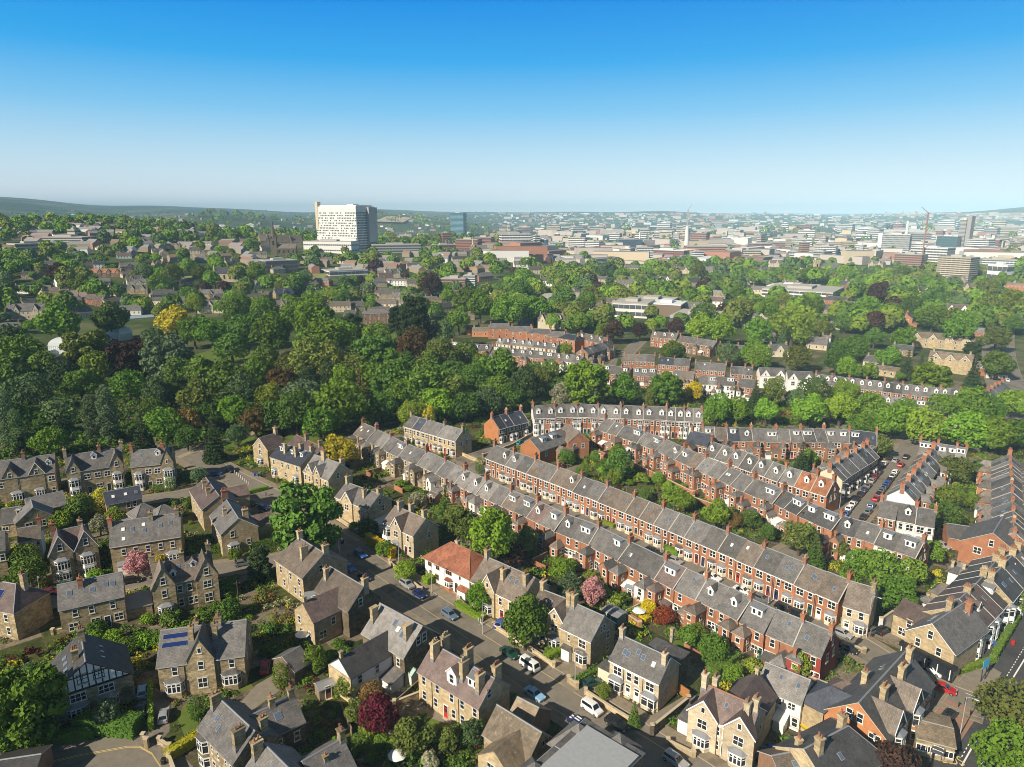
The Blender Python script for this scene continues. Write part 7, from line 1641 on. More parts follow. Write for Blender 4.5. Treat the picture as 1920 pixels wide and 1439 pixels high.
# low growth in the gardens: countable shrubs where the photograph shows them, planted clear of houses and streets
def shrubs(n, poly, seed, where, leaves='mid fresh deep olive lime mid deep', r=(.6, 1.6)):
 rn = random.Random(seed); lv = leaves.split(); xs = [p[0] for p in poly]; ys = [p[1] for p in poly]; k = t = 0
 while k < n and t < n * 40:
  t += 1; x, y = rn.uniform(min(xs), max(xs)), rn.uniform(min(ys), max(ys))
  if not in_poly(x, y, poly): continue
  g = P(x, y); rad = rn.uniform(*r)
  if blocked(g.x, g.y, rad * .6): continue
  lf = rn.choice(lv); kd = 'ball' if rn.random() < .12 else 'shrub'
  plant(kd, g.x, g.y, rad, lf, f"{TONE[lf]} {SHAPE[kd]} {where}", 'garden shrubs', 0, rn.uniform(.7, 1.1)); k += 1
shrubs(46, [(700, 850), (830, 900), (1000, 1000), (1200, 1080), (1360, 1170), (1470, 1250), (1400, 1270), (1200, 1170), (1000, 1060), (820, 960), (700, 880)], 1, 'in the yards behind the villas')
shrubs(34, [(1010, 850), (1120, 850), (1250, 920), (1400, 970), (1560, 1020), (1700, 1060), (1640, 1095), (1500, 1040), (1300, 960), (1130, 900)], 2, 'in the gardens between the brick rows')
shrubs(30, [(0, 1050), (250, 1030), (480, 1120), (560, 1230), (440, 1260), (250, 1230), (0, 1190)], 3, 'among the stone houses')
shrubs(26, [(560, 1150), (700, 1260), (920, 1400), (880, 1439), (640, 1439), (600, 1330)], 4, 'in the long back gardens')
shrubs(16, [(500, 900), (640, 960), (720, 1010), (700, 1040), (560, 960)], 5, 'along the main street\'s front gardens', 'lime fresh mid golden olive')
shrubs(14, [(880, 1110), (1010, 1190), (1150, 1290), (1300, 1390), (1280, 1410), (1120, 1310), (990, 1220), (880, 1140)], 6, 'in the front gardens above the parked cars', 'mid deep fresh lime')
shrubs(16, [(1740, 900), (1850, 870), (1860, 960), (1760, 980)], 7, 'beside the end-on brick rows', 'lime fresh mid')
shrubs(14, [(1800, 1120), (1900, 1080), (1919, 1130), (1850, 1230), (1780, 1210)], 8, 'in the main road front gardens', 'mid fresh lime deep')
shrubs(22, [(230, 950), (380, 930), (480, 1010), (400, 1040), (200, 1060), (100, 1000)], 9, 'between the stone houses\' lanes')
shrubs(18, [(0, 1230), (300, 1220), (320, 1400), (240, 1390), (80, 1400), (0, 1430)], 10, 'around the half-timbered house', 'deep mid bluish deep')
shrubs(24, [(890, 880), (1000, 930), (1250, 1045), (1560, 1180), (1540, 1188), (1240, 1060), (980, 945)], 11, 'before the bay-windowed brick row', 'fresh mid lime', (.35, .75))
# planting nobody could count: the gardens' low green and the wood's undergrowth
def cover(name, pts, seed, per, mats):
 rng = np.random.default_rng(seed); C, Nn, S, MI = [], [], [], []
 for x, y, r, h, mi in pts:
  k = per if r > .5 else per // 2
  d = rng.normal(0, 1, (k, 3)); d[:, 2] = np.abs(d[:, 2]); d /= np.linalg.norm(d, axis=1)[:, None]
  C.append(d * np.array([r, r, h]) * rng.uniform(.75, 1.1, (k, 1)) + np.array([x, y, .02])); Nn.append(d); S.append(np.full(k, min(.55, r * rng.uniform(.22, .32)))); MI.append(np.full(k, mi))
 C, Nn, S, MI = map(np.concatenate, (C, Nn, S, MI))
 v, q = leaf_quads(C, Nn, 1.0, rng, .5); v = v.reshape(-1, 4, 3); v = C[:, None, :] + (v - C[:, None, :]) * S[:, None, None]
 struct(name, mesh_np(name, v.reshape(-1, 3), q, [LEAF[m] for m in mats], MI), 'stuff')
def gardens():
 rn = random.Random(21); out = []
 ms = ['deep', 'mid', 'fresh', 'olive', 'lime', 'yellow', 'bronze', 'maroon', 'blossom']
 cl = []
 for i in range(4000):                                            # beds: little groups of plants
  x, y = rn.uniform(-185, 205), rn.uniform(82, 330)
  if abs(x) > y * .80 + 6 or in_poly(x, y, WOODP): continue
  cl.append((x, y, rn.uniform(1.2, 4.5), rn.choice((0, 0, 0, 1, 1, 1, 2, 2, 3, 3, 4, 5, 6, 7, 8))))
 for x, y, s_, m0 in cl:
  for k in range(int(3 + s_ * 3.2)):
   a = rn.uniform(0, 6.28); q = s_ * rn.random() ** .6; px, py = x + q * math.cos(a), y + q * math.sin(a); r = rn.uniform(.3, 1.05)
   if blocked(px, py, r * .7) or any(in_poly(px, py, p) for p in PATCHES if abs(p[0][0] - px) < 30 and abs(p[0][1] - py) < 30): continue
   out.append((px, py, r, r * rn.uniform(.7, 1.9), m0 if rn.random() < .7 else rn.randrange(6)))
 cover('garden_planting', out, 4, 34, ms)
 out = []
 xs = [p[0] for p in WOODP]; ys = [p[1] for p in WOODP]
 for i in range(3800):
  x, y = rn.uniform(min(xs), max(xs)), rn.uniform(min(ys), max(ys))
  if not in_poly(x, y, WOODP) or blocked(x, y, 1) or any(in_poly(x, y, p) for p in PATCHES): continue
  r = rn.uniform(1.3, 4.2); out.append((x, y, r, r * rn.uniform(.6, 1.5), rn.choice((0, 0, 0, 1, 1, 2, 3))))
 cover('woodland_undergrowth', out, 5, 85, ['deep', 'mid', 'olive', 'pine'])
gardens()
shrubs(18, [(700, 850), (830, 900), (1000, 1000), (1200, 1080), (1360, 1170), (1470, 1250), (1400, 1270), (1200, 1170), (1000, 1060), (820, 960), (700, 880)], 31, 'tall among the yards behind the villas', 'fresh mid deep lime olive', (1.5, 2.5))
shrubs(18, [(1010, 850), (1120, 850), (1250, 920), (1400, 970), (1560, 1020), (1700, 1060), (1640, 1095), (1500, 1040), (1300, 960), (1130, 900)], 32, 'tall among the gardens between the brick rows', 'fresh mid deep lime olive', (1.5, 2.6))
shrubs(16, [(0, 1050), (250, 1030), (480, 1120), (560, 1230), (440, 1260), (250, 1230), (0, 1190)], 33, 'tall among the stone houses', 'fresh mid deep olive', (1.5, 2.5))
# ------------------------------------------------------------------ vehicles
def car_paint(name, c, metal=0.0): return flat('paint_' + name, c, .28, .6, metal)
PAINT = {k: car_paint(k, v, m) for k, v, m in (('white', (.78, .78, .77), 0), ('silver', (.46, .47, .48), .4), ('grey', (.20, .21, .22), .4), ('black', (.014, .014, .016), 0), ('navy', (.012, .025, .11), 0), ('blue', (.02, .09, .36), 0), ('bright blue', (.03, .19, .55), 0), ('pale blue', (.26, .48, .72), 0),
 ('steel blue', (.16, .23, .34), .3), ('red', (.42, .015, .02), 0), ('maroon', (.18, .015, .03), 0), ('dark green', (.012, .06, .045), 0), ('teal', (.03, .22, .25), 0))}
M_TYRE = flat('tyre_rubber', (.018, .018, .018), .8)
M_HUB = flat('alloy', (.42, .42, .43), .35, .5, .7)
M_CARG = flat('car_glass', (.012, .016, .022), .04, 1.0)
M_HEAD = flat('lamp_clear', (.72, .73, .74), .15, .8)
M_TAIL = flat('lamp_red', (.40, .02, .015), .3)
CARS = {  # side profile of the painted shell (x, z) from the nose; cabin (x0 base, x0 top, x1 top, x1 base), height
 'hatch': ([(-1.95, .28), (-1.98, .62), (-1.80, .80), (-.95, .95), (1.75, 1.0), (1.93, .78), (1.93, .28)], (-1.0, -.28, 1.25, 1.80), 1.47, .86),
 'saloon': ([(-2.2, .28), (-2.24, .62), (-2.05, .78), (-1.0, .93), (1.35, .98), (2.12, .95), (2.22, .70), (2.2, .28)], (-1.05, -.35, .85, 1.50), 1.42, .88),
 'estate': ([(-2.2, .28), (-2.24, .64), (-2.05, .80), (-1.0, .96), (1.95, 1.0), (2.18, .78), (2.18, .28)], (-1.1, -.4, 1.75, 2.12), 1.50, .89),
 'jeep': ([(-2.2, .36), (-2.24, .82), (-2.1, .98), (-1.05, 1.10), (2.05, 1.12), (2.2, .9), (2.2, .36)], (-1.1, -.55, 1.95, 2.14), 1.80, .92),
 'van': ([(-2.0, .3), (-2.05, .75), (-1.85, .95), (-1.2, 1.10), (1.95, 1.15), (2.05, .8), (2.05, .3)], (-1.25, -.6, 1.92, 2.02), 1.85, .88),
 'camper': ([(-2.2, .35), (-2.26, .75), (-2.2, 1.05), (2.15, 1.05), (2.2, .7), (2.2, .35)], (-2.2, -1.85, 2.0, 2.15), 1.98, .88)}
def car_meshes(kind):
 def make():
  prof, (a, b_, c, d), H, hw = CARS[kind]
  b = MB(); n = len(prof); rows = []
  for y, ins, dz in ((-hw, .0, .0), (-hw + .10, .0, .0), (hw - .10, .0, .0), (hw, .0, .0)):
   e = abs(y) > hw - .05
   rows.append([b.p((x * (.975 if e else 1), y, z - (.07 if e and z > .6 else 0) + (.05 if e and z < .4 else 0))) for x, z in prof])
  for r0, r1 in zip(rows, rows[1:]):
   for k in range(n): b.f.append([r0[k], r0[(k + 1) % n], r1[(k + 1) % n], r1[k]]); b.m.append(0)
  b.f.append(rows[0][::-1]); b.m.append(0); b.f.append(rows[-1]); b.m.append(0)
  zb = prof[3][1] - .05; t = hw - .20
  lo = [(a, -hw + .06, zb), (d, -hw + .06, zb), (d, hw - .06, zb), (a, hw - .06, zb)]; hi = [(b_, -t, H), (c, -t, H), (c, t, H), (b_, t, H)]
  b.hexa(lo, hi, 0)
  b.hexa([(b_ + .05, -t + .05, H), (c - .05, -t + .05, H), (c - .05, t - .05, H), (b_ + .05, t - .05, H)], [(b_ + .25, -t + .2, H + .05), (c - .25, -t + .2, H + .05), (c - .25, t - .2, H + .05), (b_ + .25, t - .2, H + .05)], 0)
  body = b.mesh('body', [PAINT['white']])
  def pane(q, off):
   m = MB(); m.hexa(q, [(p[0] + off[0], p[1] + off[1], p[2] + off[2]) for p in q], 0); return m.mesh('window', [M_CARG])
  def lerp(p, q, f): return tuple(p[k] + (q[k] - p[k]) * f for k in range(3))
  g = {}
  for nm, (i, j), off in (('windscreen', (0, 3), (-.015, 0, .01)), ('rear_window', (1, 2), (.015, 0, .01))):
   p = [lerp(lerp(lo[i], hi[i], f), lerp(lo[j], hi[j], f), s) for f, s in ((.16, .08), (.16, .92), (.92, .90), (.92, .10))]; g[nm] = pane(p, off)
  for nm, (i, j), off in (('sa', (0, 1), (0, -.015, .004)), ('sb', (3, 2), (0, .015, .004))):
   p = [lerp(lerp(lo[i], hi[i], f), lerp(lo[j], hi[j], f), s) for f, s in ((.2, .09), (.2, .93), (.9, .92), (.9, .11))]; g[nm] = pane(p, off)
  m = MB()
  for k in range(14):
   q = [(.32 * math.cos(k * math.pi / 7), .32 * math.sin(k * math.pi / 7)) for k in (k, k + 1)]
   m.poly([(q[0][0], -.1, q[0][1]), (q[1][0], -.1, q[1][1]), (q[1][0], .1, q[1][1]), (q[0][0], .1, q[0][1])], 0)
   for y in (-.1, .1): m.poly([(q[0][0], y, q[0][1]), (q[1][0], y, q[1][1]), (0, y, 0)], 0); m.poly([(q[0][0] * .62, y * 1.08, q[0][1] * .62), (q[1][0] * .62, y * 1.08, q[1][1] * .62), (0, y * 1.08, 0)], 1)
  g['wheel'] = m.mesh('wheel', [M_TYRE, M_HUB])
  m = MB(); m.box(-.06, .06, -.19, .19, -.08, .08); g['headlight'] = m.mesh('headlight', [M_HEAD])
  m = MB(); m.box(-.05, .05, -.13, .13, -.13, .13); g['tail_light'] = m.mesh('tail_light', [M_TAIL])
  return body, g, prof, hw
 return cached(('car', kind), make)
def car(x, y, dirpx, paint, kind, label, group='cars parked along the streets', stripes=None, z=.035, ang=None):
 p = P(x, y, .5); q = P(x + dirpx[0], y + dirpx[1], .5); d = q - p
 a = math.atan2(d.y, d.x) + math.pi if ang is None else ang          # the nose is at -x
 body, g, prof, hw = car_meshes(kind)
 nm = {'van': 'small_van', 'camper': 'campervan'}.get(kind, 'parked_car')
 r = thing(nm, p.x, p.y, z, a, label, 'van' if kind in ('van', 'camper') else 'car', group)
 link('body', body, r, mat=PAINT[paint])
 link('windscreen', g['windscreen'], r); link('rear_window', g['rear_window'], r); link('side_window', g['sa'], r); link('side_window', g['sb'], r)
 if kind == 'van': pass
 xw = prof[0][0] * .66
 for wx in (xw, -xw):
  for s in (-1, 1): link('wheel', g['wheel'], r, (wx, s * (hw - .06), .32))
 for s in (-1, 1):
  link('headlight', g['headlight'], r, (prof[1][0] * .965, s * (hw - .26), .66)); link('tail_light', g['tail_light'], r, (prof[-2][0] * .985, s * (hw - .16), .78))
 if stripes:
  b = MB()
  for s in (-1, 1): b.box(-2.0, -.95, s * .3 - .16, s * .3 + .16, .93, .965); b.box(-.3, .8, s * .3 - .16, s * .3 + .16, 1.475, 1.49); b.box(1.5, 2.0, s * .3 - .16, s * .3 + .16, .975, .995)
  link('stripe', b.mesh('stripe', [PAINT[stripes]]), r)
 return r
D1, D2, D3 = (50, 34), (50, 21), (34, -36)
for x, y, d, pt, kd, lab, *st in (
 (763, 1097, D1, 'silver', 'jeep', 'tall silver car with roof window, parked above the navy hatchback'), (787, 1115, D1, 'navy', 'hatch', 'navy hatchback parked just below the tall silver car'), (843, 1153, D1, 'steel blue', 'estate', 'blue grey estate car driving in the open street'),
 (955, 1225, D1, 'dark green', 'saloon', 'dark green saloon above the white campervan'), (993, 1249, D1, 'white', 'camper', 'white campervan parked at the kerb below the green saloon'), (1002, 1302, D1, 'pale blue', 'saloon', 'pale blue saloon on the shadowed side of the street'),
 (1110, 1330, D1, 'white', 'van', 'small white van with red lettered side'), (1086, 1358, D1, 'navy', 'saloon', 'dark blue sports car with white stripes beside the flat roof', 'white'), (1156, 1358, D1, 'black', 'estate', 'shiny black estate car below the white van'), (1266, 1426, D1, 'silver', 'estate', 'silver estate car at the bottom edge of the main street'),
 (938, 1170, (20, -30), 'blue', 'hatch', 'dark blue car in the drive beside the round tree'), (1110, 1281, (26, -8), 'dark green', 'hatch', 'dark teal car tucked in the drive behind a hedge'), (676, 1040, D1, 'blue', 'estate', 'royal blue car half in shade beside the yellow hedge'), (655, 1066, D1, 'bright blue', 'hatch', 'bright blue car parked in the house shadow'),
 (683, 1084, D1, 'navy', 'hatch', 'navy car in deep shadow below the bright blue one'), (786, 1067, (26, -6), 'black', 'estate', 'black car in the white house\'s drive'), (455, 1057, (50, -9), 'grey', 'hatch', 'grey hatchback on the side street beside the dark tree'), (247, 1089, (50, -8), 'black', 'estate', 'black estate behind the flat fronted stone house'),
 (95, 1111, (50, -10), 'maroon', 'hatch', 'dark red car at the western side street'), (267, 1298, (3, -30), 'pale blue', 'hatch', 'pale blue car at the head of the shaded drive'), (265, 1338, (3, -30), 'black', 'jeep', 'black car in the shaded drive below the pale blue one'), (307, 1343, (5, -30), 'silver', 'hatch', 'silver car in the sunny drive of the solar panelled house'),
 (497, 1252, (4, -30), 'red', 'hatch', 'red car in shadow behind the solar panelled house'), (530, 948, D1, 'silver', 'hatch', 'silver car with blue sheen at the street junction'), (470, 945, (40, 12), 'black', 'hatch', 'first dark car in the shaded bay at the street head'), (494, 953, (40, 12), 'navy', 'hatch', 'navy car in the shaded bay at the street head'),
 (433, 882, D1, 'black', 'jeep', 'dark jeep near the top of the main street'), (404, 889, (40, -6), 'blue', 'hatch', 'blue car in the shade at the top of the street'),
 (1392, 1108, D2, 'white', 'saloon', 'white saloon in front of the bay-windowed row'), (1427, 1123, D2, 'grey', 'estate', 'grey estate next below the white saloon'), (1471, 1141, D2, 'black', 'estate', 'black estate before the maroon front door'), (1501, 1157, D2, 'black', 'jeep', 'black jeep next below the black estate'), (1580, 1189, D2, 'silver', 'hatch', 'silver hatchback at the lower end of the brick row'),
 (1590, 1217, D2, 'black', 'hatch', 'black hatchback beside the red painted end house'), (1634, 1183, (26, -14), 'grey', 'hatch', 'dark grey car on the shop\'s parking ground'), (1655, 1183, (26, -14), 'black', 'hatch', 'black car on the shop\'s parking ground'), (1748, 1256, (40, 24), 'white', 'estate', 'white car by the corner shop front'), (1768, 1291, (40, 14), 'red', 'saloon', 'bright red car turning out by the corner block'),
 (1779, 1342, (18, -20), 'black', 'hatch', 'black car parked on the red paving by the main road'), (1224, 1035, D2, 'black', 'estate', 'black estate near the round hedge of the brick row'), (1266, 1052, D2, 'silver', 'hatch', 'silver car below the black estate near the round hedge'), (1336, 1083, D2, 'white', 'estate', 'white estate at the middle of the brick row'), (975, 831, (40, -20), 'teal', 'hatch', 'small teal car by the orange gable'),
 (1768, 1024, (26, 10), 'silver', 'hatch', 'silver car in the white trio\'s yard'), (1881, 1072, (50, -12), 'white', 'van', 'small white van on the road by the brick end house'), (1905, 1070, (50, -12), 'silver', 'hatch', 'silver car behind the white van at the right edge'), (1500, 1212, D2, 'grey', 'hatch', 'grey car in the shade at the row\'s far kerb'), (905, 905, D2, 'white', 'hatch', 'white car at the upper end of the row street'), (1040, 965, D2, 'navy', 'hatch', 'navy car at the upper part of the row street'), (1110, 998, D2, 'silver', 'hatch', 'pale silver car at the upper part of the row street'),
 (1160, 1012, D2, 'black', 'hatch', 'black hatchback in the shade of the row street')):
 car(x, y, d, pt, kd, lab, stripes=st[0] if st else None)
ST = ((1667, 859, 'black'), (1658, 870, 'white'), (1679, 864, 'silver'), (1699, 857, 'black'), (1689, 872, 'red'), (1648, 886, 'black'), (1641, 894, 'maroon'), (1679, 886, 'white'), (1674, 893, 'silver'), (1669, 900, 'black'), (1664, 907, 'blue'), (1635, 902, 'silver'), (1628, 911, 'grey'), (1659, 914, 'navy'), (1654, 920, 'grey'), (1649, 927, 'black'), (1620, 920, 'navy'), (1613, 928, 'black'), (1643, 935, 'red'), (1605, 938, 'black'), (1599, 946, 'white'), (1592, 954, 'white'), (1586, 963, 'bright blue'), (1634, 949, 'steel blue'), (1628, 960, 'grey'), (1620, 970, 'black'))
for i, (x, y, c) in enumerate(ST): car(x, y, D3, c, random.Random(i).choice(('hatch', 'saloon', 'estate', 'hatch')), f"{c} car parked in the double row on the car filled street", 'cars in the car filled street')
strip('far_road', smooth_pts([(1935, 520), (1905, 560), (1880, 610), (1872, 660), (1885, 720), (1930, 790)]), -9, 9, .35, .35, M_ROAD)
for i, (x, y) in enumerate(((1912, 553), (1900, 566), (1893, 580), (1888, 592), (1905, 572), (1884, 606), (1878, 622), (1889, 640), (1878, 655), (1880, 690), (1890, 715))): car(x, y, (8, -14), ('white', 'black', 'silver', 'red', 'blue')[i % 5], 'hatch', f"{('white', 'black', 'silver', 'red', 'blue')[i % 5]} car on the far main road", 'cars on the far main road', z=.4)
# ------------------------------------------------------------------ street furniture and garden things
def lamp_post(x, y, h, label, to=(1, 0)):
 g = P(x, y); r = thing('street_lamp', g.x, g.y, 0, math.atan2(to[1], to[0]), label, 'lamp post', 'street lamps')
 b = MB(); b.cyl(0, 0, 0, h * .3, .10, .09, 8); b.cyl(0, 0, h * .3, h, .07, .05, 8); b.tube((0, 0, h), (1.3, 0, h + .25), .04, .035, 6); link('post', b.mesh('post', [M_CONCG]), r)
 b = MB(); b.hexa([(1.1, -.14, h + .16), (1.85, -.14, h + .2), (1.85, .14, h + .2), (1.1, .14, h + .16)], [(1.15, -.09, h + .32), (1.8, -.09, h + .32), (1.8, .09, h + .32), (1.15, .09, h + .32)]); link('lamp_head', b.mesh('lamp_head', [M_METAL]), r)
for x, y, h, lab in ((1078, 1289, 8, "lamp post at the gate below the glazed porch house"), (638, 1063, 8, "lamp post by the bright blue car"), (80, 1140, 8, "lamp post above the dark red car"), (1625, 1194, 9.5, "tall lamp post beside the shop's parking ground"), (1574, 953, 8, "lamp post at the bottom of the car filled street"), (810, 1112, 7.5, "lamp post beside the white house's hedge"),
     (520, 905, 7, "lamp post before the dark roofed pair"), (1238, 1040, 7, "lamp post before the bay-windowed brick row"), (1800, 1378, 7.5, "lamp post by the mossy shop roof"), (1440, 1135, 7, "lamp post at the lower part of the brick row"), (748, 1055, 7, "lamp post beside the yellow topped hedge"), (905, 1190, 7.5, "lamp post by the walking person")): lamp_post(x, y, h, lab, (.7, -.7))
def pole(x, y, h, label):
 g = P(x, y); r = thing('telegraph_pole', g.x, g.y, 0, .4, label, 'pole', 'telegraph poles'); b = MB(); b.cyl(0, 0, 0, h, .14, .10, 8); link('post', b.mesh('post', [M_BARK]), r)
 b = MB(); b.box(-.7, .7, -.05, .05, h - .6, h - .48); link('crossbar', b.mesh('crossbar', [M_BARK]), r)
for x, y, h, lab in ((450, 1150, 8, "wooden pole in the dark garden by the side street"), (1500, 1008, 8, "wooden pole behind the short white-ended row"), (1215, 900, 8, "wooden pole in the gardens between brick rows"), (690, 838, 9, "wooden pole at the wood's edge behind the stepped row")): pole(x, y, h, lab)
def wheelie(x, y, c, label, a=0.4):
 g = P(x, y); r = thing('wheelie_bin', g.x, g.y, .03, a, label, 'bin', 'wheelie bins'); col = flat('bin_' + c, {'blue': (.02, .10, .42), 'black': (.02, .02, .022), 'brown': (.14, .07, .03), 'red': (.4, .02, .02)}[c], .5)
 b = MB(); b.hexa([(-.24, -.26, .08), (.24, -.26, .08), (.24, .28, .08), (-.24, .28, .08)], [(-.29, -.34, .95), (.29, -.34, .95), (.29, .34, .95), (-.29, .34, .95)]); link('body', b.mesh('body', [col]), r)
 b = MB(); b.hexa([(-.31, -.38, .95), (.31, -.38, .95), (.31, .36, .95), (-.31, .36, .95)], [(-.28, -.33, 1.03), (.28, -.33, 1.03), (.28, .3, 1.08), (-.28, .3, 1.08)]); link('lid', b.mesh('lid', [col]), r)
for i, (x, y, c, lab) in enumerate(((280, 1302, 'blue', 'blue wheelie bin by the shaded drive'), (1113, 1268, 'blue', 'blue wheelie bin in the drive of the teal car'), (787, 1043, 'blue', 'blue wheelie bin beside the dark villa wall'), (478, 893, 'blue', 'first blue wheelie bin by the dark roofed pair'), (484, 894, 'blue', 'second blue wheelie bin by the dark roofed pair'), (491, 895, 'black', 'black wheelie bin by the dark roofed pair'), (1431, 1410, 'blue', 'blue wheelie bin in the alley, lower'), (1443, 1406, 'blue', 'blue wheelie bin in the alley, upper'), (1461, 1120, 'blue', 'blue wheelie bin before the brick row'),
 (1287, 913, 'blue', 'blue wheelie bin in the brick yard, first of three'), (1292, 914, 'blue', 'blue wheelie bin in the brick yard, second of three'), (1303, 918, 'blue', 'blue wheelie bin in the brick yard, set apart'), (1848, 1152, 'blue', 'blue wheelie bin in the main road garden, upper'), (1809, 1208, 'blue', 'blue wheelie bin beside the shop corner'), (1866, 1213, 'blue', 'blue wheelie bin by the clipped main road hedge'), (1898, 1210, 'red', 'red litter bin on the main road pavement'), (1103, 1255, 'black', 'black wheelie bin by the bay of the porch house'), (642, 1020, 'black', 'black bin at the kerb under the street tree'), (307, 1433, 'black', 'black bin at the yellow lined corner'), (140, 1250, 'blue', 'blue bin above the half-timbered house'))): wheelie(x, y, c, lab, i * .7)
def parasol(x, y, label):
 g = P(x, y); r = thing('parasol', g.x, g.y, 0, 0, label, 'parasol', 'white garden parasols'); b = MB(); b.cyl(0, 0, 0, 2.5, .03, .03, 6); link('pole', b.mesh('pole', [M_METAL]), r)
 b = MB(); b.cyl(0, 0, 2.0, 2.6, 1.6, .05, 8, 0, True); link('canopy', b.mesh('canopy', [M_WHITE]), r)
parasol(569, 1205, "white parasol between the mauve roofed house and the willow"); parasol(746, 1435, "white parasol on the lawn at the bottom edge"); parasol(1197, 1160, "pale parasol in the yard beside the golden bush")
def hut(x, y, L, D, ze, zr, wall, roof, label, rot, name='shed', door=None):
 g = P(x, y); c = Vector((math.cos(rot), math.sin(rot))) * L / 2
 a, b_ = g - c, g + c
 h = House(a, b_, zr, ze, D, 'white', 'grey', name, label, 'shed', 'garden sheds', detail=0, oh=.15, ov=.15)
 for o, m in ((h.wallo, wall), (h.roof, roof)): o.material_slots[0].link = 'OBJECT'; o.material_slots[0].material = m
 h.part('door', door_mesh(), 0, -D / 2 - .01, 0, 0, mat=door or DOORS[7])
 return h
M_WOOD = flat('weathered_boards', (.26, .20, .14), .85, .1, 0, .2); M_WOODO = flat('orange_fence', (.38, .17, .06), .8, .1, 0, .15)
hut(612, 1302, 3.4, 2.6, 2.2, 2.9, M_WOOD, M_METAL, "wooden shed with pale sheet roof on the small lawn", .6)
hut(773, 1276, 2.6, 2.2, 2.1, 3.0, M_WHITE, flat('mint_green', (.36, .52, .44), .7), "playhouse with mint green gable and purple door", -.8, 'playhouse', flat('purple_door', (.28, .05, .45), .5))
h = V("small slate roofed outbuilding beside the willow", (530, 1232), (562, 1213), 6.5, 5.0, 3.2, 'dark', 'grey', 'stone_outbuilding')
hut(590, 1130, 4, 3, 2.2, 2.8, M_WOOD, M_LEAD, "low wooden garden store by the dark garden", .3); hut(1185, 1120, 3, 2.4, 2.1, 2.7, M_WOOD, M_LEAD, "garden shed behind the grey semi", -.7); hut(1330, 1020, 3, 2.4, 2.1, 2.8, M_WOODO, M_LEAD, "orange shed in the gardens between brick rows", -.8); hut(1128, 862, 3.4, 2.4, 2.2, 2.8, M_WOODO, flat('rust_roof', (.32, .10, .05), .8), "rust roofed shed in the upper gardens", -.8); hut(1300, 1170, 3.6, 3, 2.3, 2.9, M_WHITE, M_WHITE, "white summerhouse in the brick yards", -.7, 'summerhouse')
hut(815, 940, 3.4, 2.8, 2.2, 2.9, M_WOOD, ROOF['brown'], "brown shed behind the corner bay villa", -.7); hut(1150, 1165, 4.5, 3.2, 2.4, 2.6, flat('teal_boards', (.08, .22, .22), .7), M_LEAD, "dark teal garden room behind the porch house", -.8)
g = P(1517, 1368); r = thing('skip', g.x, g.y, 0, .5, "yellow skip in the alley by the rendered house", 'skip'); m_y = flat('skip_yellow', (.66, .50, .02), .5)
b = MB(); b.hexa([(-1.1, -.8, .1), (1.1, -.8, .1), (1.1, .8, .1), (-1.1, .8, .1)], [(-1.8, -.9, 1.3), (1.8, -.9, 1.3), (1.8, .9, 1.3), (-1.8, .9, 1.3)]); link('body', b.mesh('body', [m_y]), r)
b = MB(); b.box(-1.85, 1.85, -.98, -.9, 1.2, 1.36); b.box(-1.85, 1.85, .9, .98, 1.2, 1.36); link('rim', b.mesh('rim', [m_y]), r)
def board(x, y, w, h, z, ang, cols, label, name='advertising_board'):
 g = P(x, y); r = thing(name, g.x, g.y, 0, ang, label, 'sign', 'street signs and boards')
 for s in (-1, 1): b = MB(); b.box(s * w * .35 - .06, s * w * .35 + .06, 0, .12, 0, z + h); link('post', b.mesh('post', [M_IRON]), r)
 b = MB(); b.box(-w / 2, w / 2, -.08, 0, z + h * .4, z + h, 0); b.box(-w / 2, w / 2, -.08, 0, z, z + h * .4, 1); link('panel', b.mesh('panel', cols), r)
m_sky = flat('sign_blue', (.08, .42, .68), .4)
board(1697, 1395, 3.4, 2.6, 1.0, .5, [M_WHITE, m_sky], "white and blue board on the small lawn"); board(1843, 1277, 2.0, 1.9, 2.9, .5, [m_sky, m_sky], "bright blue sign on two legs by the forecourt"); board(1822, 1238, 3.2, .7, .4, -.5, [M_BLACK, M_BLACK], "long black board on the forecourt hedge wall")
for i, (x, y, lab) in enumerate(((1797, 1326, 'black bollard nearest the side road mouth'), (1809, 1320, 'black bollard at the kerb corner'), (1819, 1342, 'black bollard by the tan dropped kerb'), (1752, 1310, 'black cycle stand post on the paving'))):
 g = P(x, y); b = MB(); b.cyl(0, 0, 0, .95, .09, .08, 8); b.cyl(0, 0, .95, 1.05, .11, .06, 8); tag(link('bollard', b.mesh('bollard', [M_BLACK]), None, (g.x, g.y, .05)), lab, 'bollard', 'black bollards')
for i in range(9):
 x, y = 437 + i * 3.6, 885 + i * 3.0; g = P(x, y); b = MB(); b.cyl(0, 0, 0, .9, .1, .09, 8); b.cyl(0, 0, .9, 1.0, .12, .07, 8); tag(link('bollard', b.mesh('bollard', [M_WHITE]), None, (g.x, g.y, .05)), "white bollard in the row at the head of the main street", 'bollard', 'white bollards across the street head')
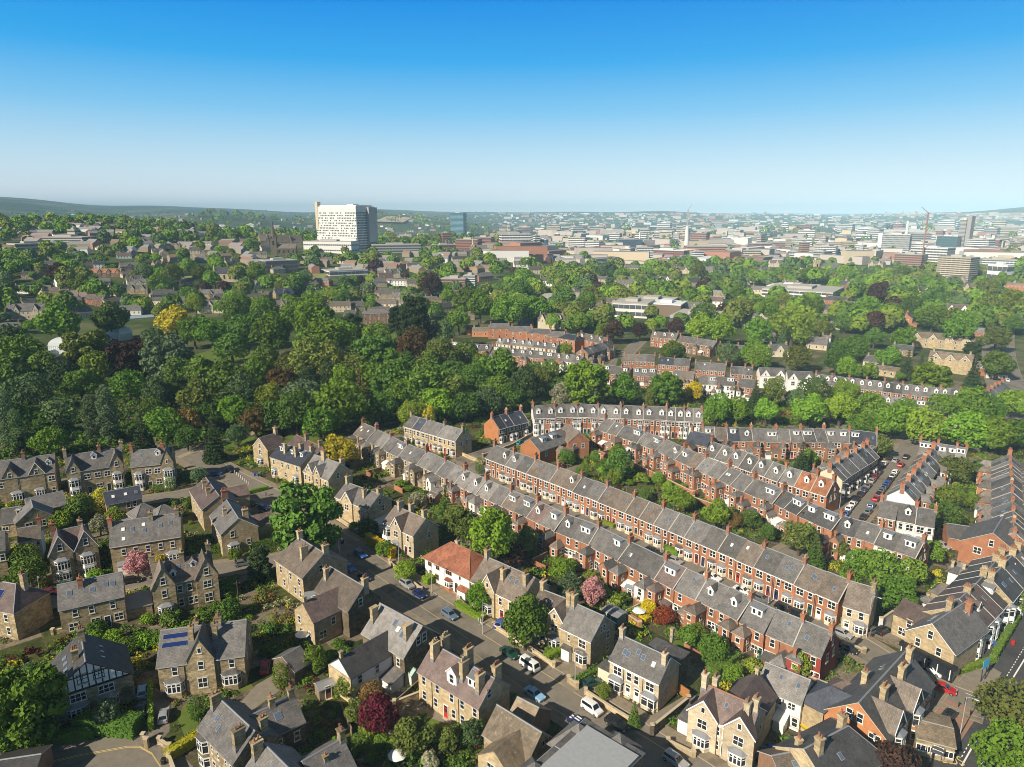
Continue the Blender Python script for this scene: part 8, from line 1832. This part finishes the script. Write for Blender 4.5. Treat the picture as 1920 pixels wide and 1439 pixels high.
# mossy low roof beside the main road and the bus shelter
a, q = P(1722, 1372, 3), P(1783, 1385, 3)
h = House(P(1716, 1352, 3.6), P(1786, 1370, 3.6), 3.9, 3.2, 7.5, 'stone', 'tan', 'shop_extension', "low shop extension with mossy brown roof beside the main road", 'house', 'detached and paired stone houses', detail=0)
h.row('f', (-.3, 0, .3), 1.6, 'v')
def bus_shelter(x, y, label):
 g = P(x, y); r = thing('bus_shelter', g.x, g.y, .1, R(52), label, 'bus shelter')
 b = MB()
 for k in range(3): b.box(-2 + k * 2 - .05, -2 + k * 2 + .05, .6, .7, 0, 2.4); b.box(-2 + k * 2 - .05, -2 + k * 2 + .05, -.7, -.6, 1.6, 2.4)
 link('frame', b.mesh('frame', [M_IRON]), r); b = MB(); b.box(-2, 2, .62, .66, .3, 2.2); link('glass_panel', b.mesh('glass_panel', [M_DGLASS]), r)
 b = MB(); b.hexa([(-2.2, -.9, 2.4), (2.2, -.9, 2.4), (2.2, .9, 2.4), (-2.2, .9, 2.4)], [(-2.2, -.5, 2.62), (2.2, -.5, 2.62), (2.2, .5, 2.62), (-2.2, .5, 2.62)], 0)
 for k in range(4): b.box(-1.5 + k - .06, -1.5 + k + .06, -.75, .75, 2.5, 2.66, 1)
 link('shelter_roof', b.mesh('shelter_roof', [flat('smoked_panel', (.10, .10, .11), .3), M_WHITE]), r)
bus_shelter(1757, 1424, "bus shelter with smoked ribbed roof on the main road pavement")
for i, (x, y, c, lab) in enumerate(((1722, 1232, 'lime', 'flower stand heaped with green plants by the shop door'), (1733, 1240, 'blossom', 'flower stand with cream blooms by the shop window'), (1745, 1246, 'golden', 'flower stand with yellow orange blooms at the shop front'), (1757, 1252, 'pink', 'flower stand with pale pink blooms at the shop corner'), (1770, 1256, 'fresh', 'flower stand with leafy pots at the forecourt edge'), (1778, 1243, 'red', 'flower stand with red blooms beyond the shop corner'))):
 g = P(x, y); r = thing('flower_stand', g.x, g.y, .05, -.5, lab, 'flower stand', 'flower stands outside the corner shop'); b = MB(); b.box(-.9, .9, -.4, .4, 0, .5); link('stand', b.mesh('stand', [M_WOOD]), r); o = link('flowers', proto('shrub')[i % 5][0], r, (0, 0, .35), mat=LEAF[c]); o.scale = (.9, .5, .45)
# people, each one continuous skinned body
def person(x, y, top, legs, ang, label, z=.14):
 g = P(x, y); v = [(0, 0, .95), (0, 0, 1.2), (0, -.01, 1.42), (0, 0, 1.52), (0, -.02, 1.66), (.1, 0, .9), (.12, -.12, .5), (.12, -.02, .08), (.12, -.2, .04), (-.1, 0, .9), (-.12, .12, .5), (-.12, .26, .1), (-.12, .12, .04), (.2, 0, 1.4), (.27, .08, 1.12), (.26, -.06, .88), (-.2, 0, 1.4), (-.27, -.08, 1.12), (-.26, -.22, .92)]
 e = [(0, 1), (1, 2), (2, 3), (3, 4), (0, 5), (5, 6), (6, 7), (7, 8), (0, 9), (9, 10), (10, 11), (11, 12), (2, 13), (13, 14), (14, 15), (2, 16), (16, 17), (17, 18)]
 rad = [.15, .15, .15, .06, .11, .1, .075, .05, .05, .1, .075, .05, .05, .075, .055, .045, .075, .055, .045]
 me = bpy.data.meshes.new('person'); me.from_pydata(v, e, [])
 m, n, l, bs = nt('person_' + top + legs, .8, .2); tc = n.new('ShaderNodeTexCoord'); sp = n.new('ShaderNodeSeparateXYZ'); rp = n.new('ShaderNodeValToRGB'); rp.color_ramp.interpolation = 'CONSTANT'
 C_ = {'white': (.75, .74, .72), 'navy': (.02, .03, .08), 'grey': (.2, .2, .21), 'red': (.45, .03, .03), 'blue': (.05, .12, .35)}
 E_ = rp.color_ramp.elements; E_[0].position, E_[0].color = 0, rgb((.03, .03, .03)); E_[1].position, E_[1].color = .06, rgb(C_[legs]); E_.new(.50).color = rgb(C_[top]); E_.new(.80).color = rgb((.48, .30, .22)); E_.new(.92).color = rgb((.05, .035, .025))
 mp = n.new('ShaderNodeMath'); mp.operation = 'DIVIDE'; mp.inputs[1].default_value = 1.85
 l.new(tc.outputs['Object'], sp.inputs[0]); l.new(sp.outputs['Z'], mp.inputs[0]); l.new(mp.outputs[0], rp.inputs[0]); l.new(rp.outputs[0], bs.inputs['Base Color']); me.materials.append(m)
 o = link('person', me, None, (g.x, g.y, z), ang); sk = o.modifiers.new('skin', 'SKIN')
 for i, r_ in enumerate(rad): me.skin_vertices[0].data[i].radius = (r_, r_ * .85)
 me.skin_vertices[0].data[0].use_root = True
 o.modifiers.new('smooth', 'SUBSURF').render_levels = 1
 tag(o, label, 'person', 'people walking')
person(902, 1174, 'white', 'white', .8, "person in white walking on the pavement near the round tree"); person(898, 1171, 'white', 'grey', .8, "person in white and grey walking beside another on the pavement")
person(1576, 1171, 'blue', 'navy', .3, "person in blue standing before the brick row's last houses"); person(499, 931, 'navy', 'navy', 2, "person in dark clothes at the street head"); person(1495, 1138, 'red', 'navy', .3, "person in red before the bay-windowed row")
# hedges and walls
for px, w, hh, lf, lab in (([(692, 1020), (735, 1047)], 1.6, 3.0, 'golden', 'tall hedge with bright yellow top at the kerb'), ([(398, 1036), (470, 1030), (548, 1020)], 1.6, 2.2, 'deep', 'long dark hedge along the side street'), ([(275, 917), (314, 913)], 1.2, 1.4, 'deep', 'clipped hedge before the round bay house'),
 ([(168, 1368), (246, 1374)], 3.4, 3.0, 'deep', 'thick dark hedge before the half-timbered house'), ([(95, 1394), (170, 1382)], 1.6, 2.0, 'deep', 'lower dark hedge beside the thick one'), ([(36, 1408), (68, 1402)], 1.8, 2.0, 'deep', 'short dark hedge piece at the left corner'), ([(322, 1421), (374, 1388)], 1.8, 1.8, 'yellow', 'yellow topped hedge before the corner house'), ([(283, 1292), (284, 1368)], .9, 1.9, 'lime', 'narrow bright hedge between two drives'),
 ([(802, 1094), (829, 1080)], 2.2, 1.9, 'fresh', 'square hedge before the white house'), ([(860, 1138), (903, 1164)], 1.5, 1.3, 'fresh', 'clipped hedge by the round gate pier'), ([(905, 1157), (937, 1145)], 1.5, 1.3, 'fresh', 'clipped hedge beside the blue car\'s drive'), ([(1026, 1238), (1058, 1222)], 1.4, 1.4, 'fresh', 'clipped hedge by the campervan'), ([(1082, 1285), (1118, 1264)], 1.4, 1.6, 'deep', 'clipped hedge beside the teal car'),
 ([(1532, 1155), (1564, 1164)], 1.4, 1.2, 'fresh', 'low hedge before the last brick houses'), ([(1582, 1175), (1618, 1187)], 1.3, 1.6, 'fresh', 'hedge before the pale stone end house'), ([(1340, 1268), (1372, 1245)], 3.0, 2.6, 'deep', 'broad dark hedge behind the five-skylight house'), ([(1250, 1035), (1268, 1043)], 1.2, 1.8, 'fresh', 'rounded hedge before the middle of the brick row'), ([(1125, 978), (1150, 990)], 1.2, 1.2, 'lime', 'lime hedge before the upper brick row'),
 ([(1265, 925), (1285, 915)], 2.6, 1.4, 'lime', 'square topped lime hedge in the long gardens'), ([(1408, 985), (1455, 1008)], 2.2, 2.0, 'deep', 'dark hedge in the gardens at mid row'), ([(1800, 1262), (1862, 1240)], 1.2, 1.0, 'fresh', 'low hedge at the forecourt edge'), ([(1862, 1238), (1905, 1165)], 1.2, 1.6, 'deep', 'dark hedge along the main road pavement'), ([(1815, 1200), (1868, 1170)], 1.3, 1.2, 'fresh', 'hedge between two main road gardens'),
 ([(1195, 1158), (1210, 1166)], 2, 1.4, 'golden', 'golden hedge in the brick yards'), ([(455, 930), (500, 918)], 1.2, 1.2, 'fresh', 'hedge on the lawn before the dark roofed pair')): hedge(px, w, hh, lf, lab)
for px, hh, wl, lab in (([(858, 1128), (905, 1164)], .9, 'gold', 'stone garden wall below the orange-doored pair'), ([(925, 1178), (1005, 1228), (1038, 1252)], .9, 'gold', 'long stone garden wall above the campervan'), ([(1066, 1280), (1082, 1292)], 1.1, 'gold', 'short stone wall at the lamp post'), ([(1098, 1302), (1150, 1336), (1193, 1362)], .9, 'gold', 'stone garden wall before the five-skylight house'), ([(1222, 1380), (1290, 1325)], 1.9, 'dark', 'dark stone wall along the alley'), ([(1252, 1396), (1300, 1420)], .9, 'gold', 'stone garden wall before the twin gabled pair'),
 ([(1000, 1208), (1130, 1170)], 1.6, 'stone', 'stone yard wall behind the porch house'), ([(1190, 880), (1240, 905), (1300, 935)], 2.2, 'brick', 'red brick wall across the long gardens'), ([(1300, 946), (1345, 962)], 2.4, 'brick', 'red brick wall below the mid row yards'), ([(1400, 985), (1440, 1000)], 1.8, 'brick', 'red brick wall beside the dark hedge'), ([(1060, 1110), (1120, 1125), (1200, 1180)], 1.5, 'brick', 'red brick yard wall behind the grey semi'), ([(1190, 1135), (1280, 1175)], 1.5, 'brick', 'red brick wall between the yards'),
 ([(740, 1330), (790, 1310)], 1.6, 'stone', 'stone wall beside the golden pair\'s patio'), ([(630, 1290), (670, 1325)], 1.5, 'stone', 'stone wall behind the wooden shed'), ([(318, 1428), (330, 1460)], 1.3, 'gold', 'stone gate wall at the corner house'), ([(610, 960), (670, 1000)], 1.0, 'gold', 'garden wall under the street tree'), ([(860, 852), (905, 872)], 1.2, 'gold', 'garden wall at the stone terrace end'), ([(905, 858), (960, 838), (1000, 815)], 1.1, 'stone', 'wall along the lane of the orange gable'),
 ([(300, 1395), (318, 1408)], 1.0, 'stone', 'short wall at the sunny drive gate'), ([(270, 1392), (276, 1402)], 1.4, 'stone', 'stone gate pier wall between two drives'), ([(730, 1058), (790, 1110)], .9, 'gold', 'front wall of the white house'), ([(1650, 1178), (1690, 1150)], 2.2, 'white', 'white yard wall beside the shop\'s parking ground'), ([(1760, 1000), (1840, 1040)], 1.6, 'brick', 'brick yard wall beside the side road'), ([(100, 1190), (230, 1165)], 1.0, 'stone', 'garden wall before the flat fronted stone house'),
 ([(1450, 1255), (1560, 1300)], 1.6, 'brick', 'brick wall behind the rendered house'), ([(1515, 1180), (1620, 1225)], .8, 'stone', 'low wall at the lower end of the row street'), ([(945, 893), (1060, 945), (1200, 1010), (1330, 1062)], .7, 'brick', 'long low brick wall before the bay-windowed row')): gwall(px, hh, wl, lab)
for px, hh, lab in (([(1272, 1300), (1292, 1314)], 2.0, 'orange wooden fence closing the alley'), ([(700, 1300), (745, 1325), (790, 1285)], 1.5, 'weathered wooden fence round the small patio'), ([(1330, 1262), (1430, 1225)], 1.6, 'wooden fence behind the broad dark hedge'), ([(640, 1330), (660, 1380)], 1.4, 'wooden fence beside the maroon tree')): gwall(px, hh, 'brick', lab, .12, 'wooden fences', 'wooden_fence', M_WOODO if 'orange' in lab else M_WOOD, False)
def yard_walls(px, n, zr, every, o0, o1, row, wl='brick'):
 pts = along(px, n, zr)
 for i in range(2, n, every):
  d = (pts[i + 1] - pts[i]).normalized(); nr = Vector((d.y, -d.x)); nr = nr if nr.dot(-pts[i]) > 0 else -nr
  a, q = pts[i] + nr * o0, pts[i] + nr * o1; b = MB(); b.at(a.x, a.y, 0, math.atan2(nr.y, nr.x)); L = o1 - o0
  b.box(0, L, -.12, .12, -.2, 1.7, 0); b.box(-.03, L + .03, -.17, .17, 1.7, 1.78, 1); b.at(q.x, q.y, 0, math.atan2(d.y, d.x)); b.box(-.2, 4.6, -.12, .12, -.2, 1.6, 0)
  tag(link('yard_wall', b.mesh('yard_wall', [WALL[wl], M_SILL])), f"{WNAME[wl]} yard wall at the {ORD[i - 1]} house of {row}", 'wall', 'yard walls of the terraces')
yard_walls(RB, 33, 9.6, 3, 7.8, 13.5, 'the row behind the villas'); yard_walls([(1135, 786), (1226, 815), (1307, 850), (1405, 893), (1470, 919)], 16, 9.6, 3, 7.8, 13, 'the middle yard-side row')
# ------------------------------------------------------------------ the air: far things fade towards blue
b = MB(); b.box(-14500, 14500, -400, 15500, -4, 260); me = b.mesh('haze', [])
hm = bpy.data.materials.new('haze'); hm.use_nodes = True; hm.node_tree.nodes.clear()
_o = hm.node_tree.nodes.new('ShaderNodeOutputMaterial'); _v = hm.node_tree.nodes.new('ShaderNodeVolumePrincipled')
_v.inputs['Color'].default_value = (.50, .80, 1.0, 1); _v.inputs['Density'].default_value = HAZE; _v.inputs['Anisotropy'].default_value = -.4
hm.node_tree.links.new(_v.outputs[0], _o.inputs['Volume']); me.materials.append(hm)
struct('haze', me, 'stuff')
# ------------------------------------------------------------------ labels that still read the same: tell the few apart by where they stand, let true twins share a group
def view_x(o):
 q = o.location; return q.x / max(1.0, q.y)
bykey = {}
for o in THINGS: bykey.setdefault(' '.join(o['label'].lower().split()), []).append(o)
for k, os_ in bykey.items():
 if len(os_) < 2: continue
 n = len(os_); os_.sort(key=view_x)
 for i, o in enumerate(os_):
  lab = o['label']
  if n == 2: pre = ('left', 'right')[i] + ' one of two: '
  elif n <= 14: pre = ('leftmost' if i == 0 else 'rightmost' if i == n - 1 else ORD[i] + ' from left') + f' of {n}: '
  else: continue
  if len((pre + lab).split()) <= 16: o['label'] = pre + lab
for o in THINGS:
 w = o['label'].split()
 if len(w) > 16: o['label'] = ' '.join(w[:16])
